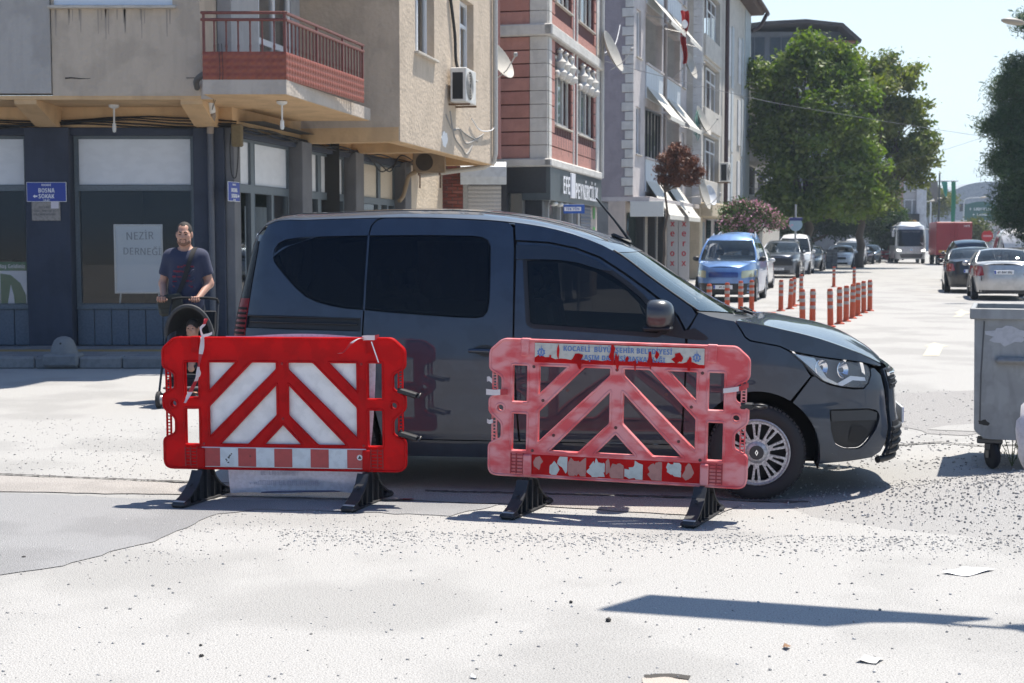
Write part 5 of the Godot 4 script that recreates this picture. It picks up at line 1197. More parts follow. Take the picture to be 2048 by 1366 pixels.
func arc(c: Vector2, r: float, a0: float, a1: float, k := 12) -> Array:
	var o = []
	for i in k + 1:
		var a = deg_to_rad(lerpf(a0, a1, float(i) / k)); o.append(c + Vector2(cos(a), sin(a)) * r)
	return o

func hubcap_mesh(r: float, spokes := 10, slot := 0.5) -> MB:
	var mb = MB.new()
	var loops = [circle(Vector2.ZERO, r * 0.93, 48)]
	for i in spokes:
		for e in [[0.0, 0.4, 0.86, slot], [0.5, 0.5, 0.84, slot * 0.42]]:
			var a = TAU * (i + e[0]) / spokes; var wd = PI / spokes * e[3]
			var h = []
			for k in [[e[1], -0.8], [e[2], -1.0], [e[2] + 0.015, 0.0], [e[2], 1.0], [e[1], 0.8]]:
				h.append(Vector2(cos(a + wd * k[1]), sin(a + wd * k[1])) * r * k[0])
			loops.append(h)
	mb.prism(loops, 0.0, 0.022)
	var X = Transform3D(Basis(Vector3.RIGHT, PI / 2), Vector3.ZERO)
	mb.lathe([Vector2(r * 0.92, 0.0), Vector2(r * 0.92, 0.022), Vector2(r * 0.96, 0.03), Vector2(r, 0.026), Vector2(r * 1.02, 0.0)], 48, X)
	mb.lathe([Vector2(r * 0.34, 0.02), Vector2(r * 0.30, 0.032), Vector2(r * 0.2, 0.036), Vector2(0, 0.038)], 32, X)
	return mb
func make_wheel(parent, pos: Vector3, r: float, w: float, rimr: float, side: float, spokes := 10, detail := false, called := "wheel", alloy = null):
	# a wheel whose outer face looks along side * z
	var x = Transform3D(Basis(Vector3.RIGHT, PI / 2 * side), Vector3.ZERO)   # the lathe's y axis along +-z
	var mb = MB.new(); var h = w * 0.5
	var prof = [Vector2(rimr, -h * 0.9), Vector2(r * 0.9, -h), Vector2(r * 0.97, -h * 0.85), Vector2(r, -h * 0.6), Vector2(r, h * 0.6), Vector2(r * 0.985, h * 0.82), Vector2(r * 0.93, h * 0.98), Vector2(rimr * 1.1, h), Vector2(rimr, h * 0.86), Vector2(rimr * 0.97, h * 0.4)]
	mb.lathe(prof, 48, x)
	if detail:
		for i in 64:
			var a = TAU * i / 64.0
			var e = Vector3(cos(a), sin(a), 0)
			var b = Basis(e, Vector3(-e.y, e.x, 0), Vector3(0, 0, 1))
			mb.box(e * (r * 0.992) + Vector3(0, 0, side * h * 0.72), Vector3(0.014, r * 0.062, h * 0.3), b)
	var tyre = put(called, mb, mat("tyre_rubber", C(0.018, 0.018, 0.02), 0.75), parent)
	tyre.position = pos
	var bk = MB.new(); bk.lathe([Vector2(rimr, -h * 0.2), Vector2(0, -h * 0.2)], 24, x)
	put("brake_disc", bk, mat("wheel_inside", C(0.012, 0.012, 0.013), 0.6), tyre)
	var cap = hubcap_mesh(rimr, spokes) 
	var c = put("hubcap", cap, alloy if alloy else mat("hubcap_silver", C(0.52, 0.52, 0.53), 0.36, {"metal": 0.4, "tex": ramp_tex("capdirt", 31, 0.03, 4, 512, 0.62, 1.05), "uvs": 3.0, "local": true}), tyre)
	c.position = Vector3(0, 0, side * h * 0.62)
	if side < 0: c.rotation.y = PI
	return tyre
func number_plate(text: String, parent, pos: Vector3, turn: float, called := "number_plate", size := Vector2(0.52, 0.11)):
	var mb = MB.new(); mb.cbox(Vector3.ZERO, Vector3(size.x, size.y, 0.012), 0.004)
	var o = put(called, mb, mat("plate_white", C(0.75, 0.76, 0.76), 0.4), parent)
	o.position = pos; o.rotation.y = turn
	var bl = MB.new(); bl.box(Vector3(-size.x * 0.5 + 0.025, 0, 0.0075), Vector3(0.042, size.y - 0.012, 0.003))
	put("blue_band", bl, mat("plate_blue", C(0.01, 0.05, 0.35), 0.4), o)
	if text: letter(text, size.y * 0.52, mat("plate_black", C(0.02, 0.02, 0.02), 0.5), o, Vector3(0.02, 0, 0.009), Basis(), "lettering", "Droid Sans", true, 0.95)
	return o

func build_van():
	var cs = CarShape.new()
	cs.wy = V2([0.15, 0.80, 0.35, 0.862, 0.6, 0.884, 0.9, 0.886, 1.08, 0.872, 1.3, 0.835, 1.55, 0.775, 1.72, 0.728, 1.82, 0.695, 1.92, 0.66])
	cs.fy = V2([0.15, 0.86, 0.25, 0.925, 0.42, 0.955, 0.58, 0.935, 0.72, 0.922, 0.84, 0.885, 0.95, 0.85, 1.2, 0.84])
	cs.ry = V2([0.2, -3.60, 0.6, -3.61, 0.95, -3.575, 1.1, -3.555, 1.4, -3.495, 1.7, -3.43, 1.82, -3.39])
	cs.ys = V2([-3.44, 1.66, -3.38, 1.725, -3.27, 1.782, -3.0, 1.800, -2.65, 1.810, -2.4, 1.815, -2.0, 1.808, -1.6, 1.781, -1.33, 1.737, -1.137, 1.682, -0.911, 1.583, -0.686, 1.42, -0.52, 1.303, -0.38, 1.212, -0.25, 1.165, -0.1, 1.145, 0.137, 1.10, 0.386, 1.038, 0.573, 0.971, 0.70, 0.915, 0.78, 0.872, 0.87, 0.82])
	cs.yc = V2([-3.44, 1.74, -3.38, 1.80, -3.25, 1.845, -2.94, 1.864, -2.56, 1.882, -2.2, 1.887, -1.84, 1.875, -1.43, 1.817, -1.1, 1.727, -0.8, 1.600, -0.545, 1.432, -0.304, 1.278, -0.1, 1.172, 0.0, 1.142, 0.06, 1.152, 0.29, 1.122, 0.555, 1.056, 0.686, 0.992, 0.784, 0.928, 0.87, 0.845])
	cs.xm = -0.45; cs.nf = 4.2; cs.nr = 9.0; cs.crown = 2.2; cs.roof_to = -0.95
	var t = thing("panel_van", "dark grey passenger van with tinted windows stopped behind the two barriers", "van", Vector3(1.6865, 0, -9.752), deg_to_rad(-8.0))
	var dust = ramp_tex("dust", 32, 0.008, 5, 1024, 0.85, 1.12, 0.3, 0.75)
	var paint = mat("van_paint", C(0.042, 0.057, 0.082), 0.56, {"metal": 0.8, "coat": 1.0, "coatr": 0.02, "tex": dust, "uvs": 0.5})
	var black = mat("van_plastic", C(0.014, 0.015, 0.017), 0.5, {"tex": fine(), "uvs": 2.0})
	var gl = mat("van_glass", C(0.002, 0.003, 0.005), 0.02, {"alpha": 0.965, "spec": 0.32})
	var fgl = mat("van_front_glass", C(0.003, 0.005, 0.007), 0.02, {"alpha": 0.84, "spec": 0.36})
	var wgl = mat("van_windscreen", C(0.02, 0.035, 0.045), 0.01, {"alpha": 0.45, "spec": 0.6})
	# side panels
	var rg = smooth(V2([-3.229, 1.565, -3.20, 1.645, -3.12, 1.672, -2.861, 1.685, -2.567, 1.69, -2.569, 1.45, -2.573, 1.203, -2.797, 1.227, -2.967, 1.279, -3.069, 1.36, -3.18, 1.475]), 3)
	rg = V2([-3.231, 1.548, -3.226, 1.6, -3.20, 1.64, -3.15, 1.664, -3.06, 1.676, -2.861, 1.685, -2.569, 1.691, -2.577, 1.203, -2.70, 1.212, -2.80, 1.228, -2.90, 1.253, -2.98, 1.288, -3.05, 1.343, -3.13, 1.42, -3.195, 1.488, -3.222, 1.52])
	var track = V2([-3.407, 1.156, -2.597, 1.144, -2.597, 1.063, -3.415, 1.076])
	var R := 0.375
	var rear_arch = arc(Vector2(-2.81, 0.3), R, 10, 170, 16)
	var quarter = V2([-3.355, 1.655]) + cs.shoulder(-3.30, -2.47, 14, 0.002) + V2([-2.52, 1.797, -2.553, 1.76, -2.567, 1.697, -2.576, 1.2, -2.585, 0.97, -2.52, 0.62]) + arc(Vector2(-2.81, 0.3), R, 48, 170, 14) + V2([-3.25, 0.30, -3.44, 0.30, -3.45, 0.6, -3.425, 0.945, -3.393, 1.3, -3.362, 1.595])
	var qm = MB.new()
	flip_pair(cs, "rear_quarter_panel", [quarter, rg, track], paint, t)
	flip_pair(cs, "quarter_glass", [rg], gl, t, -0.003, 0.004, 0.08, 0.008)
	flip_pair(cs, "door_track", [track], black, t, -0.014, 0.001, 0.1, 0.0)
	flip_pair(cs, "inner_panel", [cs.shoulder(-3.3, -0.42, 30, 0.02) + V2([-0.22, 1.13, -0.12, 1.0, -0.43, 0.95, -0.44, 0.36, -2.42, 0.36, -2.42, 0.72, -3.3, 0.72]), Array(Geometry2D.offset_polygon(PackedVector2Array(rg), -0.02)[0]), Array(Geometry2D.offset_polygon(PackedVector2Array(V2([-2.54, 1.67, -1.76, 1.66, -1.76, 1.18, -2.54, 1.22])), 0.0)[0]), V2([-1.46, 1.52, -1.25, 1.52, -1.04, 1.46, -0.84, 1.34, -0.70, 1.20, -0.64, 1.10, -1.43, 1.13])], mat("arch_black", C(0.008, 0.008, 0.008), 0.9), t, -0.028, 0.0, 0.1, 0.0)
	var rail = MB.new()
	for s in [1.0, -1.0]:
		var pts = []
		for i in 9:
			var x = lerpf(-3.38, -2.62, i / 8.0); pts.append(Vector3(x, lerpf(1.117, 1.106, i / 8.0), s * (cs.W(x, 1.11) - 0.006)))
		rail.tube(pts, 0.009, 6)
		pts = []
		for i in 9:
			var x = lerpf(-3.40, -2.60, i / 8.0); pts.append(Vector3(x, lerpf(1.155, 1.143, i / 8.0), s * (cs.W(x, 1.15) + 0.001)))
		rail.tube(pts, 0.006, 6)
	put("track_rail", rail, black, t)
	var dg = rounded(V2([-2.570, 1.690, -2.15, 1.692, -1.85, 1.688, -1.737, 1.672, -1.737, 1.155, -1.85, 1.158, -2.156, 1.172, -2.570, 1.203]), 0.001, 1)
	dg = V2([-2.570, 1.691, -2.15, 1.693, -1.86, 1.688, -1.80, 1.68, -1.76, 1.66, -1.741, 1.62, -1.737, 1.45, -1.737, 1.26, -1.748, 1.195, -1.775, 1.165, -1.82, 1.156, -1.95, 1.16, -2.156, 1.172, -2.38, 1.187, -2.576, 1.203])
	var slide = V2([-2.572, 1.2, -2.565, 1.697, -2.551, 1.76, -2.518, 1.797, -2.465, 1.811]) + cs.shoulder(-2.4, -1.66, 8, 0.004) + V2([-1.62, 1.775, -1.592, 1.745, -1.580, 1.6, -1.573, 1.144, -1.573, 0.98, -1.555, 0.62, -1.535, 0.345, -2.455, 0.345, -2.475, 0.44, -2.52, 0.62, -2.581, 0.97])
	flip_pair(cs, "sliding_door", [slide, dg], paint, t)
	flip_pair(cs, "door_glass", [dg], gl, t, -0.003, 0.004, 0.08, 0.008)
	var fg = V2([-1.495, 1.53, -1.38, 1.538, -1.25, 1.533, -1.15, 1.518, -1.04, 1.485, -0.94, 1.44, -0.84, 1.37, -0.75, 1.295, -0.68, 1.215, -0.625, 1.14, -0.612, 1.09, -0.64, 1.065, -1.006, 1.09, -1.33, 1.11, -1.44, 1.116, -1.463, 1.13])
	var fdtop = V2([-1.568, 1.655, -1.35, 1.642, -1.18, 1.607, -1.02, 1.548, -0.85, 1.44, -0.70, 1.333, -0.585, 1.245, -0.51, 1.17, -0.463, 1.08])
	var fdoor = fdtop + V2([-0.452, 0.96, -0.462, 0.7, -0.475, 0.476, -0.49, 0.345, -1.53, 0.345, -1.55, 0.62, -1.568, 0.98, -1.568, 1.144])
	flip_pair(cs, "front_door", [fdoor, fg], paint, t)
	flip_pair(cs, "front_door_glass", [fg], fgl, t, -0.006, 0.003, 0.08, 0.006)
	# black trim of the door frame, and the smoked deflector above the glass
	var fr = MB.new()
	var ring = []
	for p in fg: ring.append(p)
	var outer = Geometry2D.offset_polygon(PackedVector2Array(fg), 0.028, Geometry2D.JOIN_ROUND)[0]
	cs.panel(fr, 0, [Array(outer), fg], 0.0015, 0.0, 0.08, 0.004); cs.panel(fr, 1, [Array(outer), fg], 0.0015, 0.0, 0.08, 0.004)
	put("window_trim", fr, black, t)
	var visor = V2([-1.568, 1.632, -1.35, 1.622, -1.18, 1.587, -1.04, 1.53, -0.93, 1.46, -1.0, 1.465, -1.16, 1.514, -1.28, 1.53, -1.42, 1.535, -1.568, 1.535])
	flip_pair(cs, "wind_deflector", [visor], mat("smoked_plastic", C(0.012, 0.012, 0.013), 0.06, {"coat": 1.0}), t, 0.012, 0.0, 0.06, 0.006)
	var above = cs.shoulder(-1.585, -0.42, 20, 0.002) + V2([-0.39, 1.185, -0.43, 1.12, -0.455, 1.085, -0.503, 1.175, -0.578, 1.252, -0.695, 1.34, -0.845, 1.447, -1.016, 1.555, -1.178, 1.614, -1.35, 1.649, -1.575, 1.662])
	flip_pair(cs, "pillar_panel", [above], paint, t, 0.0, 0.002)
	var sail = V2([-0.605, 1.055, -0.60, 1.12, -0.535, 1.195, -0.47, 1.08, -0.40, 1.10, -0.33, 1.055, -0.31, 1.035, -0.33, 1.022, -0.45, 1.03])
	flip_pair(cs, "mirror_base_trim", [sail], black, t, 0.006, 0.0, 0.05, 0.008)
	var arch = arc(Vector2(0, 0.305), 0.392, 198, -8, 26)   # from the rear of the front arch over the top to its front
	var fend = V2([-0.447, 1.075, -0.425, 1.115, -0.375, 1.205, -0.30, 1.178, -0.2, 1.157, -0.148, 1.149, -0.115, 1.10, -0.081, 1.044, -0.05, 1.022, 0.138, 0.988, 0.198, 0.957, 0.24, 0.92, 0.28, 0.885, 0.335, 0.80, 0.21, 0.640])
	for p in arc(Vector2(0, 0.305), 0.392, 58, 185, 18): fend.append(p)
	fend += V2([-0.395, 0.24, -0.462, 0.24, -0.470, 0.476, -0.457, 0.7, -0.447, 0.96])
	flip_pair(cs, "front_wing", [fend], paint, t)
	var bon_side = V2([-0.148, 1.1475]) + cs.shoulder(-0.1, 0.80, 18, 0.002) + V2([0.79, 0.848, 0.74, 0.862, 0.69, 0.876, 0.636, 0.889, 0.388, 0.924, 0.21, 0.957, 0.14, 0.990, -0.048, 1.025, -0.078, 1.046, -0.113, 1.102])
	flip_pair(cs, "bonnet_side", [bon_side], paint, t, 0.0, 0.003, 0.05)
	var hl = V2([0.201, 0.953, 0.388, 0.92, 0.636, 0.885, 0.69, 0.868, 0.712, 0.845, 0.716, 0.80, 0.70, 0.75, 0.672, 0.722, 0.608, 0.722, 0.52, 0.735, 0.453, 0.752, 0.40, 0.775, 0.355, 0.808, 0.28, 0.888])
	# lamps: a dark bowl, reflectors in it, a clear cover
	flip_pair(cs, "headlight_bowl", [hl], mat("lamp_bowl", C(0.05, 0.052, 0.055), 0.3, {"metal": 0.6}), t, -0.075, 0.002, 0.05, 0.0)
	var chrome = mat("chrome", C(0.8, 0.8, 0.82), 0.08, {"metal": 1.0})
	for s in [1.0, -1.0]:
		for e in [[0.42, 0.85, 0.05, 0.045], [0.555, 0.835, 0.05, 0.04]]:
			var lm = MB.new(); var c = cs.P(0, e[0], e[1]); var nn = (cs.N(0, e[0], e[1]) + Vector3(0.6, 0, 0)).normalized()
			var bas = Basis.looking_at(-nn, Vector3.UP)
			lm.lathe([Vector2(0.004, -0.03), Vector2(e[2] * 0.6, -0.018), Vector2(e[2], 0.01), Vector2(e[2] * 1.12, 0.008)], 20, Transform3D(bas * Basis(Vector3.RIGHT, PI / 2), Vector3.ZERO))
			var lo = put("reflector", lm, chrome, t); lo.position = Vector3(c.x - 0.02, c.y, s * (c.z - 0.045))
			if s < 0: lo.scale.z = -1
	var drl = V2([0.50, 0.745, 0.60, 0.80, 0.70, 0.79, 0.705, 0.765, 0.615, 0.772, 0.545, 0.735])
	flip_pair(cs, "daytime_light_strip", [drl], mat("drl_white", C(0.7, 0.72, 0.74), 0.15, {"coat": 1.0}), t, -0.03, 0.0, 0.04, 0.01)
	flip_pair(cs, "indicator_strip", [V2([0.235, 0.94, 0.36, 0.915, 0.44, 0.79, 0.52, 0.748, 0.50, 0.742, 0.42, 0.772, 0.33, 0.86])], mat("lamp_silver", C(0.5, 0.52, 0.54), 0.12, {"metal": 0.85}), t, -0.02, 0.0, 0.04, 0.01)
	flip_pair(cs, "headlight_lens", [hl], mat("clear_lens", C(0.9, 0.95, 1.0), 0.01, {"alpha": 0.1}), t, 0.0, 0.003, 0.05, 0.0)
	var fog = rounded(V2([0.455, 0.585, 0.70, 0.588, 0.765, 0.572, 0.784, 0.53, 0.76, 0.455, 0.70, 0.37, 0.655, 0.33, 0.56, 0.33, 0.50, 0.36, 0.473, 0.44]), 0.02, 2)
	var bump = V2([0.340, 0.797, 0.358, 0.801, 0.402, 0.770, 0.453, 0.746, 0.52, 0.729, 0.608, 0.716, 0.674, 0.716, 0.704, 0.748, 0.72, 0.80, 0.716, 0.845, 0.745, 0.845, 0.79, 0.80, 0.815, 0.70, 0.83, 0.58, 0.845, 0.45, 0.83, 0.36, 0.80, 0.30, 0.74, 0.262, 0.60, 0.245, 0.40, 0.228, 0.378, 0.232])
	for p in arc(Vector2(0, 0.305), 0.392, -8, 56, 10): bump.append(p)
	flip_pair(cs, "front_bumper", [bump, fog], paint, t, 0.0, 0.003, 0.04)
	flip_pair(cs, "fog_lamp_surround", [fog], black, t, -0.022, 0.0, 0.05, 0.03)
	flip_pair(cs, "fog_lamp_bar", [V2([0.462, 0.582, 0.70, 0.585, 0.775, 0.562, 0.770, 0.505, 0.70, 0.508, 0.468, 0.505])], mat("van_plastic_satin", C(0.03, 0.033, 0.037), 0.4), t, -0.006, 0.004, 0.05, 0.02)
	flip_pair(cs, "fog_lamp_pocket", [rounded(V2([0.60, 0.478, 0.68, 0.478, 0.72, 0.44, 0.66, 0.365, 0.585, 0.365]), 0.03)], mat("van_pocket", C(0.006, 0.006, 0.007), 0.6), t, -0.016, 0.0, 0.05, 0.0)
	flip_pair(cs, "side_skirt", [V2([-2.44, 0.338, -0.49, 0.338, -0.475, 0.262, -0.52, 0.225, -2.40, 0.225, -2.45, 0.262])], paint, t, -0.008, 0.0, 0.1)
	# nose
	var nose_z := 0.62
	face(cs, "bumper_front", 2, [rect(-nose_z, 0.26, nose_z, 0.835), rect(-0.55, 0.705, 0.55, 0.815), rounded(V2([-0.45, 0.30, 0.45, 0.30, 0.52, 0.47, -0.52, 0.47]), 0.03)], paint, t, -0.001, 0.0, 0.05)
	face(cs, "grille", 2, [rect(-0.6, 0.70, 0.6, 0.825)], black, t, 0.004, 0.0, 0.05)
	for k in 3:
		var br = MB.new(); var pts = []
		for i in 13:
			var z = lerpf(-0.6, 0.6, i / 12.0); pts.append(cs.P(2, z, 0.728 + 0.034 * k) + Vector3(0.012, 0, 0))
		br.tube(pts, 0.008 if k < 2 else 0.013, 6)
		put("grille_bar", br, chrome if k == 2 else black, t)
	face(cs, "lower_grille", 2, [rect(-0.60, 0.27, 0.60, 0.49)], black, t, 0.003, 0.0, 0.05)
	for k in 4:
		var br = MB.new(); var pts = []
		for i in 13:
			var z = lerpf(-0.62, 0.62, i / 12.0); pts.append(cs.P(2, z, 0.29 + 0.05 * k) + Vector3(0.008, 0, 0))
		br.tube(pts, 0.016, 6); put("grille_slat", br, black, t)
	var lip = MB.new(); var lp = []
	for i in 17:
		var z = lerpf(-0.66, 0.66, i / 16.0); lp.append(cs.P(2, z, 0.25) + Vector3(0.0, -0.004, 0))
	lip.tube(lp, 0.022, 8); put("bumper_lip", lip, black, t)
	number_plate("", t, Vector3(0.985, 0.49, 0), PI / 2)
	# top
	var xw = func(q): return -0.911 + 0.135 * (1.0 - q * q)
	var xb = func(q): return -0.385 + 0.34 * (1.0 - q * q)
	var xh = func(q): return -0.14 + 0.14 * (1.0 - q * q)
	face(cs, "roof", 4, [cs.top_loop(func(q): return -3.42 - 0.0 * q, xw)], paint, t, 0.0, 0.0, 0.1, 0.01)
	face(cs, "windscreen", 4, [cs.top_loop(xw, xb, 0.975)], wgl, t, -0.003, 0.003, 0.06, 0.006)
	face(cs, "cowl", 4, [cs.top_loop(xb, xh, 1.0)], black, t, -0.01, 0.0, 0.06, 0.0)
	face(cs, "bonnet", 4, [cs.top_loop(xh, func(q): return 0.85 - 0.06 * absf(q))], paint, t, 0.0, 0.0, 0.05, 0.02)
	for s in [1.0, -1.0]:
		var rl = MB.new(); var pts = []; var pl = MB.new(); var p2 = []
		for i in 30:
			var x = lerpf(-3.3, -0.98, i / 29.0); pts.append(cs.P(4, x, s * 0.70) + Vector3(0, 0.001, 0))
		rl.tube(pts, 0.004, 6); put("roof_strip", rl, black, t)
		for i in 12:
			var x = lerpf(-0.93, -0.40, i / 11.0); p2.append(cs.P(4, x, s * 0.985))
		pl.tube(p2, 0.007, 6); put("screen_seal", pl, black, t)
		# tail lamp wrapping the rear corner
		face(cs, "tail_light_cover", 0 if s > 0 else 1, [V2([-3.396, 1.663, -3.362, 1.655, -3.36, 1.6, -3.382, 1.40, -3.395, 1.27, -3.483, 1.27, -3.455, 1.4])], mat("lamp_dark", C(0.008, 0.007, 0.009), 0.2, {"spec": 0.3}), t, 0.004, 0.0, 0.03, 0.02)
		face(cs, "tail_light", 0 if s > 0 else 1, [V2([-3.395, 1.268, -3.424, 0.945, -3.535, 0.945, -3.505, 1.13, -3.483, 1.268])], mat("lamp_red", C(0.16, 0.004, 0.007), 0.2, {"spec": 0.3}), t, 0.004, 0.0, 0.03, 0.02)
		for k in 8:
			var y = 0.96 + 0.033 * k
			face(cs, "light_bar", 0 if s > 0 else 1, [V2([-3.43 + (y - 0.95) * 0.09, y, -3.525 + (y - 0.95) * 0.14, y, -3.525 + (y - 0.95) * 0.14, y + 0.016, -3.43 + (y - 0.95) * 0.09, y + 0.016])], mat("lamp_red_dark", C(0.012, 0.002, 0.003), 0.4, {"spec": 0.2}), t, 0.007, 0.0, 0.05, 0.004)
		# mirror
		var mi = MB.new(); mi.ball(Vector3(0, 0, 0), Vector3(0.10, 0.10, 0.105), 20, 14)
		for i in mi.v.size():
			var q = mi.v[i]; q.x = signf(q.x) * pow(absf(q.x) / 0.10, 0.75) * 0.105; q.y = signf(q.y) * pow(absf(q.y) / 0.10, 0.7) * 0.098
			if q.x < -0.06: q.x = -0.06 - (absf(q.x) - 0.06) * 0.3
			mi.v[i] = q
		var mo = put("door_mirror", mi, mat("mirror_shell", C(0.035, 0.038, 0.042), 0.3, {"coat": 0.8, "coatr": 0.1, "tex": fine(), "uvs": 3.0}), t)
		mo.position = Vector3(-0.63, 1.19, s * 1.0)
		var ms = MB.new(); ms.cbox(Vector3(0, -0.085, 0), Vector3(0.19, 0.03, 0.16), 0.012); ms.tube([Vector3(0.02, -0.07, -0.02 * s), Vector3(0.04, -0.11, -0.16 * s)], 0.03, 8)
		put("mirror_stalk", ms, black, mo)
		# handles
		for hx in [[-1.79, 0.945, "sliding_door_handle"], [-1.40, 0.975, "front_door_handle"]]:
			if hx[2] == "front_door_handle": hx[0] = -1.43
			var cup = MB.new(); cs.panel(cup, 0 if s > 0 else 1, [smooth(V2([hx[0] - 0.05, hx[1], hx[0] + 0.02, hx[1] + 0.035, hx[0] + 0.09, hx[1] + 0.02, hx[0] + 0.10, hx[1] - 0.02, hx[0] + 0.03, hx[1] - 0.045]), 4)], 0.001, 0.0, 0.04, 0.0)
			var cp = put("handle_recess", cup, mat("van_recess", C(0.008, 0.01, 0.012), 0.4), t)
			var hb = MB.new(); var zz = cs.W(hx[0], hx[1])
			hb.tube([Vector3(hx[0] - 0.07, hx[1] - 0.005, s * (zz + 0.012)), Vector3(hx[0] - 0.04, hx[1] - 0.002, s * (zz + 0.032)), Vector3(hx[0] + 0.07, hx[1] - 0.004, s * (zz + 0.034)), Vector3(hx[0] + 0.11, hx[1] - 0.008, s * (zz + 0.012))], [0.012, 0.015, 0.015, 0.011], 8)
			put(hx[2], hb, paint, t)
	# rear
	face(cs, "tailgate", 3, [rect(-0.72, 0.55, 0.72, 1.70), rounded(rect(-0.6, 1.15, 0.6, 1.62), 0.05)], paint, t, 0.0, 0.0, 0.08)
	face(cs, "rear_window", 3, [rounded(rect(-0.6, 1.15, 0.6, 1.62), 0.05)], gl, t, -0.004, 0.0, 0.1)
	face(cs, "rear_bumper", 3, [rect(-0.78, 0.28, 0.78, 0.55)], paint, t, 0.02, 0.0, 0.08)
	var rb = MB.new(); cs.panel(rb, 0, [V2([-3.44, 0.30, -3.54, 0.30, -3.55, 0.55, -3.53, 0.93, -3.428, 0.93, -3.45, 0.6])], 0.002, 0.0, 0.04); cs.panel(rb, 1, [V2([-3.44, 0.30, -3.54, 0.30, -3.55, 0.55, -3.53, 0.93, -3.428, 0.93, -3.45, 0.6])], 0.002, 0.0, 0.04)
	put("bumper_corner", rb, paint, t)
	# aerial, wipers
	var ae = MB.new(); ae.tube([Vector3(-0.86, 1.655, 0.05), Vector3(-0.97, 1.80, 0.05), Vector3(-1.10, 1.955, 0.05)], [0.012, 0.008, 0.006], 8); ae.cbox(Vector3(-0.92, 1.672, 0.05), Vector3(0.16, 0.03, 0.05), 0.012, Basis(Vector3(0, 0, 1), -0.42))
	put("aerial", ae, black, t)
	for e in [[0.18, 0.62, 0.44], [-0.45, 0.05, 0.10]]:
		var wp = MB.new(); var p = []
		for i in 7:
			var q = lerpf(e[0], e[1], i / 6.0); p.append(cs.P(4, -0.24 + 0.20 * (1 - q * q) - 0.02 * i / 6.0, q) + Vector3(0, 0.018, 0))
		wp.tube(p, 0.008, 6); wp.tube([p[3] + Vector3(0.0, 0.012, 0), cs.P(4, -0.12 + 0.1, e[2]) + Vector3(0, 0.03, 0)], 0.011, 6)
		put("wiper", wp, black, t)
	# wheels and what closes the arches
	for s in [1.0, -1.0]:
		for wx in [0.0, -2.81]:
			make_wheel(t, Vector3(wx, 0.305, s * 0.775), 0.308, 0.2, 0.215, s, 10, true)
			var wl = MB.new()
			var A = arc(Vector2(wx, 0.305), 0.40, -15, 195, 18)
			for i in A.size() - 1:
				wl.quad(Vector3(A[i].x, A[i].y, s * 0.87), Vector3(A[i + 1].x, A[i + 1].y, s * 0.87), Vector3(A[i + 1].x, A[i + 1].y, s * 0.5), Vector3(A[i].x, A[i].y, s * 0.5))
			wl.prism([A], s * 0.5, s * 0.505)
			put("wheel_arch_liner", wl, mat("arch_black", C(0.008, 0.008, 0.008), 0.9), t)
			var lg = MB.new()
			lg.prism([V2([-0.011, 0.0, 0, 0.02, 0.011, 0, 0, -0.02]), V2([-0.005, 0, 0, -0.009, 0.005, 0.0, 0, 0.009])], 0.0, 0.004)
			var em = put("hub_emblem", lg, chrome, t); em.position = Vector3(wx, 0.305, s * (0.775 + 0.062 + 0.04)); em.rotation.y = 0.0 if s > 0 else PI
			var rg2 = MB.new(); rg2.lathe([Vector2(0.046, 0.0), Vector2(0.046, 0.006), Vector2(0, 0.006)], 24, Transform3D(Basis(Vector3.RIGHT, PI / 2), Vector3.ZERO))
			var eo = put("hub_centre", rg2, mat("hub_dark", C(0.03, 0.03, 0.033), 0.4), t); eo.position = Vector3(wx, 0.305, s * (0.775 + 0.062 + 0.033)); eo.rotation.y = 0.0 if s > 0 else PI
	# inside
	var inn = mat("van_interior", C(0.02, 0.021, 0.024), 0.85)
	var fl = MB.new(); fl.bbox(Vector3(-3.5, 0.26, -0.72), Vector3(-0.42, 0.36, 0.72)); fl.bbox(Vector3(-0.42, 0.4, -0.5), Vector3(0.78, 0.72, 0.5)); fl.bbox(Vector3(-0.5, 0.3, -0.78), Vector3(-0.35, 1.0, 0.78))
	put("floor_pan", fl, inn, t)
	var da = MB.new(); da.cbox(Vector3(-0.42, 1.02, 0), Vector3(0.5, 0.16, 1.44), 0.05); da.cbox(Vector3(-0.30, 1.09, 0), Vector3(0.45, 0.04, 1.36), 0.015)
	put("dashboard", da, inn, t)
	for e in [[-1.12, 0.38], [-1.12, -0.38], [-2.15, 0.42], [-2.15, 0.0], [-2.15, -0.42]]:
		var se = MB.new()
		se.cbox(Vector3(e[0], 0.62, e[1]), Vector3(0.5, 0.16, 0.46), 0.06); se.cbox(Vector3(e[0] - 0.3, 0.96, e[1]), Vector3(0.14, 0.62, 0.46), 0.06, Basis(Vector3(0, 0, 1), 0.2))
		se.cbox(Vector3(e[0] - 0.38, 1.38, e[1]), Vector3(0.1, 0.17, 0.24), 0.045, Basis(Vector3(0, 0, 1), 0.15))
		put("seat", se, inn, t)
	var sw = MB.new(); var sp = []
	for i in 21: sp.append(Vector3(0, cos(TAU * i / 20) * 0.18, sin(TAU * i / 20) * 0.18))
	sw.tube(sp, 0.014, 6, false); sw.box(Vector3.ZERO, Vector3(0.02, 0.03, 0.34))
	var so = put("steering_wheel", sw, inn, t); so.position = Vector3(-0.72, 1.05, -0.38); so.rotation.z = 0.5
	var rm = MB.new(); rm.cbox(Vector3(-0.83, 1.5, 0), Vector3(0.03, 0.07, 0.22), 0.01); put("rear_view_mirror", rm, inn, t)
func clip_band(L: Array, x0: float, x1: float) -> Array:
	var r = Geometry2D.intersect_polygons(PackedVector2Array(L), PackedVector2Array(rect(x0, -1, x1, 4)))
	return Array(r[0]) if r.size() else []
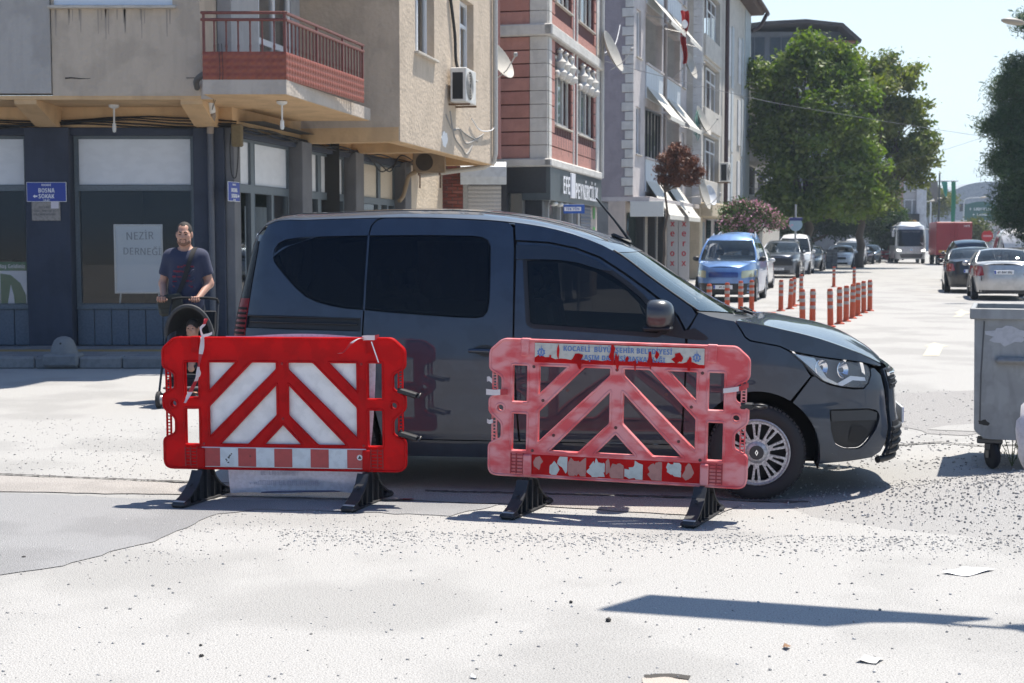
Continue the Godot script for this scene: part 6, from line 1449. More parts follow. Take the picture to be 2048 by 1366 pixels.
func make_car(called: String, label: String, cat: String, s: Dictionary, pos: Vector3, head: Vector3, group := "") -> Node3D:
	# s: L w h, bonnet (height at nose), cowl [x y], roof [x front, x rear], tail [x y] (end of the rear screen), tail_h, paint, plate
	var t = thing(called, label, cat, Vector3(pos.x, 0, pos.z), atan2(-head.z, head.x), group)
	var L = s.L; var w = s.w * 0.5; var h = s.h; var f = L * 0.5; var belt = s.get("belt", h * 0.60)
	var cs = CarShape.new(); cs.nf = s.get("nf", 3.6); cs.nr = s.get("nr", 4.5); cs.xm = 0.0; cs.crown = 2.2
	cs.wy = V2([0.15, w * 0.93, 0.35, w * 0.985, 0.6, w, belt, w * 0.975, lerpf(belt, h, 0.5), w * 0.87, h - 0.1, w * 0.74, h, w * 0.68])
	var bn = s.bonnet; var th = s.tail_h
	cs.fy = V2([0.15, f - 0.10, 0.3, f - 0.02, 0.5, f, bn - 0.1, f - 0.04, bn, f - 0.10, bn + 0.3, f - 0.12])
	cs.ry = V2([0.2, -f + 0.06, 0.5, -f, th - 0.15, -f + 0.02, th, -f + 0.05, h, -f + 0.08 if s.tail[0] < -f + 0.4 else -f + 0.06])
	var cx = s.cowl[0]; var cy = s.cowl[1]; var r0 = s.roof[0]; var r1 = s.roof[1]; var tx = s.tail[0]; var ty = s.tail[1]
	var e = h - 0.07
	cs.ys = V2([-f, th - 0.05, -f + 0.08, th - 0.015, tx, ty, lerpf(tx, r1, 0.5), lerpf(ty, e, 0.56), r1, e - 0.015, (r0 + r1) * 0.5, e, r0, e - 0.03, lerpf(r0, cx, 0.5), lerpf(e, cy, 0.46), cx, cy, lerpf(cx, f, 0.5), lerpf(cy, bn, 0.38), f - 0.12, bn - 0.03, f, bn - 0.10]) if tx > -f + 0.2 else V2([-f, ty, -f + 0.06, ty + 0.05, -f + 0.16, lerpf(ty, e, 0.6), r1, e - 0.015, (r0 + r1) * 0.5, e, r0, e - 0.03, lerpf(r0, cx, 0.5), lerpf(e, cy, 0.46), cx, cy, lerpf(cx, f, 0.5), lerpf(cy, bn, 0.38), f - 0.12, bn - 0.03, f, bn - 0.10])
	cs.yc = []
	for p in cs.ys: cs.yc.append(Vector2(p.x, p.y + (0.07 if p.x < cx + 0.1 and p.x > tx - 0.1 else 0.045)))
	var P = s.paint; var gl = mat("car_glass", C(0.008, 0.012, 0.015), 0.02, {"alpha": 0.8}); var bk = mat("car_black", C(0.015, 0.016, 0.018), 0.5)
	var wb = [f - s.get("fo", 0.85), -f + s.get("ro", 0.8)]; var wr = s.get("wr", 0.31); var ar = wr + 0.06
	var body = cs.shoulder(-f + 0.10, f - 0.14, 40, 0.0)
	var nose = V2([f - 0.13, bn - 0.05, f - 0.11, 0.5, f - 0.14, 0.25])
	body += nose
	for k in [0, 1]:
		for p in arc(Vector2(wb[k], wr), ar, -8, 188, 12): body.append(p)
	body += V2([-f + 0.14, 0.27, -f + 0.11, 0.5, -f + 0.10, th - 0.08])
	# glasshouse
	var gb = belt + 0.03; var ge = e - 0.10
	var win = rounded(V2([cx - 0.02 - (gb - cy) * (cx - r0) / (e - cy), gb, r0 - 0.12, ge, r1 + 0.05, ge - 0.02, lerpf(tx, r1, 0.30) + 0.12, gb + 0.02] if tx > -f + 0.2 else [cx - 0.02 - (gb - cy) * (cx - r0) / (e - cy), gb, r0 - 0.12, ge, r1 + 0.12, ge - 0.02, -f + 0.34, gb + 0.08]), 0.06, 2)
	var xs = [-f - 0.2, s.get("d0", wb[1] + 0.42), s.get("d1", (wb[0] + wb[1]) * 0.5 - 0.03), wb[0] - 0.45, f + 0.2]
	if s.get("doors", 4) == 2: xs = [-f - 0.2, s.get("d1", (wb[0] + wb[1]) * 0.5 - 0.12), wb[0] - 0.45, f + 0.2]
	var names = ["rear_quarter", "rear_door", "front_door", "front_wing"] if xs.size() == 5 else ["rear_quarter", "front_door", "front_wing"]
	for k in xs.size() - 1:
		var bd = clip_band(body, xs[k], xs[k + 1])
		if bd.is_empty(): continue
		var wn = clip_band(win, xs[k] + 0.05, xs[k + 1] - 0.05)
		var loops = [bd]
		if wn.size() > 2 and (k < xs.size() - 2): loops.append(wn)
		flip_pair(cs, names[k], loops, P, t, 0.0, 0.003, 0.14, 0.015)
		if loops.size() > 1: flip_pair(cs, "side_window", [wn], gl, t, -0.004, 0.0, 0.2, 0.0)
	flip_pair(cs, "sill_trim", [V2([wb[1] + ar, 0.26, wb[0] - ar, 0.26, wb[0] - ar, 0.20, wb[1] + ar, 0.20])], bk, t, 0.002, 0.0, 0.3, 0.01)
	# top
	var xw = func(q): return r0 + 0.10 * (1 - q * q)
	var xc = func(q): return cx - 0.02 + 0.16 * (1 - q * q)
	face(cs, "roof", 4, [cs.top_loop(func(q): return r1 - 0.04 * (1 - q * q), xw, 1.0, 8)], P, t, 0.0, 0.0, 0.2, 0.01)
	face(cs, "windscreen", 4, [cs.top_loop(xw, xc, 0.96, 8)], mat("car_screen", C(0.02, 0.03, 0.035), 0.02, {"alpha": 0.5}), t, -0.002, 0.002, 0.15, 0.0)
	for sg in [-1.0, 1.0]:
		var pl = MB.new(); var pp = []
		for i in 8: pp.append(cs.P(4, lerpf(r0, cx, i / 7.0), sg * 0.985))
		pl.tube(pp, 0.03, 6); put("windscreen_pillar", pl, P, t)
	face(cs, "bonnet", 4, [cs.top_loop(xc, func(q): return f - 0.10 - 0.02 * absf(q), 1.0, 8)], P, t, 0.0, 0.002, 0.14, 0.02)
	if tx > -f + 0.2:
		face(cs, "rear_screen", 4, [cs.top_loop(func(q): return tx + 0.06 - 0.05 * (1 - q * q), func(q): return r1 - 0.04 * (1 - q * q), 0.93, 8)], gl, t, 0.0, 0.002, 0.15, 0.0)
		for sg in [-1.0, 1.0]:
			var pl = MB.new(); var pp = []
			for i in 8: pp.append(cs.P(4, lerpf(r1, tx, i / 7.0), sg * 0.97))
			pl.tube(pp, 0.04, 6); put("rear_pillar", pl, P, t)
		face(cs, "boot_lid", 4, [cs.top_loop(func(q): return -f + 0.09, func(q): return tx + 0.06 - 0.05 * (1 - q * q), 1.0, 8)], P, t, 0.0, 0.002, 0.14, 0.02)
		face(cs, "boot_panel", 3, [rect(-w * 0.68, 0.55, w * 0.68, th - 0.02)], P, t, 0.004, 0.0, 0.12, 0.01)
	else:
		face(cs, "roof_end", 4, [cs.top_loop(func(q): return -f + 0.07, func(q): return r1, 1.0, 8)], P, t, 0.0, 0.0, 0.2, 0.01)
		face(cs, "tailgate", 3, [rect(-w * 0.70, 0.45, w * 0.70, ty), rect(-w * 0.58, belt, w * 0.58, ty - 0.12)], P, t, 0.0, 0.0, 0.15, 0.01)
		face(cs, "rear_window", 3, [rect(-w * 0.58, belt, w * 0.58, ty - 0.12)], gl, t, -0.003, 0.0, 0.2, 0.0)
	# ends
	var low = s.get("bumper", P)
	face(cs, "front_bumper", 2, [rect(-w * 0.93, 0.22, w * 0.93, 0.52)], low, t, 0.006, 0.0, 0.1, 0.02)
	face(cs, "front_panel", 2, [rect(-w * 0.90, 0.52, w * 0.90, bn - 0.03)], P, t, 0.0, 0.0, 0.1, 0.02)
	face(cs, "grille", 2, [rounded(s.get("grille", rect(-w * 0.45, 0.56, w * 0.45, bn - 0.12)), 0.03, 2)], s.get("grille_mat", bk), t, 0.012, 0.0, 0.12, 0.02)
	face(cs, "lower_grille", 2, [rounded(rect(-w * 0.55, 0.25, w * 0.55, 0.37), 0.03, 2)], bk, t, 0.012, 0.0, 0.12, 0.01)
	var hl = s.get("lamp", [0.52, 0.60, 0.90, 0.16])
	for sg in [-1.0, 1.0]:
		var x0 = sg * w * hl[0]; var x1 = sg * w * hl[2]; var y = hl[1]
		var lp = rounded(V2([x0, y, x1, y + 0.04, x1, y + hl[3] + 0.02, x0, y + hl[3] - 0.02]), 0.03, 2)
		face(cs, "headlight", 2, [lp], mat("lamp_front_%s" % s.get("lampc", "clear"), C(0.55, 0.56, 0.56) if s.get("lampc", "clear") == "clear" else C(0.42, 0.42, 0.28), 0.1, {"coat": 1.0, "metal": 0.3}), t, 0.010, 0.0, 0.1, 0.02)
		var tl = s.get("tlamp", [0.62, th - 0.34, 0.99, 0.28])
		face(cs, "tail_light", 3, [rounded(V2([sg * w * tl[0], tl[1] + 0.05, sg * w * tl[2], tl[1], sg * w * tl[2], tl[1] + tl[3], sg * w * (tl[0] + 0.06), tl[1] + tl[3]]), 0.03, 2)], mat("lamp_red2", C(0.26, 0.01, 0.012), 0.12, {"coat": 1.0}), t, 0.010, 0.0, 0.08, 0.02)
		var mi = MB.new(); mi.ball(Vector3.ZERO, Vector3(0.07, 0.075, 0.10), 12, 8); mi.tube([Vector3(0.0, -0.03, 0), Vector3(0, -0.05, -sg * 0.14)], 0.03, 6)
		put("door_mirror", mi, s.get("mirror", P), t).position = Vector3(cx - 0.42, belt + 0.1, sg * (w + 0.08))
		for k in [0, 1]:
			make_wheel(t, Vector3(wb[k], wr, sg * (w - 0.11)), wr, 0.19, wr * 0.68, sg, 8, false)
			var wl = MB.new(); var A = arc(Vector2(wb[k], wr), ar + 0.01, -15, 195, 12)
			for i in A.size() - 1: wl.quad(Vector3(A[i].x, A[i].y, sg * (w - 0.02)), Vector3(A[i + 1].x, A[i + 1].y, sg * (w - 0.02)), Vector3(A[i + 1].x, A[i + 1].y, sg * (w - 0.35)), Vector3(A[i].x, A[i].y, sg * (w - 0.35)))
			wl.prism([A], sg * (w - 0.36), sg * (w - 0.35)); put("wheel_arch", wl, mat("arch_black", C(0.008, 0.008, 0.008), 0.9), t)
	face(cs, "rear_bumper", 3, [rect(-w * 0.93, 0.24, w * 0.93, 0.56)], low, t, 0.008, 0.0, 0.1, 0.02)
	face(cs, "rear_valance", 3, [rect(-w * 0.75, 0.20, w * 0.75, 0.30)], bk, t, 0.012, 0.0, 0.1, 0.02)
	number_plate(s.get("plate", ""), t, Vector3(f + 0.025, 0.42, 0), PI / 2); number_plate(s.get("plate", ""), t, Vector3(-f - 0.02, s.get("rear_plate", 0.72), 0), -PI / 2)
	var fl = MB.new(); fl.bbox(Vector3(-f + 0.25, 0.2, -w + 0.3), Vector3(f - 0.25, 0.34, w - 0.3)); put("floor_pan", fl, bk, t)
	for z in [-0.36, 0.36]:
		var se = MB.new(); se.cbox(Vector3(0.0, 0.75, z), Vector3(0.16, 0.75, 0.46), 0.06, Basis(Vector3(0, 0, 1), 0.2)); se.cbox(Vector3(-0.1, 1.2 if h < 1.6 else 1.35, z), Vector3(0.09, 0.17, 0.24), 0.04); put("seat", se, mat("seat_grey", C(0.05, 0.05, 0.055), 0.9), t)
	var da = MB.new(); da.cbox(Vector3(cx - 0.3, belt - 0.02, 0), Vector3(0.6, 0.16, s.w - 0.3), 0.05); put("dashboard", da, mat("seat_grey", C(0.05, 0.05, 0.055), 0.9), t)
	if s.get("rails", false):
		for sg in [-1.0, 1.0]:
			var rl = MB.new(); var pp = []
			for i in 9: pp.append(cs.P(4, lerpf(r1 + 0.15, r0 - 0.25, i / 8.0), sg * 0.93) + Vector3(0, 0.05 if i > 0 and i < 8 else 0.0, 0))
			rl.tube(pp, 0.02, 6); put("roof_rail", rl, mat("rail_silver", C(0.5, 0.5, 0.52), 0.3, {"metal": 0.7}), t)
	if s.get("aerial", false):
		var ae = MB.new(); var q = cs.P(4, r1 + 0.3, 0.0); ae.tube([q, q + Vector3(-0.06, 0.17, 0)], 0.008, 5); put("aerial", ae, bk, t)
	return t
func car_paint(key, c, metal := 0.3): return mat("paint_" + key, c, 0.3, {"metal": metal, "coat": 0.9, "coatr": 0.03, "tex": ramp_tex("dust", 32, 0.008, 5, 1024, 0.85, 1.12, 0.3, 0.75), "uvs": 0.5})
func hatch(paint, L := 4.05) -> Dictionary: return {"L": L, "w": 1.76, "h": 1.45, "bonnet": 0.82, "cowl": [0.86, 0.97], "roof": [0.15, -1.45], "tail": [-L * 0.5, 0.98], "tail_h": 0.95, "belt": 0.92, "paint": paint}
func sedan(paint, L := 4.35) -> Dictionary: return {"L": L, "w": 1.70, "h": 1.47, "bonnet": 0.80, "cowl": [0.88, 0.95], "roof": [0.12, -0.95], "tail": [-1.55, 1.04], "tail_h": 1.02, "belt": 0.92, "paint": paint}
func suv(paint, L := 4.5) -> Dictionary: return {"L": L, "w": 1.86, "h": 1.70, "bonnet": 1.02, "cowl": [0.92, 1.14], "roof": [0.20, -1.75], "tail": [-L * 0.5, 1.12], "tail_h": 1.05, "belt": 1.08, "wr": 0.35, "paint": paint}
func mpv(paint, L := 4.15) -> Dictionary: return {"L": L, "w": 1.72, "h": 1.80, "bonnet": 0.98, "cowl": [1.12, 1.12], "roof": [0.55, -1.75], "tail": [-L * 0.5, 1.25], "tail_h": 1.1, "belt": 1.08, "nr": 9.0, "paint": paint}
func mix(a: Dictionary, b: Dictionary) -> Dictionary: a.merge(b, true); return a
func build_traffic():
	var near = Vector3(-0.27, 0, 0.963); var away = Vector3(0.27, 0, -0.963)
	var pk = "cars parked along the left kerb"; var pr = "cars on the right side of the street"
	var front = func(px, d, L, hd): return Vector3((px - 1024.0) / F * d, 0, -d) - hd * L * 0.5
	var white = car_paint("white", C(0.66, 0.67, 0.68), 0.0); var dgrey = car_paint("dark_grey", C(0.05, 0.055, 0.065), 0.4); var silver = car_paint("silver", C(0.44, 0.44, 0.44), 0.6); var black = car_paint("black", C(0.010, 0.011, 0.013), 0.2)
	var bluep = car_paint("blue", C(0.11, 0.22, 0.45), 0.35)
	make_car("blue_minivan", "bright blue small van with black bumper nearest of the cars parked at the left kerb", "van", mix(mpv(bluep), {"doors": 2, "bumper": mat("car_black", C(0.015, 0.016, 0.018), 0.5), "mirror": mat("car_black", C(0.015, 0.016, 0.018), 0.5), "lamp": [0.56, 0.66, 0.97, 0.22], "lampc": "yellowed", "grille": rect(-0.40, 0.68, 0.40, 0.82), "grille_mat": car_paint("blue_deep", C(0.02, 0.05, 0.22)), "rails": true, "plate": "41 LR 8", "aerial": true}), front.call(1446, 38.3, 4.15, near), near, pk)
	make_car("white_hatchback", "white hatchback parked behind the bright blue van", "car", mix(hatch(white), {"lamp": [0.5, 0.62, 0.92, 0.15]}), front.call(1478, 47.5, 4.05, near), near, pk)
	make_car("grey_suv", "dark grey SUV with wide dark grille beside the flowering shrub", "car", mix(suv(car_paint("grey_blue", C(0.10, 0.115, 0.14), 0.5)), {"grille": rect(-0.62, 0.58, 0.62, 0.92), "lamp": [0.62, 0.78, 0.93, 0.10], "rails": true, "plate": "34 RT 12"}), front.call(1556, 64.0, 4.5, near), near, pk)
	make_car("white_panel_van", "white high roofed van parked right behind the dark grey SUV", "van", mix(mpv(white, 4.4), {"h": 1.95, "w": 1.8, "doors": 2}), front.call(1583, 71.0, 4.4, near), near, pk)
	make_car("dark_hatchback", "dark hatchback parked between the white van and the grey block stack", "car", hatch(dgrey, 4.2), front.call(1612, 79.0, 4.2, near), near, pk)
	make_car("white_car", "white car with bright bonnet just past the grey block stack", "car", mix(hatch(white, 4.1), {"lamp": [0.5, 0.6, 0.9, 0.14]}), front.call(1678, 88.0, 4.1, near), near, pk)
	make_car("grey_estate", "grey car with roof rails behind the white car past the block stack", "car", mix(suv(car_paint("mid_grey", C(0.16, 0.165, 0.17), 0.5)), {"rails": true}), front.call(1691, 94.5, 4.5, near), near, pk)
	make_car("small_white_van", "small white van parked between the grey car and the black car", "van", mpv(white), front.call(1706, 100.5, 4.15, near), near, pk)
	make_car("black_car", "black car nose out before the blue grey car at the far kerb", "car", hatch(black), front.call(1722, 104.5, 4.05, near), near, pk)
	make_car("blue_grey_car", "blue grey car parked just before the red car", "car", hatch(car_paint("blue_grey", C(0.11, 0.16, 0.22), 0.5)), front.call(1737, 109.0, 4.05, near), near, pk)
	make_car("red_car", "red car parked left of the white bus", "car", hatch(car_paint("red", C(0.32, 0.012, 0.02), 0.2)), front.call(1757, 114.5, 4.05, near), near, pk)
	var rb = make_car("white_roofbox_car", "white car carrying a roof box beside the bus's front corner", "car", mix(hatch(white), {"rails": true}), front.call(1776, 121.0, 4.05, near), near, pk)
	var bx = MB.new(); bx.cbox(Vector3(-0.5, 1.65, 0), Vector3(1.5, 0.35, 0.8), 0.1); put("roof_box", bx, white, rb)
	make_car("far_white_car", "farthest white car parked by the bus's left flank", "car", hatch(white), front.call(1787, 128.0, 4.05, near), near, pk)
	make_car("silver_sedan", "silver sedan seen from behind at the right kerb with plate 41 BAT 390", "car", mix(sedan(silver), {"plate": "41 BAT 390", "rear_plate": 0.80, "tlamp": [0.62, 0.66, 1.0, 0.32], "aerial": true}), Vector3(13.80, 0, -39.3) + away * 2.17, away, pr)
	make_car("black_sedan", "black sedan parked directly ahead of the silver sedan", "car", sedan(black, 4.4), Vector3(14.75, 0, -44.9) + away * 2.2, away, pr)
	make_car("pale_blue_car", "pale blue car in front of the black sedan on the right", "car", hatch(car_paint("pale_blue", C(0.36, 0.44, 0.50), 0.4)), Vector3(17.2, 0, -52.0) + away * 2.0, away, pr)
	make_car("dark_suv", "dark SUV ahead of the pale blue car on the right", "car", suv(dgrey), Vector3(19.1, 0, -58.5) + away * 2.2, away, pr)
	make_car("grey_right_car", "grey car at the picture's right edge beyond the silver sedan", "car", hatch(car_paint("mid_grey", C(0.16, 0.165, 0.17), 0.5)), Vector3(19.6, 0, -52.5) + away * 2.0, away, pr)
	make_car("white_long_van", "long white van farther up the right kerb under the road signs", "van", mix(mpv(white, 5.4), {"h": 2.1, "w": 2.0, "roof": [1.1, -2.3], "cowl": [1.7, 1.2], "doors": 2}), Vector3(24.5, 0, -68.0) + away * 2.7, away, pr)
	# bus
	var bp = Vector3((1821.0 - 1024) / F * 107.0, 0, -107.0); var hd = Vector3(-0.195, 0, 0.98).normalized()
	var t = thing("white_bus", "white midibus with a dark windscreen driving towards the crossing", "bus", bp, atan2(-hd.z, hd.x))
	var cs = CarShape.new(); cs.nf = 7.0; cs.nr = 12.0; cs.xm = -4.0; cs.crown = 4.0
	cs.wy = V2([0.3, 1.12, 1.0, 1.16, 2.0, 1.14, 2.7, 1.08, 3.0, 1.02]); cs.fy = V2([0.3, -0.05, 0.8, 0.0, 1.3, -0.03, 2.2, -0.3, 3.0, -0.62]); cs.ry = V2([0.3, -8.0, 3.0, -7.9])
	cs.ys = V2([-8.0, 2.75, -7.6, 2.82, -4, 2.85, -1.0, 2.82, -0.55, 2.72, -0.4, 2.6]); cs.yc = V2([-8.0, 2.9, -7.6, 3.0, -4, 3.02, -1.0, 3.0, -0.55, 2.88, -0.4, 2.75])
	var gl = mat("bus_glass", C(0.01, 0.013, 0.017), 0.03, {"alpha": 0.9}); var bk = mat("car_black", C(0.015, 0.016, 0.018), 0.5)
	var arches = []
	var side = cs.shoulder(-7.9, -0.62, 20) + V2([-0.4, 2.3, -0.2, 1.4, -0.16, 0.9, -0.2, 0.35])
	for x in [-1.6, -6.2]:
		for p in arc(Vector2(x, 0.42), 0.52, -5, 185, 10): side.append(p)
	side += V2([-7.9, 0.35])
	flip_pair(cs, "side_panel", [side], white, t, 0.0, 0.0, 0.3, 0.02)
	for k in 5: flip_pair(cs, "side_window", [rounded(rect(-7.5 + k * 1.3, 1.4, -6.3 + k * 1.3, 2.45), 0.08, 2)], gl, t, 0.006, 0.0, 0.4, 0.01)
	face(cs, "front_panel", 2, [rect(-1.1, 0.35, 1.1, 2.9)], white, t, 0.0, 0.0, 0.15, 0.02)
	face(cs, "windscreen", 2, [rounded(rect(-1.0, 1.32, 1.0, 2.60), 0.12, 3)], gl, t, 0.012, 0.0, 0.15, 0.02)
	face(cs, "lower_grille", 2, [rounded(V2([-0.75, 0.42, 0.75, 0.42, 0.85, 0.75, -0.85, 0.75]), 0.08, 2)], mat("bus_grille", C(0.10, 0.10, 0.11), 0.5), t, 0.012, 0.0, 0.15, 0.02)
	for sg in [-1.0, 1.0]:
		face(cs, "headlight", 2, [rounded(V2([sg * 0.72, 0.92, sg * 1.05, 0.95, sg * 1.06, 1.12, sg * 0.76, 1.06]), 0.04, 2)], mat("bus_lamp_on", C(0.8, 0.8, 0.8), 0.2, {"emit": C(1.0, 0.98, 0.92), "emitk": 1.6}), t, 0.02, 0.0, 0.1, 0.02)
		var mr = MB.new(); mr.tube([Vector3(-0.5, 2.6, sg * 1.0), Vector3(-0.1, 2.65, sg * 1.3), Vector3(-0.1, 2.45, sg * 1.36)], 0.04, 6); mr.cbox(Vector3(-0.1, 2.25, sg * 1.36), Vector3(0.1, 0.42, 0.2), 0.04); put("mirror_arm", mr, white, t)
		for x in [-1.6, -6.2]: make_wheel(t, Vector3(x, 0.42, sg * 1.0), 0.42, 0.26, 0.26, sg, 8)
	face(cs, "roof", 4, [cs.top_loop(func(q): return -7.9, func(q): return -0.5, 1.0, 8)], white, t, 0.0, 0.0, 0.3, 0.02)
	var ac = MB.new(); ac.cbox(Vector3(-3.5, 3.05, 0), Vector3(3.6, 0.3, 1.6), 0.12); put("roof_unit", ac, white, t); var fl = MB.new(); fl.bbox(Vector3(-7.6, 0.36, -0.9), Vector3(-0.4, 0.6, 0.9)); put("floor_pan", fl, bk, t)
	print_line(t, Transform3D(Basis(Vector3.UP, PI / 2), Vector3(-0.33, 2.45, 0)), 1.3, 0.12, 11, mat("dest_grey", C(0.25, 0.26, 0.27), 0.5), 4)
	var pa = MB.new(); pa.cbox(Vector3(-0.10, 1.48, -0.75), Vector3(0.02, 0.22, 0.3), 0.004); put("paper", pa, white, t)
	face(cs, "emblem", 2, [circle(Vector2(0, 1.02), 0.09, 16)], mat("chrome", C(0.8, 0.8, 0.82), 0.08, {"metal": 1.0}), t, 0.02, 0.0, 0.1, 0.0)
	# lorry
	hd = Vector3(0.2, 0, -0.98).normalized(); t = thing("red_lorry", "red box lorry seen from behind next to the white bus", "truck", Vector3(31.5, 0, -100.0), atan2(-hd.z, hd.x))
	var redp = plain("lorry_red", C(0.27, 0.012, 0.022), 0.45); var mb = MB.new(); mb.cbox(Vector3(3.0, 1.90, 0), Vector3(6.0, 2.36, 2.44), 0.04); put("box_body", mb, redp, t)
	for z in [-0.62, 0.62]:
		var dm = MB.new(); dm.cbox(Vector3(-0.02, 1.90, z), Vector3(0.05, 2.26, 1.18), 0.02); var door = put("rear_door", dm, redp, t)
		var lb = MB.new(); lb.tube([Vector3(-0.06, 0.85, z * 0.35), Vector3(-0.06, 2.95, z * 0.35)], 0.02, 6); put("lock_rod", lb, redp, door)
		var ym = MB.new(); ym.cbox(Vector3(-0.052, 0.98, z * 1.2), Vector3(0.02, 0.16, 0.6), 0.006); put("yellow_reflector", ym, mat("reflector_yellow", C(0.55, 0.32, 0.04), 0.4), t)
		var tl = MB.new(); tl.cbox(Vector3(-0.02, 0.58, z * 1.35), Vector3(0.08, 0.13, 0.3), 0.02); put("tail_light", tl, mat("lamp_red2", C(0.26, 0.01, 0.012), 0.12, {"coat": 1.0}), t)
		for x in [1.0, 5.6]: make_wheel(t, Vector3(x, 0.42, signf(z) * 1.0), 0.42, 0.3, 0.26, signf(z), 8)
	print_line(t, Transform3D(Basis(Vector3.UP, -PI / 2), Vector3(-0.05, 2.78, 0.85)), 0.4, 0.14, 4, mat("sign_white", C(0.75, 0.75, 0.75), 0.5), 3)
	mb = MB.new(); mb.bbox(Vector3(0.0, 0.5, -0.5), Vector3(7.8, 0.72, 0.5)); mb.bbox(Vector3(-0.05, 0.42, -1.1), Vector3(0.06, 0.52, 1.1)); put("chassis", mb, bk, t)
	mb = MB.new(); mb.cbox(Vector3(7.0, 1.5, 0), Vector3(1.7, 1.9, 2.1), 0.15); put("cab", mb, white, t); number_plate("", t, Vector3(-0.06, 0.6, 0), -PI / 2)
func two_tone(key, a: Color, b: Color, sd, freq, lo := 0.3, hi := 0.7, oct := 5, size := 512) -> Texture2D:
	if texs.has(key): return texs[key]
	var im = noise_img(sd, freq, oct, size); im.convert(Image.FORMAT_L8)
	var d = im.get_data(); var o = PackedByteArray(); o.resize(d.size() * 3)
	var lut = []
	for i in 256:
		var t = smoothstep(lo, hi, i / 255.0); var c = a.lerp(b, t).linear_to_srgb(); lut.append([int(c.r * 255), int(c.g * 255), int(c.b * 255)])
	for i in d.size():
		var c = lut[d[i]]; o[i * 3] = c[0]; o[i * 3 + 1] = c[1]; o[i * 3 + 2] = c[2]
	texs[key] = ImageTexture.create_from_image(Image.create_from_data(size, size, false, Image.FORMAT_RGB8, o)); return texs[key]
func ribbon(pts: Array, w: float, wdir: Vector3, bands := 0.16, sd := 1) -> MB:
	# a strip of warning tape: white with red bands, twisting a little
	var mb = MB.new(); var rg = rng_of(sd); var P = smooth(pts, 6, false); var s = 0.0
	var ph = rg.randf() * 6.0
	for i in P.size() - 1:
		var red = fmod(s, bands * 2.0) > bands
		mb.paint(Color(0.45, 0.03, 0.04) if red else Color(0.68, 0.62, 0.62))
		var a = wdir.rotated(Vector3.UP, 0.9 * sin(i * 0.35 + ph)) * w * 0.5; var b = wdir.rotated(Vector3.UP, 0.9 * sin((i + 1) * 0.35 + ph)) * w * 0.5
		mb.quad(P[i] - a, P[i] + a, P[i + 1] + b, P[i + 1] - b); s += P[i].distance_to(P[i + 1])
	return mb
func barrier_loops() -> Array:
	var half = V2([0.705, 1.045, 0.783, 0.975, 0.783, 0.862, 0.703, 0.82, 0.703, 0.722, 0.783, 0.685, 0.783, 0.60, 0.703, 0.533, 0.703, 0.438, 0.783, 0.401, 0.783, 0.25, 0.77, 0.223, 0.74, 0.212])
	var outer = []
	for p in half: outer.append(p)
	for i in range(half.size() - 1, -1, -1): outer.append(Vector2(-half[i].x, half[i].y))
	var L = [rounded(outer, 0.022, 3)]
	for s in [1.0, -1.0]:
		for q in [[0.543, 0.66, 0.647, 0.66, 0.647, 0.897, 0.543, 0.897], [0.543, 0.36, 0.647, 0.36, 0.647, 0.60, 0.543, 0.60], [0.29, 0.897, 0.484, 0.897, 0.484, 0.70], [0.034, 0.898, 0.20, 0.898, 0.484, 0.612, 0.484, 0.408, 0.034, 0.848], [0.034, 0.764, 0.420, 0.366, 0.225, 0.366, 0.034, 0.556]]:
			var h = V2(q); var m = []
			for p in h: m.append(Vector2(p.x * s, p.y))
			L.append(rounded(m, 0.012, 2))
		L.append(circle(Vector2(0.715 * s, 0.625), 0.026, 18))
	L.append(rounded(V2([0, 0.505, 0.133, 0.366, -0.133, 0.366]), 0.012, 2))
	return L
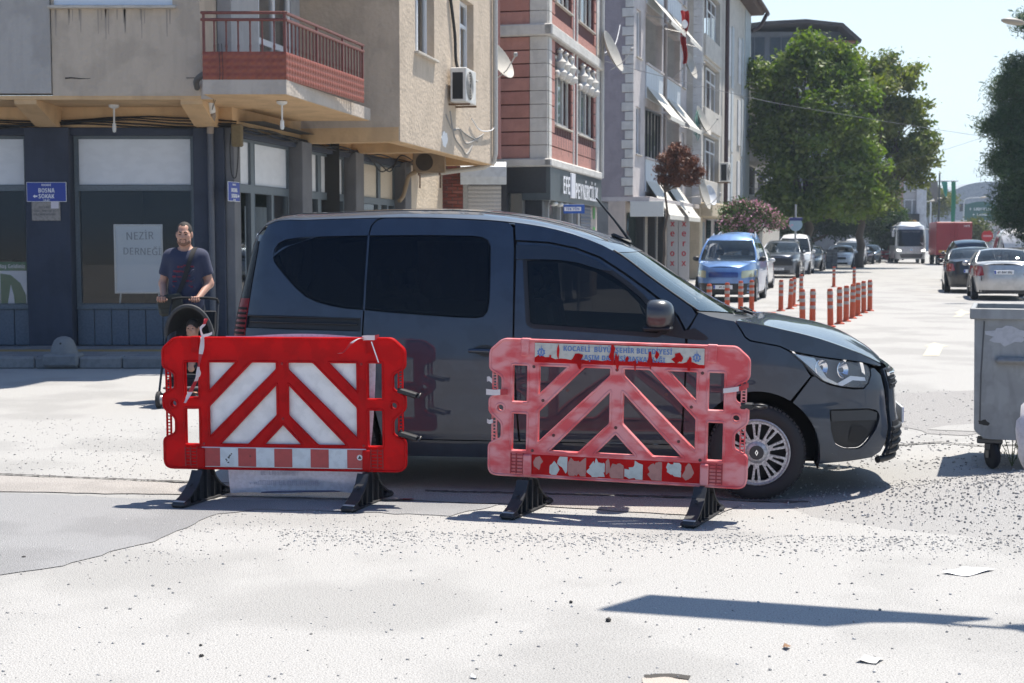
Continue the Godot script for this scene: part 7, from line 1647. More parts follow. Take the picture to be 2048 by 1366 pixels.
func barrier_foot(parent, x: float, extra: float, called := "foot"):
	var m = plain("foot_black", C(0.022, 0.023, 0.026), 0.55, {"tex": grime(), "uvs": 1.6})
	var X = Transform3D(Basis(Vector3(0, 0, 1), Vector3.UP, Vector3(-1, 0, 0)), Vector3.ZERO)
	var prof = V2([-0.27, 0.0, 0.27, 0.0, 0.275, 0.035, 0.22, 0.055, 0.15, 0.095, 0.10, 0.14, 0.065, 0.20, 0.012, 0.206, 0.012, 0.352, -0.014, 0.352, -0.014, 0.206, -0.065, 0.20, -0.10, 0.14, -0.15, 0.095, -0.22, 0.055, -0.275, 0.035])
	var mb = MB.new(); mb.prism([prof], -0.012, 0.012, X)
	for i in range(1, prof.size() - 1):
		if i in [6, 7, 8, 9, 10]: continue
		var a: Vector2 = prof[i]; var b: Vector2 = prof[i + 1] if i + 1 < prof.size() else prof[0]
		var d = Vector3(0, b.y - a.y, b.x - a.x); var L = d.length()
		if L < 0.001: continue
		var z = d / L; var bs = Basis(Vector3.RIGHT, z.cross(Vector3.RIGHT), z)
		mb.box(Vector3(0, (a.y + b.y) * 0.5, (a.x + b.x) * 0.5), Vector3(0.078, 0.012, L + 0.004), bs)
	for z in [-0.16, -0.085, 0.0, 0.085, 0.16]:
		var h = 0.2 if absf(z) < 0.03 else (0.145 if absf(z) < 0.1 else 0.085)
		mb.bbox(Vector3(-0.034, 0.004, z - 0.006), Vector3(0.034, h, z + 0.006))
	mb.cbox(Vector3(0, 0.02, 0.262), Vector3(0.10, 0.04, 0.10), 0.016); mb.cbox(Vector3(0, 0.02, -0.262), Vector3(0.10, 0.04, 0.10), 0.016)
	mb.cbox(Vector3(0, 0.008, 0), Vector3(0.085, 0.014, 0.5), 0.004)
	var o = put(called, mb, m, parent); o.position.x = x; o.rotation.y = -extra
	var w = MB.new(); w.cbox(Vector3(0, 0.04, 0.27), Vector3(0.075, 0.008, 0.05), 0.003); put("worn_tip", w, plain("foot_worn", C(0.45, 0.44, 0.42), 0.6), o)
	var bt = MB.new(); bt.lathe([Vector2(0.012, 0.0), Vector2(0.012, 0.008), Vector2(0, 0.008)], 10, Transform3D(Basis(Vector3.RIGHT, 0.9), Vector3(0, 0.125, 0.145))); put("bolt", bt, mat("frame_dark", C(0.02, 0.02, 0.022), 0.6), o)
func make_barrier(label, pos, turn, roll, m: Material, dark: Material) -> Array:
	var t = thing("road_barrier", label, "barrier", pos, turn, "plastic road barriers in front of the van")
	var L = barrier_loops(); var mb = MB.new()
	mb.prism(L, -0.022, 0.016)
	mb.lip(L, 0.014, 0.0085); mb.lip(L, -0.022, 0.008)
	var fm = put("frame", mb, m, t); fm.rotation.z = roll
	for s in [1.0, -1.0]:
		var lad = MB.new()
		for e in [[0.69, 0.855], [0.405, 0.595]]:
			for x in [0.742, 0.768]: lad.bbox(Vector3(s * x - 0.004, e[0] - 0.02, -0.012), Vector3(s * x + 0.004, e[1] + 0.02, 0.006))
			for k in 9:
				var y = lerpf(e[0], e[1], (k + 0.5) / 9.0); lad.bbox(Vector3(s * 0.755 - 0.013, y - 0.003, -0.008), Vector3(s * 0.755 + 0.013, y + 0.003, 0.004))
		put("hinge_ladder", lad, m, fm, "stuff")
		var rb = MB.new()
		for k in 6: rb.bbox(Vector3(s * 0.565, 0.232 + 0.021 * k, 0.016), Vector3(s * 0.642, 0.236 + 0.021 * k, 0.028))
		for x in [0.565, 0.608, 0.642]: rb.bbox(Vector3(s * x - 0.003, 0.226, 0.0155), Vector3(s * x + 0.003, 0.35, 0.0275))
		put("rib_grid", rb, dark, fm, "stuff")
		var so = MB.new(); so.cbox(Vector3(s * 0.538, 0.28, 0.022), Vector3(0.05, 0.13, 0.03), 0.006); put("foot_socket", so, m, fm)
		var cl = MB.new(); cl.cbox(Vector3(s * 0.565, 1.0, 0.018), Vector3(0.052, 0.10, 0.02), 0.005); cl.cbox(Vector3(s * 0.565, 1.05, 0.0), Vector3(0.056, 0.012, 0.05), 0.003); put("top_bracket", cl, m, fm)
		barrier_foot(t, s * 0.538, 0.20)
	return [t, fm]
func shard(rg, c: Vector2, w, h) -> Array:
	var o = []
	for i in 9: o.append(c + Vector2(cos(TAU * i / 9) * w * (0.22 + 0.5 * rg.randf()), sin(TAU * i / 9) * h * (0.25 + 0.42 * rg.randf())))
	return o
func build_barriers():
	var red = plain("barrier_red", C(0.70, 0.010, 0.012), 0.5, {"spec": 0.3, "back": C(0.95, 0.012, 0.018), "tex": ramp_tex("redwear", 51, 0.01, 5, 512, 0.86, 1.06), "uvs": 1.2, "local": true})
	var red2 = plain("barrier_red_dark", C(0.36, 0.008, 0.01), 0.45)
	var a = make_barrier("bright red plastic barrier with white insert panel and red white reflective strip", Vector3(-1.444, 0, -8.81), deg_to_rad(-7.0), 0.004, red, red2)
	var fm = a[1]
	var ins = MB.new(); ins.prism([rounded(rect(-0.5, 0.35, 0.5, 0.905), 0.01, 1)], -0.016, -0.006); put("white_insert", ins, plain("insert_white", C(0.80, 0.79, 0.77), 0.5, {"tex": ramp_tex("insertdirt", 52, 0.012, 5, 512, 0.90, 1.03), "uvs": 1.4, "local": true}), fm)
	var bd = MB.new(); bd.cbox(Vector3(0, 0.286, 0.018), Vector3(1.07, 0.128, 0.008), 0.003); put("strip_border", bd, mat("strip_white", C(0.66, 0.69, 0.70), 0.45), fm)
	var sr = plain("strip_red", C(0.42, 0.05, 0.05), 0.35, {"tex": grime(), "uvs": 2.0}); var sw = plain("strip_pale", C(0.60, 0.64, 0.66), 0.35, {"tex": grime(), "uvs": 2.0})
	for i in 9:
		var q = MB.new(); q.cbox(Vector3(-0.472 + i * 0.118, 0.286, 0.0215), Vector3(0.117, 0.118, 0.004), 0.001); put("reflective_block", q, sw if i % 2 else sr, fm)
	var wt = MB.new(); wt.prism([circle(Vector2(0.495, 0.296), 0.018, 20)], 0.0235, 0.0255); put("round_mark", wt, mat("strip_white", C(0.66, 0.69, 0.70), 0.45), fm)
	var bt = MB.new(); bt.prism([V2([0.483, 0.288, 0.507, 0.288, 0.495, 0.31])], 0.0255, 0.027); put("triangle_mark", bt, mat("plate_black", C(0.02, 0.02, 0.02), 0.5), fm)
	var sc = MB.new(); var rg = rng_of(71)
	for k in 9: sc.prism([shard(rg, Vector2(-0.32 + 0.035 * rg.randfn(), 0.292 + 0.02 * rg.randfn()), 0.012, 0.01)], 0.0238, 0.0246)
	put("black_scuff", sc, mat("plate_black", C(0.02, 0.02, 0.02), 0.5), fm, "stuff")
	for p in [[0, 0.885], [0, 0.535], [-0.52, 0.37], [0.52, 0.37], [0.51, 0.885]]:
		var sv = MB.new(); sv.lathe([Vector2(0.009, 0), Vector2(0.007, 0.005), Vector2(0, 0.006)], 10, Transform3D(Basis(Vector3.RIGHT, PI / 2), Vector3(p[0], p[1], 0.016))); put("rivet", sv, red2, fm)
	var bk = mat("clip_black", C(0.015, 0.015, 0.016), 0.45)
	for y in [0.705, 0.435]:
		var cp = MB.new(); cp.cbox(Vector3(0.80, y, 0.0), Vector3(0.13, 0.036, 0.05), 0.008, Basis(Vector3(0, 0, 1), -0.28)); cp.tube([Vector3(0.85, y - 0.01, 0.0), Vector3(0.885, y - 0.005, 0.02), Vector3(0.87, y - 0.03, 0.03)], 0.010, 6); put("coupling_clip", cp, bk, fm)
	# sheet hung behind the left barrier
	var st = thing("white_banner", "white banner sheet hanging behind the red barrier down to the road", "banner", Vector3(-1.444, 0, -8.81), deg_to_rad(-7.0))
	var sh = MB.new(); sh.grid(30, 24, func(u, v):
		var top = 1.052 + 0.018 * sin(clampf((u - 0.15) / 0.75, 0, 1) * PI); var bot = lerpf(0.02, 0.05, u) + 0.008 * sin(u * 11.0)
		var y = lerpf(bot, top, v); var k = 1.0 - v
		return Vector3(lerpf(-0.41 + 0.02 * absf(v - 0.1), 0.585 - 0.10 * pow(k, 2.0), u), y, -0.052 - 0.10 * k * k + 0.012 * sin(u * 9.0 + v * 4.0) * (1.0 - v * 0.7)))
	put("sheet", sh, mat("banner_white", C(0.66, 0.68, 0.76), 0.55, {"back": C(0.45, 0.45, 0.5), "tex": fine(), "uvs": 1.0}), st)
	var hem = MB.new(); var hp = []
	for i in 20: hp.append(Vector3(lerpf(-0.2, 0.47, i / 19.0), lerpf(0.028, 0.052, i / 19.0) + 0.006, -0.145))
	hem.tube(hp, 0.006, 5); put("hem_rope", hem, mat("hem_blue", C(0.12, 0.13, 0.22), 0.8), st)
	letter("YOL BAKIM", 0.07, mat("print_grey", C(0.12, 0.12, 0.16), 0.7), st, Vector3(0.28, 0.72, -0.10), Basis(Vector3.UP, PI), "print")
	print_line(st, Transform3D(Basis(), Vector3(-0.06, 0.165, -0.113)), 0.26, 0.026, 14, mat("print_faint", C(0.50, 0.52, 0.62), 0.7), 9)
	print_line(st, Transform3D(Basis(), Vector3(-0.02, 0.10, -0.131)), 0.5, 0.03, 18, mat("print_faint", C(0.50, 0.52, 0.62), 0.7), 10)
	# right barrier, faded
	var fad = mat("barrier_faded", C(1, 1, 1), 0.62, {"tex": two_tone("faded", C(0.70, 0.09, 0.10), C(0.78, 0.32, 0.32), 53, 0.006, 0.22, 0.70, 4), "uvs": Vector3(1.1, 2.2, 1.1), "local": true, "back": C(0.55, 0.10, 0.10)})
	var fad2 = plain("barrier_faded_dark", C(0.38, 0.03, 0.035), 0.6)
	var b = make_barrier("faded pinkish red barrier with torn municipal sticker and open chevron frame", Vector3(0.618, 0, -8.384), deg_to_rad(-13.0), -0.018, fad, fad2)
	fm = b[1]; rg = rng_of(77)
	var cream = plain("sticker_cream", C(0.50, 0.48, 0.43), 0.6, {"tex": grime(), "uvs": 3.0, "local": true})
	var rp = MB.new(); rp.cbox(Vector3(0.008, 0.975, 0.015), Vector3(1.03, 0.125, 0.008), 0.003); put("sticker_ground", rp, red, fm)
	var edge = [Vector2(-0.505, 1.032), Vector2(0.52, 1.032)]
	for i in 33: edge.append(Vector2(lerpf(0.52, -0.505, i / 32.0), 0.93 + 0.018 * rg.randf() + (0.02 if i % 7 == 3 else 0.0)))
	var sk = MB.new(); sk.prism([edge], 0.019, 0.0212); put("sticker", sk, cream, fm)
	var blue = mat("sticker_ink", C(0.11, 0.19, 0.40), 0.6)
	letter("KOCAELİ  BÜYÜKŞEHİR BELEDİYESİ", 0.031, blue, fm, Vector3(0.0, 1.003, 0.0225), Basis(), "sticker_lettering", "Droid Sans", true, 0.93)
	letter("ULAŞIM DAİRESİ BAŞKANLIĞI", 0.029, blue, fm, Vector3(0.02, 0.953, 0.0225), Basis(), "sticker_lettering", "Droid Sans", true, 0.95)
	for x in [-0.465, 0.475]:
		var gl = []; 
		for i in 32:
			var rr = 0.026 if (i / 2) % 2 else 0.021; gl.append(Vector2(x, 0.975) + Vector2(cos(TAU * i / 32), sin(TAU * i / 32)) * rr)
		var gm = MB.new(); gm.prism([gl, circle(Vector2(x, 0.975), 0.014, 16)], 0.021, 0.0232); gm.prism([V2([x - 0.006, 0.965, x + 0.006, 0.965, x + 0.003, 0.995, x, 1.022, x - 0.003, 0.995])], 0.021, 0.0233); put("gear_emblem", gm, blue, fm)
	for q in [[-0.36, 0.025, 0.10], [-0.24, 0.07, 0.05], [-0.225, 0.03, 0.09], [-0.03, 0.04, 0.11], [0.0, 0.03, 0.12], [0.06, 0.025, 0.06], [0.20, 0.035, 0.10], [0.24, 0.03, 0.05], [0.37, 0.09, 0.055], [0.43, 0.04, 0.11], [-0.41, 0.02, 0.05], [0.11, 0.012, 0.08]]:
		var tm = MB.new(); tm.prism([shard(rg, Vector2(q[0], 0.955 + 0.02 * rg.randfn()), q[1] * 0.85, q[2] * 1.0)], 0.019, 0.0262); put("torn_patch", tm, red, fm)
	var rp2 = MB.new(); rp2.cbox(Vector3(0, 0.286, 0.015), Vector3(1.03, 0.122, 0.008), 0.003); put("strip_ground", rp2, red, fm)
	var pinkm = plain("strip_pinkish", C(0.42, 0.20, 0.17), 0.6, {"tex": grime(), "uvs": 3.0}); var palem = plain("strip_grey", C(0.50, 0.53, 0.50), 0.6, {"tex": grime(), "uvs": 3.0})
	for i in 9:
		for k in ([1, 2, 4, 4, 5, 4, 4, 2, 1][i]):
			var cl = Geometry2D.intersect_polygons(PackedVector2Array(shard(rg, Vector2(-0.46 + 0.115 * i + rg.randf_range(-0.045, 0.045), rg.randf_range(0.255, 0.32)), rg.randf_range(0.05, 0.10), rg.randf_range(0.06, 0.14))), PackedVector2Array(rect(-0.515 + 0.115 * i, 0.229, -0.405 + 0.115 * i, 0.343)))
			if cl.is_empty(): continue
			var tm = MB.new(); tm.prism([Array(cl[0])], 0.019, 0.0212 + 0.0004 * k); put("strip_fragment", tm, palem if i % 2 else pinkm, fm)
	for p in [[0, 0.885], [0, 0.535], [-0.51, 0.885], [-0.51, 0.37], [0.51, 0.885], [0.51, 0.365], [-0.3, 0.75], [-0.38, 0.47], [0.3, 0.75], [0.38, 0.47], [0.45, 0.68], [-0.45, 0.68]]:
		var sv = MB.new(); sv.lathe([Vector2(0.010, 0), Vector2(0.008, 0.006), Vector2(0, 0.007)], 10, Transform3D(Basis(Vector3.RIGHT, PI / 2), Vector3(p[0], p[1], 0.016))); put("bolt", sv, mat("bolt_brown", C(0.10, 0.04, 0.035), 0.7), fm)
	var cp2 = MB.new(); cp2.cbox(Vector3(0.775, 0.70, 0.0), Vector3(0.08, 0.04, 0.045), 0.008); var rp3 = []
	for i in 17: rp3.append(Vector3(0.85 + cos(TAU * i / 16) * 0.04, 0.70 + sin(TAU * i / 16) * 0.012, sin(TAU * i / 16) * 0.03))
	cp2.tube(rp3, 0.008, 6, false); put("coupling_clip", cp2, bk, fm)
	# warning tape: things of their own
	var tape = mat("tape_film", C(1, 1, 1), 0.4, {"vcol": true, "back": C(0.5, 0.45, 0.45)})
	var xf = a[0].transform; var xg = b[0].transform
	var defs = [
		[xf, [-0.515, 1.05, 0.03, -0.52, 0.98, 0.035, -0.545, 0.86, 0.03, -0.55, 0.80, 0.03, -0.60, 0.70, 0.035, -0.635, 0.63, 0.04], 0.03, "twisted red and white tape tail hanging from the left barrier's top left"],
		[xf, [-0.515, 1.05, 0.02, -0.53, 1.10, 0.02, -0.51, 1.13, 0.01, -0.50, 1.165, 0.0], 0.025, "white tape end standing up above the left barrier's top edge"],
		[xf, [-0.52, 1.052, 0.03, -0.50, 1.06, 0.035, -0.475, 1.065, 0.03, -0.455, 1.075, 0.02], 0.018, "short frayed tape ends knotted on the left barrier's top left"],
		[xf, [0.535, 1.045, 0.03, 0.50, 1.05, 0.04, 0.45, 1.02, 0.04, 0.40, 0.965, 0.04, 0.365, 0.955, 0.04], 0.022, "curled white tape end on the left barrier's top right"],
		[xf, [0.51, 1.05, 0.01, 0.55, 1.055, 0.035, 0.59, 1.055, 0.03, 0.62, 1.06, 0.01], 0.03, "crumpled white tape knot on the left barrier's top right"],
		[xg, [-0.79, 0.735, 0.03, -0.74, 0.732, 0.035, -0.70, 0.735, 0.035, -0.655, 0.738, 0.03], 0.035, "pale tape wrapped round the faded barrier's left edge"],
		[xg, [0.65, 0.775, 0.03, 0.70, 0.782, 0.035, 0.76, 0.795, 0.035, 0.795, 0.81, 0.0], 0.028, "torn pale tape tied round the faded barrier's right edge"],
		[xg, [-0.79, 0.81, 0.01, -0.77, 0.815, 0.03, -0.755, 0.80, 0.02], 0.03, "small tape scrap at the faded barrier's upper left notch"],
		[xg, [-0.79, 0.555, 0.01, -0.77, 0.55, 0.03, -0.75, 0.555, 0.02], 0.025, "small tape scrap at the faded barrier's lower left notch"],
	]
	var i = 0
	for d in defs:
		var pts = []
		for k in range(0, d[1].size(), 3): pts.append(d[0] * Vector3(d[1][k], d[1][k + 1], d[1][k + 2]))
		var up = absf(pts[0].y - pts[pts.size() - 1].y) > 0.05
		solo("warning_tape", ribbon(pts, d[2], Vector3.RIGHT if up else Vector3.UP, 0.09, 90 + i), tape, d[3], "warning tape", "scraps of warning tape"); i += 1
	cable("tape_string", [xf * Vector3(0.575, 1.03, 0.03), xf * Vector3(0.62, 0.90, 0.03)], 0.004, tape, "thin twisted tape string below the left barrier's top right knot", "warning tape", "scraps of warning tape")
	var gp = [g(768, 998, 0.012), g(785, 996, 0.02), g(803, 998, 0.012), g(826, 997, 0.015)]
	solo("warning_tape", ribbon(gp, 0.06, Vector3(0, 0.2, 1), 0.1, 99), tape, "red and white tape scrap lying on the road by the left barrier's right foot", "warning tape", "scraps of warning tape")
class Flesh:
	var o := Vector3.ZERO
	var c := 0.012
	var n := Vector3i.ZERO
	var f := PackedFloat32Array()
	func _init(lo: Vector3, hi: Vector3, cell: float):
		o = lo; c = cell
		n = Vector3i(((hi - lo) / cell).ceil()) + Vector3i.ONE
		f.resize(n.x * n.y * n.z); f.fill(1e3)
	func _near(lo: Vector3, hi: Vector3, k: float, sd: Callable, sub := false):
		var a = Vector3i(((lo - o) / c).floor()).clamp(Vector3i.ZERO, n - Vector3i.ONE); var b = Vector3i(((hi - o) / c).ceil()).clamp(Vector3i.ZERO, n - Vector3i.ONE)
		for z in range(a.z, b.z + 1):
			for y in range(a.y, b.y + 1):
				var i = (z * n.y + y) * n.x
				for x in range(a.x, b.x + 1):
					var d: float = sd.call(o + Vector3(x, y, z) * c)
					var e = f[i + x]
					if sub: f[i + x] = maxf(e, -d)
					else:
						var h = maxf(k - absf(d - e), 0.0) / k
						f[i + x] = minf(d, e) - h * h * k * 0.25
	func bone(a: Vector3, b: Vector3, ra: float, rb: float, k := 0.03, flat := Vector3.ONE):
		# a tapered capsule; flat: stretch of space, for flattened limbs
		var m = Vector3.ONE * (maxf(ra, rb) / minf(flat.x, minf(flat.y, flat.z)) + k + 2 * c)
		var A = a * flat; var d = b * flat - A; var L = maxf(d.length_squared(), 1e-9); var mf = minf(flat.x, minf(flat.y, flat.z))
		_near(a.min(b) - m, a.max(b) + m, k, func(p):
			var q = p * flat - A; var t = clampf(q.dot(d) / L, 0, 1)
			return ((q - d * t).length() - lerpf(ra, rb, t)) / maxf(1.0, mf))
	func ball(p0: Vector3, r: Vector3, k := 0.02, sub := false, bs := Basis()):
		var m = Vector3.ONE * (maxf(r.x, maxf(r.y, r.z)) + k + 2 * c); var mr = minf(r.x, minf(r.y, r.z)); var inv = bs.inverse()
		_near(p0 - m, p0 + m, k, func(p): return (((inv * (p - p0)) / r).length() - 1.0) * mr, sub)
	func _g(x, y, z): return f[(z * n.y + y) * n.x + x]
	func mesh(mb: MB):
		var idx = {}; var P = []; var N = []
		var sx = n.x; var sxy = n.x * n.y
		var off = [0, 1, sx, sx + 1, sxy, sxy + 1, sxy + sx, sxy + sx + 1]
		var edges = [[0, 1], [2, 3], [4, 5], [6, 7], [0, 2], [1, 3], [4, 6], [5, 7], [0, 4], [1, 5], [2, 6], [3, 7]]
		for z in n.z - 1:
			for y in n.y - 1:
				var row = z * sxy + y * sx
				for x in n.x - 1:
					var i = row + x
					if f[i] > c * 2.5 or f[i] < -c * 2.5: continue
					var s = 0
					for k in 8:
						if f[i + off[k]] < 0.0: s += 1
					if s == 0 or s == 8: continue
					var q = Vector3.ZERO; var m = 0
					for e in edges:
						var u = f[i + off[e[0]]]; var v = f[i + off[e[1]]]
						if (u < 0.0) != (v < 0.0):
							var t = u / (u - v); var a = Vector3(e[0] & 1, (e[0] >> 1) & 1, e[0] >> 2); var b = Vector3(e[1] & 1, (e[1] >> 1) & 1, e[1] >> 2)
							q += a.lerp(b, t); m += 1
					idx[i] = P.size(); P.append(o + (Vector3(x, y, z) + q / m) * c)
					N.append(Vector3(f[i + 1] + f[i + 1 + sx] + f[i + 1 + sxy] + f[i + 1 + sx + sxy] - f[i] - f[i + sx] - f[i + sxy] - f[i + sx + sxy], f[i + sx] + f[i + sx + 1] + f[i + sx + sxy] + f[i + sx + sxy + 1] - f[i] - f[i + 1] - f[i + sxy] - f[i + sxy + 1], f[i + sxy] + f[i + sxy + 1] + f[i + sxy + sx] + f[i + sxy + sx + 1] - f[i] - f[i + 1] - f[i + sx] - f[i + sx + 1]).normalized())
		for i in idx:
			for e in [[1, sx, sxy], [sx, 1, sxy], [sxy, 1, sx]]:
				if (f[i] < 0.0) == (f[i + e[0]] < 0.0): continue
				var a = idx.get(i, -1); var b = idx.get(i - e[1], -1); var d = idx.get(i - e[2], -1); var g2 = idx.get(i - e[1] - e[2], -1)
				if a < 0 or b < 0 or d < 0 or g2 < 0: continue
				mb.tri(P[a], P[b], P[g2], N[a], N[b], N[g2]); mb.tri(P[a], P[g2], P[d], N[a], N[g2], N[d])
func hand(fl: Flesh, wrist: Vector3, s: float):
	# a fist closed over a bar that runs along x at the knuckles' front: palm, four curled fingers, thumb along the bar
	var palm = wrist + Vector3(0, -0.005, 0.06)
	fl.bone(wrist, palm + Vector3(s * 0.0, 0.012, 0.02), 0.027, 0.03, 0.02, Vector3(0.8, 1.25, 1.0))
	for k in 4:
		var x = s * (-0.036 + 0.024 * k); var L = [0.9, 1.0, 0.96, 0.78][k]
		var k0 = palm + Vector3(x, 0.020, 0.022); var k1 = k0 + Vector3(0, 0.004, 0.034 * L); var k2 = k1 + Vector3(0, -0.03 * L, 0.012); var k3 = k2 + Vector3(0, -0.016, -0.024 * L)
		fl.bone(palm + Vector3(x * 0.8, 0.014, -0.01), k0, 0.012, 0.0115, 0.008); fl.bone(k0, k1, 0.0112, 0.0105, 0.005); fl.bone(k1, k2, 0.0104, 0.0096, 0.004); fl.bone(k2, k3, 0.0094, 0.0085, 0.004)
	var t0 = palm + Vector3(-s * 0.034, 0.0, -0.01); var t1 = palm + Vector3(-s * 0.056, -0.002, 0.028); var t2 = palm + Vector3(-s * 0.066, 0.002, 0.058)
	fl.bone(t0, t1, 0.014, 0.0115, 0.01); fl.bone(t1, t2, 0.0112, 0.009, 0.005)
func head_mesh(mb: MB, c: Vector3, s: float, tilt: Basis, baby := false):
	# c: middle of the head; s: its height (chin to crown); the face looks along +z of tilt
	var u = s / 0.24; var cell = 0.0055 * maxf(u, 0.75)
	var fl = Flesh.new(Vector3(-0.12, -0.19, -0.15) * u, Vector3(0.12, 0.16, 0.16) * u, cell)
	var B = func(p, r, k, sub = false): fl.ball(Vector3(p[0], p[1], p[2]) * u, Vector3(r[0], r[1], r[2]) * u, k * u, sub)
	B.call([0, 0.028, -0.012], [0.074, 0.088, 0.094], 0.02)
	B.call([0, -0.03, 0.022], [0.064, 0.072, 0.066], 0.03)
	B.call([0, -0.082, 0.045], [0.042, 0.030, 0.034], 0.03)
	for e in [-1, 1]:
		B.call([e * 0.042, -0.018, 0.058], [0.024, 0.020, 0.018], 0.02); B.call([e * 0.045, -0.065, 0.02], [0.026, 0.035, 0.035], 0.02)
		B.call([e * 0.030, 0.022, 0.074], [0.026, 0.009, 0.012], 0.012)
		fl.ball(Vector3(e * 0.031, 0.003, 0.086) * u, Vector3(0.018, 0.011, 0.012) * u, 0.01, true)
		B.call([e * 0.031, 0.003, 0.070], [0.0135, 0.0125, 0.0125], 0.003)
		B.call([e * 0.078, -0.004, -0.008], [0.012, 0.032, 0.020], 0.006)
		B.call([e * 0.013, -0.030, 0.090], [0.009, 0.008, 0.010], 0.008)
	B.call([0, -0.010, 0.088], [0.010, 0.028, 0.016], 0.012); B.call([0, -0.028, 0.097], [0.013, 0.011, 0.013], 0.010)
	B.call([0, -0.055, 0.083], [0.026, 0.007, 0.010], 0.008); B.call([0, -0.066, 0.081], [0.022, 0.007, 0.010], 0.008)
	fl.ball(Vector3(0, -0.0605, 0.092) * u, Vector3(0.026, 0.0028, 0.010) * u, 0.004, true)
	fl.bone(Vector3(0, -0.06, -0.02) * u, Vector3(0, -0.18, -0.03) * u, 0.058 * u, 0.062 * u, 0.03)
	var tmp = MB.new(); fl.mesh(tmp)
	for i in tmp.v.size():
		mb.v.append(c + tilt * tmp.v[i]); mb.n.append(tilt * tmp.n[i])
func build_people():
	var skin = mat("skin", C(0.46, 0.25, 0.175), 0.55, {"sss": 0.15, "tex": fine(), "uvs": 6.0})
	var p0 = Vector3(-3.42, 0, -14.7)
	var t = thing("person", "smiling man in navy T-shirt with red print pushing a black stroller", "person", p0); t.scale = Vector3(0.94, 1.0, 0.97)
	# joints, in metres, facing +z
	var hip = [Vector3(-0.10, 0.96, 0.0), Vector3(0.10, 0.96, 0.0)]; var knee = [Vector3(-0.11, 0.53, 0.07), Vector3(0.12, 0.52, 0.10)]; var ank = [Vector3(-0.12, 0.10, -0.10), Vector3(0.12, 0.09, 0.16)]
	var sh = [Vector3(-0.188, 1.495, -0.01), Vector3(0.188, 1.495, -0.01)]; var el = [Vector3(-0.262, 1.215, -0.02), Vector3(0.255, 1.215, -0.02)]; var wr = [Vector3(-0.20, 1.062, 0.215), Vector3(0.175, 1.062, 0.215)]
	var body = MB.new()
	var fl = Flesh.new(Vector3(-0.42, 0.0, -0.28), Vector3(0.42, 1.66, 0.36), 0.0125)
	fl.bone(Vector3(0, 1.06, 0.0), Vector3(0, 1.40, 0.0), 0.155, 0.165, 0.06, Vector3(0.98, 1, 1.25)); fl.bone(Vector3(0, 0.96, 0), Vector3(0, 1.1, 0.01), 0.155, 0.155, 0.06, Vector3(0.95, 1, 1.2))
	fl.bone(Vector3(-0.12, 1.50, -0.01), Vector3(0.12, 1.50, -0.01), 0.085, 0.085, 0.07); fl.bone(Vector3(0, 1.48, -0.01), Vector3(0, 1.62, 0.01), 0.068, 0.060, 0.05)
	for k in 2:
		fl.bone(sh[k], el[k], 0.058, 0.046, 0.05); fl.bone(el[k], wr[k], 0.046, 0.029, 0.03)
		fl.bone(hip[k], knee[k], 0.092, 0.058, 0.06); fl.bone(knee[k], ank[k], 0.056, 0.036, 0.04); fl.bone(ank[k], ank[k] + Vector3(0, -0.055, 0.15), 0.042, 0.036, 0.03)
	fl.mesh(body)
	for k in 2:
		var hf = Flesh.new(wr[k] + Vector3(-0.11, -0.08, -0.04), wr[k] + Vector3(0.11, 0.07, 0.17), 0.005); hand(hf, wr[k], 1.0 if k else -1.0); hf.mesh(body)
	var hc = Vector3(0.0, 1.728, 0.05); var tilt = Basis(Vector3.UP, 0.05) * Basis(Vector3.RIGHT, 0.04)
	head_mesh(body, hc, 0.252, tilt)
	put("body", body, skin, t)
	# clothes
	var shirt = Flesh.new(Vector3(-0.42, 0.82, -0.28), Vector3(0.42, 1.62, 0.3), 0.0125)
	shirt.bone(Vector3(0, 1.02, 0.01), Vector3(0, 1.40, 0.0), 0.178, 0.182, 0.06, Vector3(0.96, 1, 1.22)); shirt.bone(Vector3(0, 0.90, 0.01), Vector3(0, 1.1, 0.015), 0.178, 0.178, 0.05, Vector3(0.95, 1, 1.15))
	shirt.bone(Vector3(-0.13, 1.492, -0.01), Vector3(0.13, 1.492, -0.01), 0.096, 0.096, 0.07)
	for k in 2:
		var d = (el[k] - sh[k]).normalized(); shirt.bone(sh[k], sh[k] + d * 0.17, 0.070, 0.074, 0.05)
		shirt.ball(sh[k] + d * 0.245 + Vector3(0.012 * (1 if k else -1), 0, 0), Vector3(0.10, 0.055, 0.10), 0.01, true, Basis(Vector3(0, 0, 1), 0.18 * (1 if k else -1)))
	shirt.ball(Vector3(0, 1.615, 0.035), Vector3(0.088, 0.075, 0.095), 0.01, true)
	shirt.ball(Vector3(0, 0.80, 0), Vector3(0.4, 0.10, 0.4), 0.01, true)
	var rg = rng_of(4)
	for k in 9:   # folds
		var y = 1.0 + 0.045 * k; var s = -1.0 if k % 2 else 1.0
		shirt.bone(Vector3(s * 0.12, y, 0.14), Vector3(s * 0.03, y - 0.06 - 0.03 * rg.randf(), 0.155), 0.010, 0.006, 0.03)
	var sm = MB.new(); shirt.mesh(sm); put("shirt", sm, mat("navy_cotton", C(0.022, 0.028, 0.062), 0.85, {"sheen": 0.4, "tex": fine(), "uvs": 4.0}), t)
	var prt = MB.new(); var rp = rng_of(12)
	for k in 26:
		var x = rp.randf_range(-0.10, 0.11); var y = 1.40 - 0.052 * (k % 5) + rp.randf_range(-0.008, 0.008); var w = rp.randf_range(0.02, 0.05)
		var z = 0.153 - 0.35 * x * x
		prt.box(Vector3(x, y, z), Vector3(w, rp.randf_range(0.008, 0.022), 0.004), Basis(Vector3.UP, x * 0.9))
	put("red_print", prt, mat("print_red", C(0.16, 0.012, 0.03), 0.8), t, "stuff")
	var tr = Flesh.new(Vector3(-0.3, 0.05, -0.3), Vector3(0.3, 1.08, 0.3), 0.015)
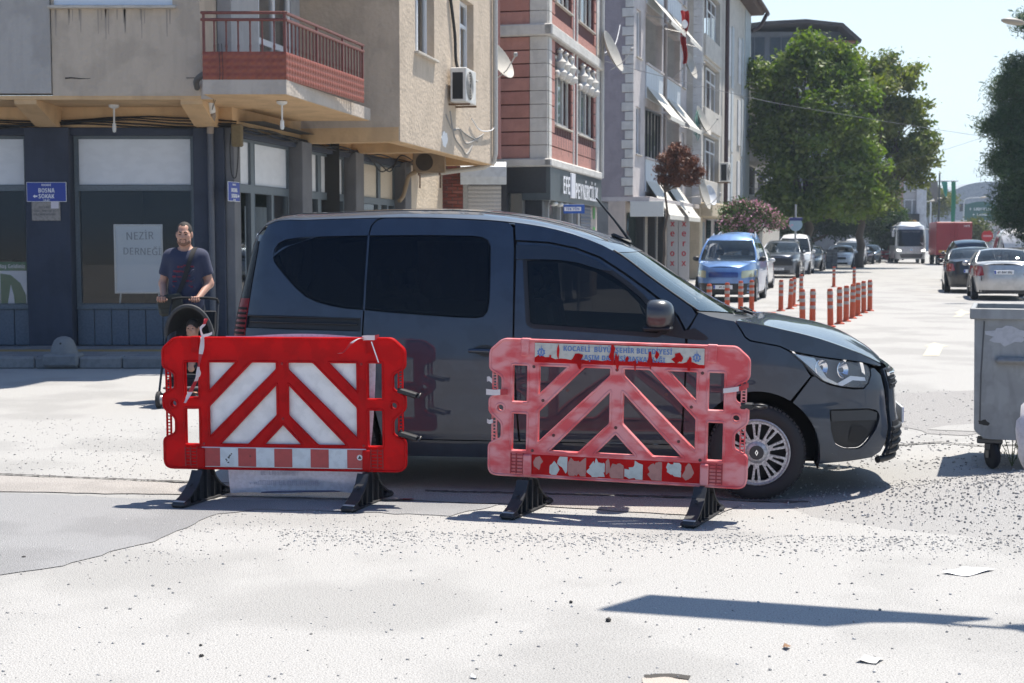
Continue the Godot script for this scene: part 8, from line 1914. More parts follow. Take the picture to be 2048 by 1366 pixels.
	tr.bone(Vector3(0, 0.93, 0), Vector3(0, 1.0, 0), 0.165, 0.16, 0.05, Vector3(0.95, 1, 1.2))
	for k in 2: tr.bone(hip[k], knee[k], 0.105, 0.078, 0.04); tr.bone(knee[k], ank[k] + Vector3(0, 0.02, 0), 0.076, 0.066, 0.04)
	var tm = MB.new(); tr.mesh(tm); put("trousers", tm, mat("dark_denim", C(0.018, 0.022, 0.035), 0.9), t)
	for k in 2:
		var sf = Flesh.new(ank[k] + Vector3(-0.08, -0.1, -0.12), ank[k] + Vector3(0.08, 0.07, 0.26), 0.010); sf.bone(ank[k] + Vector3(0, -0.045, -0.04), ank[k] + Vector3(0, -0.058, 0.17), 0.05, 0.042, 0.03)
		var so = MB.new(); sf.mesh(so); put("shoe", so, mat("shoe_black", C(0.02, 0.02, 0.022), 0.6), t)
	# hair, beard, eyes
	var hr = Flesh.new(Vector3(-0.12, -0.10, -0.14), Vector3(0.12, 0.14, 0.12), 0.006)
	hr.ball(Vector3(0, 0.030, -0.022), Vector3(0.080, 0.0955, 0.1005), 0.01); hr.ball(Vector3(0, 0.0, 0.115), Vector3(0.074, 0.104, 0.092), 0.01, true); hr.ball(Vector3(0, -0.13, 0.03), Vector3(0.12, 0.10, 0.12), 0.01, true)
	for s in [-1, 1]: hr.ball(Vector3(s * 0.042, 0.09, 0.075), Vector3(0.026, 0.04, 0.045), 0.01, true)
	var hm = MB.new(); hr.mesh(hm)
	var ho = put("hair", hm, mat("hair_dark", C(0.022, 0.017, 0.014), 0.8), t); ho.transform = Transform3D(tilt.scaled(Vector3.ONE * 1.055), hc)
	var bf = Flesh.new(Vector3(-0.1, -0.14, -0.02), Vector3(0.1, 0.0, 0.12), 0.0055)
	bf.ball(Vector3(0, -0.080, 0.046), Vector3(0.047, 0.036, 0.039), 0.02); bf.ball(Vector3(0, -0.045, 0.083), Vector3(0.031, 0.006, 0.011), 0.006)
	for s in [-1, 1]: bf.ball(Vector3(s * 0.045, -0.065, 0.030), Vector3(0.027, 0.030, 0.032), 0.02); bf.ball(Vector3(s * 0.029, -0.058, 0.078), Vector3(0.008, 0.018, 0.010), 0.006)
	bf.ball(Vector3(0, -0.0605, 0.092), Vector3(0.024, 0.009, 0.02), 0.002, true)
	var bm = MB.new(); bf.mesh(bm); put("beard", bm, mat("stubble", C(0.19, 0.10, 0.07), 0.85), t).transform = Transform3D(tilt.scaled(Vector3.ONE * 1.055), hc)
	for s in [-1, 1]:
		var em = MB.new(); em.ball(Vector3(s * 0.031, 0.002, 0.0805), Vector3(0.011, 0.005, 0.005), 10, 6); put("eye", em, mat("eye_dark", C(0.03, 0.02, 0.015), 0.2), t).transform = Transform3D(tilt.scaled(Vector3.ONE * 1.055), hc)
		var bw = MB.new(); bw.tube([Vector3(s * 0.014, 0.023, 0.090), Vector3(s * 0.032, 0.029, 0.086), Vector3(s * 0.050, 0.022, 0.072)], [0.006, 0.007, 0.004], 6); put("eyebrow", bw, mat("hair_dark", C(0.022, 0.017, 0.014), 0.8), t).transform = Transform3D(tilt.scaled(Vector3.ONE * 1.055), hc)
	var te = MB.new(); te.cbox(Vector3(0, -0.0595, 0.0855), Vector3(0.032, 0.006, 0.006), 0.002); put("teeth", te, mat("teeth", C(0.6, 0.56, 0.5), 0.3), t).transform = Transform3D(tilt.scaled(Vector3.ONE * 1.055), hc)
	# bag across the shoulder
	var bg = thing("shoulder_bag", "dark olive shoulder bag on a wide black strap across the man's chest", "bag", p0)
	var b1 = MB.new(); b1.cbox(Vector3(-0.12, 1.0, 0.19), Vector3(0.26, 0.22, 0.08), 0.03, Basis(Vector3(0, 0, 1), 0.15)); put("pouch", b1, plain("bag_olive", C(0.035, 0.038, 0.032), 0.8), bg)
	var fp = MB.new(); fp.cbox(Vector3(-0.12, 1.04, 0.232), Vector3(0.25, 0.13, 0.012), 0.005, Basis(Vector3(0, 0, 1), 0.15)); put("flap", fp, plain("bag_olive", C(0.035, 0.038, 0.032), 0.8), bg)
	var st = MB.new(); var P = smooth([Vector3(0.105, 1.585, -0.06), Vector3(0.105, 1.592, 0.03), Vector3(0.092, 1.52, 0.118), Vector3(0.06, 1.40, 0.163), Vector3(0.015, 1.25, 0.172), Vector3(-0.04, 1.12, 0.180)], 5, false)
	for i in P.size() - 1: st.quad(P[i] + Vector3(-0.026, -0.003, 0), P[i] + Vector3(0.026, 0.003, 0), P[i + 1] + Vector3(0.026, 0.003, 0), P[i + 1] + Vector3(-0.026, -0.003, 0))
	put("strap", st, mat("strap_black", C(0.012, 0.012, 0.013), 0.8), bg)
	# stroller
	var sp = p0 + Vector3(0.15, 0, 0.30); t = thing("stroller", "black folding pushchair with arched hood rolling towards the barrier", "stroller", sp)
	var fab = plain("stroller_black", C(0.014, 0.014, 0.016), 0.85, {"sheen": 0.5}); var tubem = mat("stroller_tube", C(0.02, 0.022, 0.026), 0.4, {"metal": 0.4}); var trimm = plain("hood_trim", C(0.035, 0.035, 0.038), 0.7)
	var hb = MB.new(); hb.tube([Vector3(-0.235, 1.02, -0.02), Vector3(-0.225, 1.062, 0.0), Vector3(-0.15, 1.075, 0.005), Vector3(0.15, 1.075, 0.005), Vector3(0.235, 1.062, 0.0), Vector3(0.245, 1.02, -0.02)], 0.014, 8); put("handlebar", hb, mat("grip_foam", C(0.012, 0.012, 0.012), 0.9), t)
	for s in [-1.0, 1.0]:
		var q = MB.new(); q.tube([Vector3(s * 0.24, 1.02, -0.02), Vector3(s * 0.255, 0.75, 0.12), Vector3(s * 0.25, 0.42, 0.36), Vector3(s * 0.24, 0.12, 0.56)], 0.012, 8); put("side_tube", q, tubem, t)
		q = MB.new(); q.tube([Vector3(s * 0.25, 0.62, 0.2), Vector3(s * 0.25, 0.32, 0.05), Vector3(s * 0.25, 0.10, -0.05)], 0.012, 8); put("rear_tube", q, tubem, t)
		for e in [[0.56, 0.085, 0.24], [-0.06, 0.10, 0.27]]:
			var w = make_wheel(t, Vector3(s * e[2], e[1], e[0]), e[1], 0.04, e[1] * 0.6, 1.0, 5, false, "wheel"); w.rotation.y = PI / 2
	var cr = MB.new(); cr.tube([Vector3(-0.24, 0.14, 0.54), Vector3(0.24, 0.14, 0.54)], 0.01, 6); put("front_axle", cr, tubem, t)
	cr = MB.new(); cr.tube([Vector3(-0.25, 0.11, -0.05), Vector3(0.25, 0.11, -0.05)], 0.01, 6); put("rear_axle", cr, tubem, t)
	var hd = MB.new(); hd.grid(20, 10, func(u, v):
		var a = PI * u; var ph = lerpf(-0.15, 1.35, v)
		return Vector3(-cos(a) * 0.232, 0.70 + 0.0 * v, 0.16) + Vector3(0, cos(ph) * 0.31 * sin(a), 0.27 * sin(a) * sin(-ph) + 0.10 * (1.0 - v)))
	put("hood", hd, fab, t)
	var hr2 = MB.new(); var hp = []
	for i in 21: var a = PI * i / 20.0; hp.append(Vector3(-cos(a) * 0.232, 0.70 + cos(-0.15) * 0.31 * sin(a), 0.26 + 0.27 * sin(a) * sin(0.15)))
	hr2.tube(hp, 0.022, 6); put("hood_rim", hr2, trimm, t)
	var st2 = MB.new(); st2.cbox(Vector3(0, 0.62, 0.0), Vector3(0.42, 0.66, 0.03), 0.012, Basis(Vector3.RIGHT, -0.25)); st2.cbox(Vector3(0, 0.40, 0.24), Vector3(0.42, 0.04, 0.34), 0.015); st2.cbox(Vector3(-0.21, 0.5, 0.2), Vector3(0.02, 0.24, 0.34), 0.008); st2.cbox(Vector3(0.21, 0.5, 0.2), Vector3(0.02, 0.24, 0.34), 0.008); put("seat", st2, fab, t)
	var bk = MB.new(); bk.cbox(Vector3(0, 0.22, 0.16), Vector3(0.42, 0.14, 0.42), 0.03); put("basket", bk, fab, t); var ft = MB.new(); ft.cbox(Vector3(0, 0.20, 0.50), Vector3(0.40, 0.02, 0.12), 0.006); put("footrest", ft, plain("footrest_grey", C(0.08, 0.08, 0.085), 0.7), t)
	# child
	t = thing("baby", "small dark haired child sitting under the stroller's hood", "person", sp + Vector3(-0.08, 0, 0))
	var cb = MB.new(); var cf = Flesh.new(Vector3(-0.22, 0.34, -0.02), Vector3(0.26, 0.78, 0.5), 0.011)
	cf.bone(Vector3(0.04, 0.50, 0.14), Vector3(0.07, 0.64, 0.13), 0.088, 0.078, 0.04)
	for s in [-1, 1]: cf.bone(Vector3(0.05 + s * 0.05, 0.47, 0.16), Vector3(0.05 + s * 0.08, 0.48, 0.34), 0.05, 0.042, 0.03); cf.bone(Vector3(0.05 + s * 0.08, 0.48, 0.34), Vector3(0.05 + s * 0.08, 0.38, 0.40), 0.042, 0.034, 0.02); cf.bone(Vector3(0.06 + s * 0.09, 0.66, 0.13), Vector3(0.05 + s * 0.12, 0.55, 0.20), 0.036, 0.03, 0.02); cf.bone(Vector3(0.05 + s * 0.12, 0.55, 0.20), Vector3(0.05 + s * 0.07, 0.53, 0.28), 0.03, 0.026, 0.02)
	cf.mesh(cb); head_mesh(cb, Vector3(0.105, 0.775, 0.20), 0.185, Basis(Vector3.UP, -0.15), true); put("body", cb, skin, t)
	var jf = Flesh.new(Vector3(-0.22, 0.40, -0.02), Vector3(0.30, 0.72, 0.34), 0.012); jf.bone(Vector3(0.04, 0.49, 0.14), Vector3(0.07, 0.63, 0.13), 0.10, 0.092, 0.04)
	var jm = MB.new(); jf.mesh(jm); put("clothes", jm, mat("baby_dark", C(0.03, 0.03, 0.035), 0.9), t)
	var bh = Flesh.new(Vector3(-0.12, -0.10, -0.14), Vector3(0.12, 0.14, 0.12), 0.007); bh.ball(Vector3(0, 0.034, -0.014), Vector3(0.082, 0.096, 0.100), 0.01); bh.ball(Vector3(0, -0.03, 0.09), Vector3(0.066, 0.083, 0.075), 0.01, true); bh.ball(Vector3(0, -0.11, 0.02), Vector3(0.12, 0.09, 0.12), 0.01, true)
	var bhm = MB.new(); bh.mesh(bhm); put("hair", bhm, mat("hair_dark", C(0.022, 0.017, 0.014), 0.8), t).transform = Transform3D(Basis(Vector3.UP, -0.15).scaled(Vector3.ONE * 0.78), Vector3(0.105, 0.775, 0.20))
	for s in [-1, 1]:
		var em = MB.new(); em.ball(Vector3(s * 0.031, 0.002, 0.079), Vector3(0.0105, 0.008, 0.006), 10, 6); put("eye", em, mat("eye_dark", C(0.03, 0.02, 0.015), 0.2), t).transform = Transform3D(Basis(Vector3.UP, -0.15).scaled(Vector3.ONE * 0.77), Vector3(0.105, 0.775, 0.20))
func sprig(k: int, size: float, slim: float, sd: int, droop := 0.2) -> ArrayMesh:
	var rg = rng_of(sd); var mb = MB.new()
	for i in k:
		var d = Vector3(rg.randfn(), rg.randfn() * 0.7 - droop, rg.randfn()).normalized(); var s = d.cross(Vector3(rg.randfn(), rg.randfn(), rg.randfn())).normalized(); var n = d.cross(s)
		var o = Vector3(rg.randfn(), rg.randfn(), rg.randfn()) * size * 0.75; var L = size * rg.randf_range(0.7, 1.25); var w = L * slim
		var a = o; var b = o + d * L * 0.5 + s * w * 0.5 + n * L * 0.06; var c = o + d * L + n * -L * 0.08; var e = o + d * L * 0.5 - s * w * 0.5 + n * L * 0.06
		mb.tri(a, b, c, n, n, n); mb.tri(a, c, e, n, n, n)
	return mb.done()
func limb(mb: MB, a: Vector3, b: Vector3, r0: float, r1: float, rg):
	var P = []; var n = 5
	for i in n + 1: P.append(a.lerp(b, float(i) / n) + (Vector3(rg.randfn(), 0.3 * rg.randfn(), rg.randfn()) * a.distance_to(b) * 0.035 if i > 0 and i < n else Vector3.ZERO))
	var R = []
	for i in n + 1: R.append(lerpf(r0, r1, float(i) / n))
	mb.tube(P, R, 7)
func tree(called, label, base: Vector3, blobs: Array, o: Dictionary) -> Node3D:
	# blobs: [centre, radius] in the world; leaves sit near the blobs' skins, in bunches on twigs
	var rg = rng_of(o.get("seed", 1)); var t = thing(called, label, "tree", base, 0.0, o.get("group", ""))
	var tr = MB.new(); var fork = base.lerp(blobs[0][0], 0.0) + Vector3(0, o.get("fork", 2.2), 0); limb(tr, Vector3.ZERO, fork - base, o.get("r", 0.22), o.get("r", 0.22) * 0.75, rg)
	put("trunk", tr, plain("bark", C(0.10, 0.075, 0.055), 0.9, {"tex": grime(), "uvs": 2.0}), t)
	for b in blobs:
		var lm = MB.new(); limb(lm, fork - base, b[0] - base, o.get("r", 0.22) * 0.45, 0.03, rg)
		for k in 4: var e = b[0] + Vector3(rg.randfn(), rg.randfn(), rg.randfn()).normalized() * b[1] * 0.7; limb(lm, (fork - base).lerp(b[0] - base, 0.6 + 0.1 * k), e - base, o.get("r", 0.22) * 0.16, 0.015, rg)
		put("limb", lm, plain("bark", C(0.10, 0.075, 0.055), 0.9, {"tex": grime(), "uvs": 2.0}), t)
	var xs = []; var cs = []; var tot = 0.0
	for b in blobs: tot += b[1] * b[1]
	var lobes = []
	for b in blobs:
		for k in 7:
			var d = Vector3(rg.randfn(), rg.randfn(), rg.randfn()).normalized(); lobes.append([b[0] + d * b[1] * 0.72 * Vector3(1, o.get("tall", 1.0), 1), b[1] * rg.randf_range(0.34, 0.5), b[1] * b[1] / 7.0])
	for b in lobes:
		var bunches = int(round(o.n * b[2] / tot / 16.0)); var lobe_tone = rg.randf() * 0.5
		for k in bunches:
			var d = Vector3(rg.randfn(), rg.randfn() + 0.35, rg.randfn()).normalized(); var c = b[0] + d * Vector3(1, 0.72, 1) * b[1] * (pow(rg.randf(), 0.3) * 1.05)
			var tone = lobe_tone + 0.5 * rg.randf(); var bs = o.get("bunch", 0.42) * 0.8
			for i in 16:
				var p = c + Vector3(rg.randfn(), rg.randfn() * 0.5 - o.get("hang", 0.0) * rg.randf(), rg.randfn()) * bs
				xs.append(Transform3D(Basis(Vector3(rg.randfn(), rg.randfn(), rg.randfn()).normalized(), rg.randf() * TAU).scaled(Vector3.ONE * rg.randf_range(0.75, 1.25)), p - base))
				var q: Color = o.cols[0].lerp(o.cols[1], clampf(tone + 0.2 * rg.randfn(), 0, 1))
				if o.has("flower") and rg.randf() < o.flower * (2.0 if d.x > 0.2 else 0.5): q = o.cols[2]
				cs.append(q)
	multi("crown", sprig(o.get("k", 7), o.get("leaf", 0.2), o.get("slim", 0.5), o.get("seed", 1)), mat("leaf_" + o.get("lm", "green"), C(1, 1, 1), 0.55, {"vcol": true, "back": o.get("back", C(0.85, 0.95, 0.35))}), xs, cs, t)
	return t
func blobs_at(d: float, a: Array, seed := 1) -> Array:
	var o = []; var rg = rng_of(seed)
	for i in range(0, a.size(), 3): o.append([at(a[i], a[i + 1], d + rg.randfn() * a[i + 2] * d / F * 0.35), a[i + 2] * d / F])
	return o
func build_trees():
	var gr = [C(0.09, 0.15, 0.024), C(0.20, 0.24, 0.05)]
	tree("plane_tree", "big dense green tree with the pointed top, nearer of the two by the parked cars", Vector3(16.3, 0, -78.0), blobs_at(78.0, [1601, 110, 44, 1545, 165, 50, 1668, 140, 46, 1610, 195, 78, 1552, 245, 60, 1690, 225, 62, 1640, 300, 80, 1565, 320, 60, 1715, 330, 50, 1600, 380, 62, 1690, 395, 55, 1560, 410, 45, 1640, 430, 56], 3), {"n": 6800, "cols": gr, "seed": 11, "leaf": 0.29, "bunch": 0.40, "r": 0.32, "fork": 3.0})
	tree("plane_tree", "big yellowish green tree reaching out over the street behind the denser one", Vector3(22.3, 0, -90.0), blobs_at(90.0, [1762, 128, 36, 1715, 165, 48, 1800, 150, 34, 1770, 205, 60, 1822, 235, 40, 1720, 255, 60, 1845, 290, 30, 1790, 290, 58, 1740, 345, 56, 1825, 335, 38, 1700, 400, 50, 1770, 385, 34], 4), {"n": 5200, "cols": [C(0.075, 0.115, 0.022), C(0.25, 0.25, 0.06)], "seed": 12, "leaf": 0.30, "bunch": 0.42, "r": 0.30, "fork": 3.4})
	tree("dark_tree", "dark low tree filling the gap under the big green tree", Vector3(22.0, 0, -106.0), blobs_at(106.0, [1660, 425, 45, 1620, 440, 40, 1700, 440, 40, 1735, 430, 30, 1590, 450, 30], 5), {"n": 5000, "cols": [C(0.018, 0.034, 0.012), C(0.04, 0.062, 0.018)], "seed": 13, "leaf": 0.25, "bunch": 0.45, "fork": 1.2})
	tree("round_tree", "rounded mid green tree left of the black and gold sign", Vector3(30.3, 0, -116.0), blobs_at(116.0, [1765, 420, 26, 1750, 450, 28, 1785, 445, 22, 1765, 470, 26], 6), {"n": 4000, "cols": [C(0.035, 0.07, 0.03), C(0.07, 0.11, 0.045)], "seed": 14, "leaf": 0.22, "bunch": 0.4, "fork": 1.0})
	tree("yellow_tree", "pale yellow green tree far behind the street lamps and flags", Vector3(59.0, 0, -198.0), blobs_at(198.0, [1850, 400, 22, 1868, 395, 22, 1885, 410, 16, 1838, 420, 18], 7), {"n": 3000, "cols": [C(0.10, 0.115, 0.04), C(0.19, 0.18, 0.06)], "seed": 15, "leaf": 0.4, "bunch": 0.7, "fork": 2.0})
	tree("small_street_tree", "small dry looking tree just right of the red lorry", Vector3(52.5, 0, -150.0), blobs_at(150.0, [1953, 460, 13, 1960, 475, 11], 8), {"n": 900, "cols": [C(0.09, 0.10, 0.04), C(0.15, 0.14, 0.06)], "seed": 16, "leaf": 0.3, "bunch": 0.4, "fork": 1.5, "r": 0.1})
	tree("conifer", "tall dark green conifer at the right edge of the street", Vector3(22.8, 0, -60.0), blobs_at(60.0, [2078, 60, 40, 2030, 150, 34, 2024, 205, 40, 2022, 270, 46, 2018, 340, 40, 2075, 120, 52, 2066, 190, 62, 2070, 265, 72, 2078, 340, 82, 2068, 400, 70, 2062, 440, 52, 2120, 250, 70, 2130, 350, 80], 9), {"n": 9000, "cols": [C(0.03, 0.07, 0.024), C(0.07, 0.135, 0.04)], "seed": 17, "leaf": 0.24, "slim": 0.16, "k": 10, "bunch": 0.30, "r": 0.25, "fork": 1.6, "lm": "needle", "back": C(0.4, 0.5, 0.2)})
	tree("dead_tree", "small dead tree with rust brown foliage before the grey block", Vector3(4.78, 0, -44.0), blobs_at(44.0, [1358, 285, 6, 1350, 300, 11, 1366, 303, 10, 1332, 318, 10, 1356, 318, 14, 1382, 322, 11, 1322, 340, 10, 1345, 338, 14, 1372, 340, 14, 1396, 345, 9, 1328, 358, 9, 1350, 360, 12, 1380, 360, 12, 1314, 350, 6, 1402, 352, 6], 10), {"n": 2400, "cols": [C(0.10, 0.04, 0.025), C(0.30, 0.12, 0.06)], "seed": 18, "leaf": 0.10, "slim": 0.22, "k": 6, "bunch": 0.05, "hang": 0.5, "r": 0.045, "fork": 3.2, "lm": "brown", "back": C(0.3, 0.14, 0.06), "tall": 0.4})
	tree("flowering_tree", "small tree with pink blossom behind the bright blue van", Vector3(9.15, 0, -55.0), blobs_at(55.0, [1482, 410, 16, 1455, 418, 13, 1505, 425, 22, 1475, 440, 24, 1530, 435, 20, 1455, 448, 14, 1505, 455, 24, 1545, 440, 12, 1480, 395, 10], 11), {"n": 1300, "cols": [C(0.05, 0.10, 0.025), C(0.12, 0.18, 0.05), C(0.62, 0.30, 0.42)], "flower": 0.28, "seed": 19, "leaf": 0.11, "bunch": 0.16, "r": 0.05, "fork": 1.6, "lm": "oleander", "back": C(0.55, 0.55, 0.5)})
	# weeds by the container
	for e in [[2024, 905, "feathery weed growing at the foot of the gravel heap by the white sack"], [2046, 900, "taller weed at the picture's right edge before the sack"]]:
		var p = g(e[0], e[1] + 28); var t = thing("weed", e[2], "plant", Vector3(p.x, mound(p.x, p.z), p.z)); var rg = rng_of(int(e[0]))
		for k in 6:
			var a = rg.randf() * TAU; var top = Vector3(cos(a) * 0.14, 0.2 + 0.14 * rg.randf(), sin(a) * 0.1); var P = [Vector3.ZERO, top * 0.5 + Vector3(0, 0.04, 0), top]; var sm = MB.new(); sm.tube(smooth(P, 4, false), 0.003, 5)
			for j in 26:
				var f = rg.randf(); var q = (top * 0.5 + Vector3(0, 0.04, 0)).lerp(top, f) if f > 0.3 else (top * 0.5) * (0.4 + f * 2.0); var d = Vector3(rg.randfn(), 0.4 + rg.randf(), rg.randfn()).normalized() * 0.03; var s = d.cross(Vector3.UP).normalized() * 0.004
				sm.tri(q - s, q + s, q + d)
			put("stem", sm, mat("weed_green", C(0.10, 0.13, 0.06), 0.8, {"back": C(0.2, 0.25, 0.1)}), t)
func disc(parent, called, c: Vector3, r: float, m, z := 0.0, seg := 28) -> MeshInstance3D:
	var mb = MB.new(); mb.prism([circle(Vector2(c.x, c.y), r, seg)], c.z + z - 0.01, c.z + z); return put(called, mb, m, parent)
func post(parent, h: float, r := 0.03, m = null, called := "post"):
	var mb = MB.new(); mb.tube([Vector3.ZERO, Vector3(0, h, 0)], r, 8); return put(called, mb, m if m else mat("galvanised", C(0.42, 0.42, 0.42), 0.4, {"metal": 0.5}), parent)
func street_lamp(label, pos: Vector3, h: float, arm: Vector3, k := 1.0, m = null):
	var t = thing("street_lamp", label, "street lamp", pos, 0.0, "street lamps"); var gm = m if m else mat("lamp_post_grey", C(0.33, 0.34, 0.35), 0.5)
	post(t, h, 0.07 * k, gm, "pole"); var a = MB.new(); a.tube(smooth([Vector3(0, h - 0.1, 0), Vector3(0, h + 0.25, 0) + arm * 0.25, Vector3(0, h + 0.35, 0) + arm], 5, false), 0.035 * k, 6); put("arm", a, gm, t)
	var l = MB.new(); l.ball(Vector3(0, h + 0.36, 0) + arm * 1.25, Vector3(0.36, 0.09, 0.18) * k, 14, 8, Basis(Vector3.UP, atan2(-arm.z, arm.x)) * Basis(Vector3(0, 0, 1), 0.12)); put("lamp_head", l, plain("lamp_shell", C(0.30, 0.27, 0.22), 0.5), t); return t
func build_street_furniture():
	# flexible lane posts
	var om = plain("post_orange", C(0.50, 0.075, 0.022), 0.5, {"tex": grime(), "uvs": 1.5}); var rf = mat("post_band", C(0.33, 0.30, 0.27), 0.35); var first = null
	var spots = [[1605, 656, "frontmost leaning post of the right row nearest the van's bonnet", 0.02], [1624.5, 655, "second post of the right row, leaning, next to the frontmost", -0.07], [1661, 654, "first post of the close set group of seven, nearest the gap", -0.03], [1679, 648, "second of the close set group of seven posts", -0.02], [1692, 643, "third of the close set group of seven posts", 0.0], [1704.5, 637, "middle post of the close set group of seven", -0.01], [1715.5, 632, "fifth of the close set group of seven posts", 0.0], [1727.5, 626, "sixth of the close set group of seven posts", -0.02], [1739.5, 622, "last post of the close set group, farthest right", -0.02],
		[1418, 637, "leftmost post, half hidden by the van's windscreen", 0.0], [1454, 632, "second post from the left, before the blue van's plate", 0.0], [1481, 626, "third post from the left, before the blue van's headlamp", 0.0], [1503, 623, "fourth post from the left, before the white hatchback", 0.0], [1561.5, 622, "post alone before the dark grey SUV", 0.01], [1580, 618, "post just right of the one before the SUV, front of an overlapping pair", -0.04], [1586, 613, "post behind the overlapping pair's front one", -0.05], [1602, 602, "post behind the frontmost one of the right row", 0.0], [1667.5, 574, "far post seen behind the first of the close set group", 0.0], [1708, 576, "far post seen behind the middle of the close set group", 0.0]]
	var i = 0
	for s in spots:
		var p = g(s[0], s[1])
		if first == null:
			first = thing("lane_post", s[2], "lane post", p, 0.0, "orange flexible lane posts")
			var mb = MB.new(); mb.lathe([Vector2(0.0, 0.02), Vector2(0.060, 0.02), Vector2(0.058, 0.3), Vector2(0.054, 0.70), Vector2(0.046, 0.745), Vector2(0, 0.75)], 16); put("tube", mb, om, first)
			for y in [0.36, 0.50, 0.63]: var b = MB.new(); b.lathe([Vector2(0.0585, y), Vector2(0.060, y + 0.004), Vector2(0.0585, y + 0.062), Vector2(0.056, y + 0.066)], 16); put("reflective_band", b, rf, first)
			var f = MB.new(); f.lathe([Vector2(0.105, 0.0), Vector2(0.10, 0.022), Vector2(0.06, 0.035), Vector2(0.05, 0.035)], 16); put("base", f, om, first)
		else: copy_of(first, s[2], p, i * 1.3, "orange flexible lane posts")
		var o = get_child(get_child_count() - 1); o.rotation.z = s[3]; i += 1
	for s in [[1542, 627, "flattened red post stub on the road left of the lone lane post"], [1520, 631, "broken post base fragment near the bonnet's edge"], [1592, 611, "broken post base beside the overlapping pair"]]:
		var o = MB.new(); var p = g(s[0], s[1]); o.cbox(Vector3.ZERO, Vector3(0.2, 0.03, 0.13), 0.012, Basis(Vector3.UP, s[0])); solo("post_stub", o, om, s[2], "post base", "broken lane post bases").position = p + Vector3(0, 0.016, 0)
	var wt = mat("sign_white", C(0.75, 0.75, 0.75), 0.5); var rd = mat("sign_red", C(0.45, 0.02, 0.025), 0.45); var bl = mat("sign_blue2", C(0.02, 0.09, 0.38), 0.45); var bkm = mat("plate_black", C(0.02, 0.02, 0.02), 0.5)
	# one way sign
	var p = g(1158, 575); var sd = at(1148, 418, 32.0)
	var t = thing("one_way_sign", "blue one way sign TEK YÖN with white panel outside the cheese shop", "sign", Vector3(sd.x + 0.1, 0, sd.z)); post(t, sd.y + 0.1)
	var mb = MB.new(); mb.cbox(Vector3(-0.1, sd.y, 0.03), Vector3(0.48, 0.20, 0.01), 0.004); put("plate", mb, bl, t); mb = MB.new(); mb.cbox(Vector3(-0.13, sd.y, 0.037), Vector3(0.38, 0.09, 0.006), 0.002); put("arrow_panel", mb, wt, t); letter("TEK YÖN", 0.055, bl, t, Vector3(-0.13, sd.y, 0.042))
	# stop sign of the bus line and the road signs on the right
	sd = at(1591, 449, 70.0); t = thing("bus_stop_sign", "round blue and white stop sign on a pole before the big green tree", "sign", Vector3(sd.x, 0, sd.z)); post(t, sd.y + 1.0, 0.05)
	disc(t, "disc", Vector3(0, sd.y, 0.06), 0.33, mat("sign_pale_blue", C(0.30, 0.42, 0.50), 0.5)); mb = MB.new(); mb.cbox(Vector3(0, sd.y + 0.27, 0.07), Vector3(0.66, 0.16, 0.03), 0.01); put("name_plate", mb, mat("sign_navy", C(0.02, 0.03, 0.16), 0.5), t)
	sd = at(2023, 463, 72.0); t = thing("speed_limit_sign", "round speed limit sign reading 30 with a warning triangle above it", "sign", Vector3(sd.x, 0, sd.z)); post(t, sd.y + 0.9, 0.04)
	disc(t, "red_ring", Vector3(0, sd.y, 0.05), 0.27, rd); disc(t, "white_disc", Vector3(0, sd.y, 0.056), 0.20, wt); letter("30", 0.19, bkm, t, Vector3(0, sd.y, 0.062))
	for e in [[0.30, rd, 0.05, "triangle_border"], [0.20, wt, 0.056, "triangle_field"]]: mb = MB.new(); mb.prism([V2([-e[0], sd.y + 0.42 + 0.3 - e[0], e[0], sd.y + 0.42 + 0.3 - e[0], 0, sd.y + 0.42 + 0.3 + e[0] * 0.75])], e[2] - 0.01, e[2]); put(e[3], mb, e[1], t)
	sd = at(2003, 470, 76.0); t = thing("no_turn_sign", "round red bordered sign left of the speed limit sign", "sign", Vector3(sd.x, 0, sd.z)); post(t, sd.y + 0.7, 0.04); disc(t, "red_ring", Vector3(0, sd.y, 0.05), 0.25, rd); disc(t, "white_disc", Vector3(0, sd.y, 0.056), 0.18, wt); mb = MB.new(); mb.cbox(Vector3(0, sd.y, 0.06), Vector3(0.05, 0.28, 0.008), 0.002, Basis(Vector3(0, 0, 1), 0.7)); put("bar", mb, bkm, t); mb = MB.new(); mb.cbox(Vector3(0, sd.y + 0.5, 0.05), Vector3(0.36, 0.28, 0.02), 0.004); put("upper_plate", mb, plain("plate_pale", C(0.4, 0.33, 0.3), 0.6), t)
	sd = at(1974, 472, 82.0); t = thing("no_entry_sign", "plain red disc sign above the white van's roof", "sign", Vector3(sd.x, 0, sd.z)); post(t, sd.y + 0.2, 0.04); disc(t, "red_disc", Vector3(0, sd.y, 0.05), 0.34, rd); mb = MB.new(); mb.cbox(Vector3(0, sd.y, 0.055), Vector3(0.5, 0.11, 0.008), 0.002); put("bar", mb, plain("sign_pinkish", C(0.6, 0.3, 0.3), 0.5), t)
	# lamps, flags
	sd = at(2018, 46, 40.0); street_lamp("street lamp head reaching in over the conifer at the picture's top right", Vector3(sd.x + 1.9, 0, sd.z), sd.y - 0.36, Vector3(-1.5, 0, 0.2), 1.0)
	sd = at(1982, 322, 120.0); street_lamp("slim lamp arm beside the conifer's left flank", Vector3(sd.x + 3.0, 0, sd.z), sd.y - 0.36, Vector3(-2.2, 0, 0.0), 1.2)
	var lw = mat("lamp_post_white", C(0.5, 0.52, 0.53), 0.5)
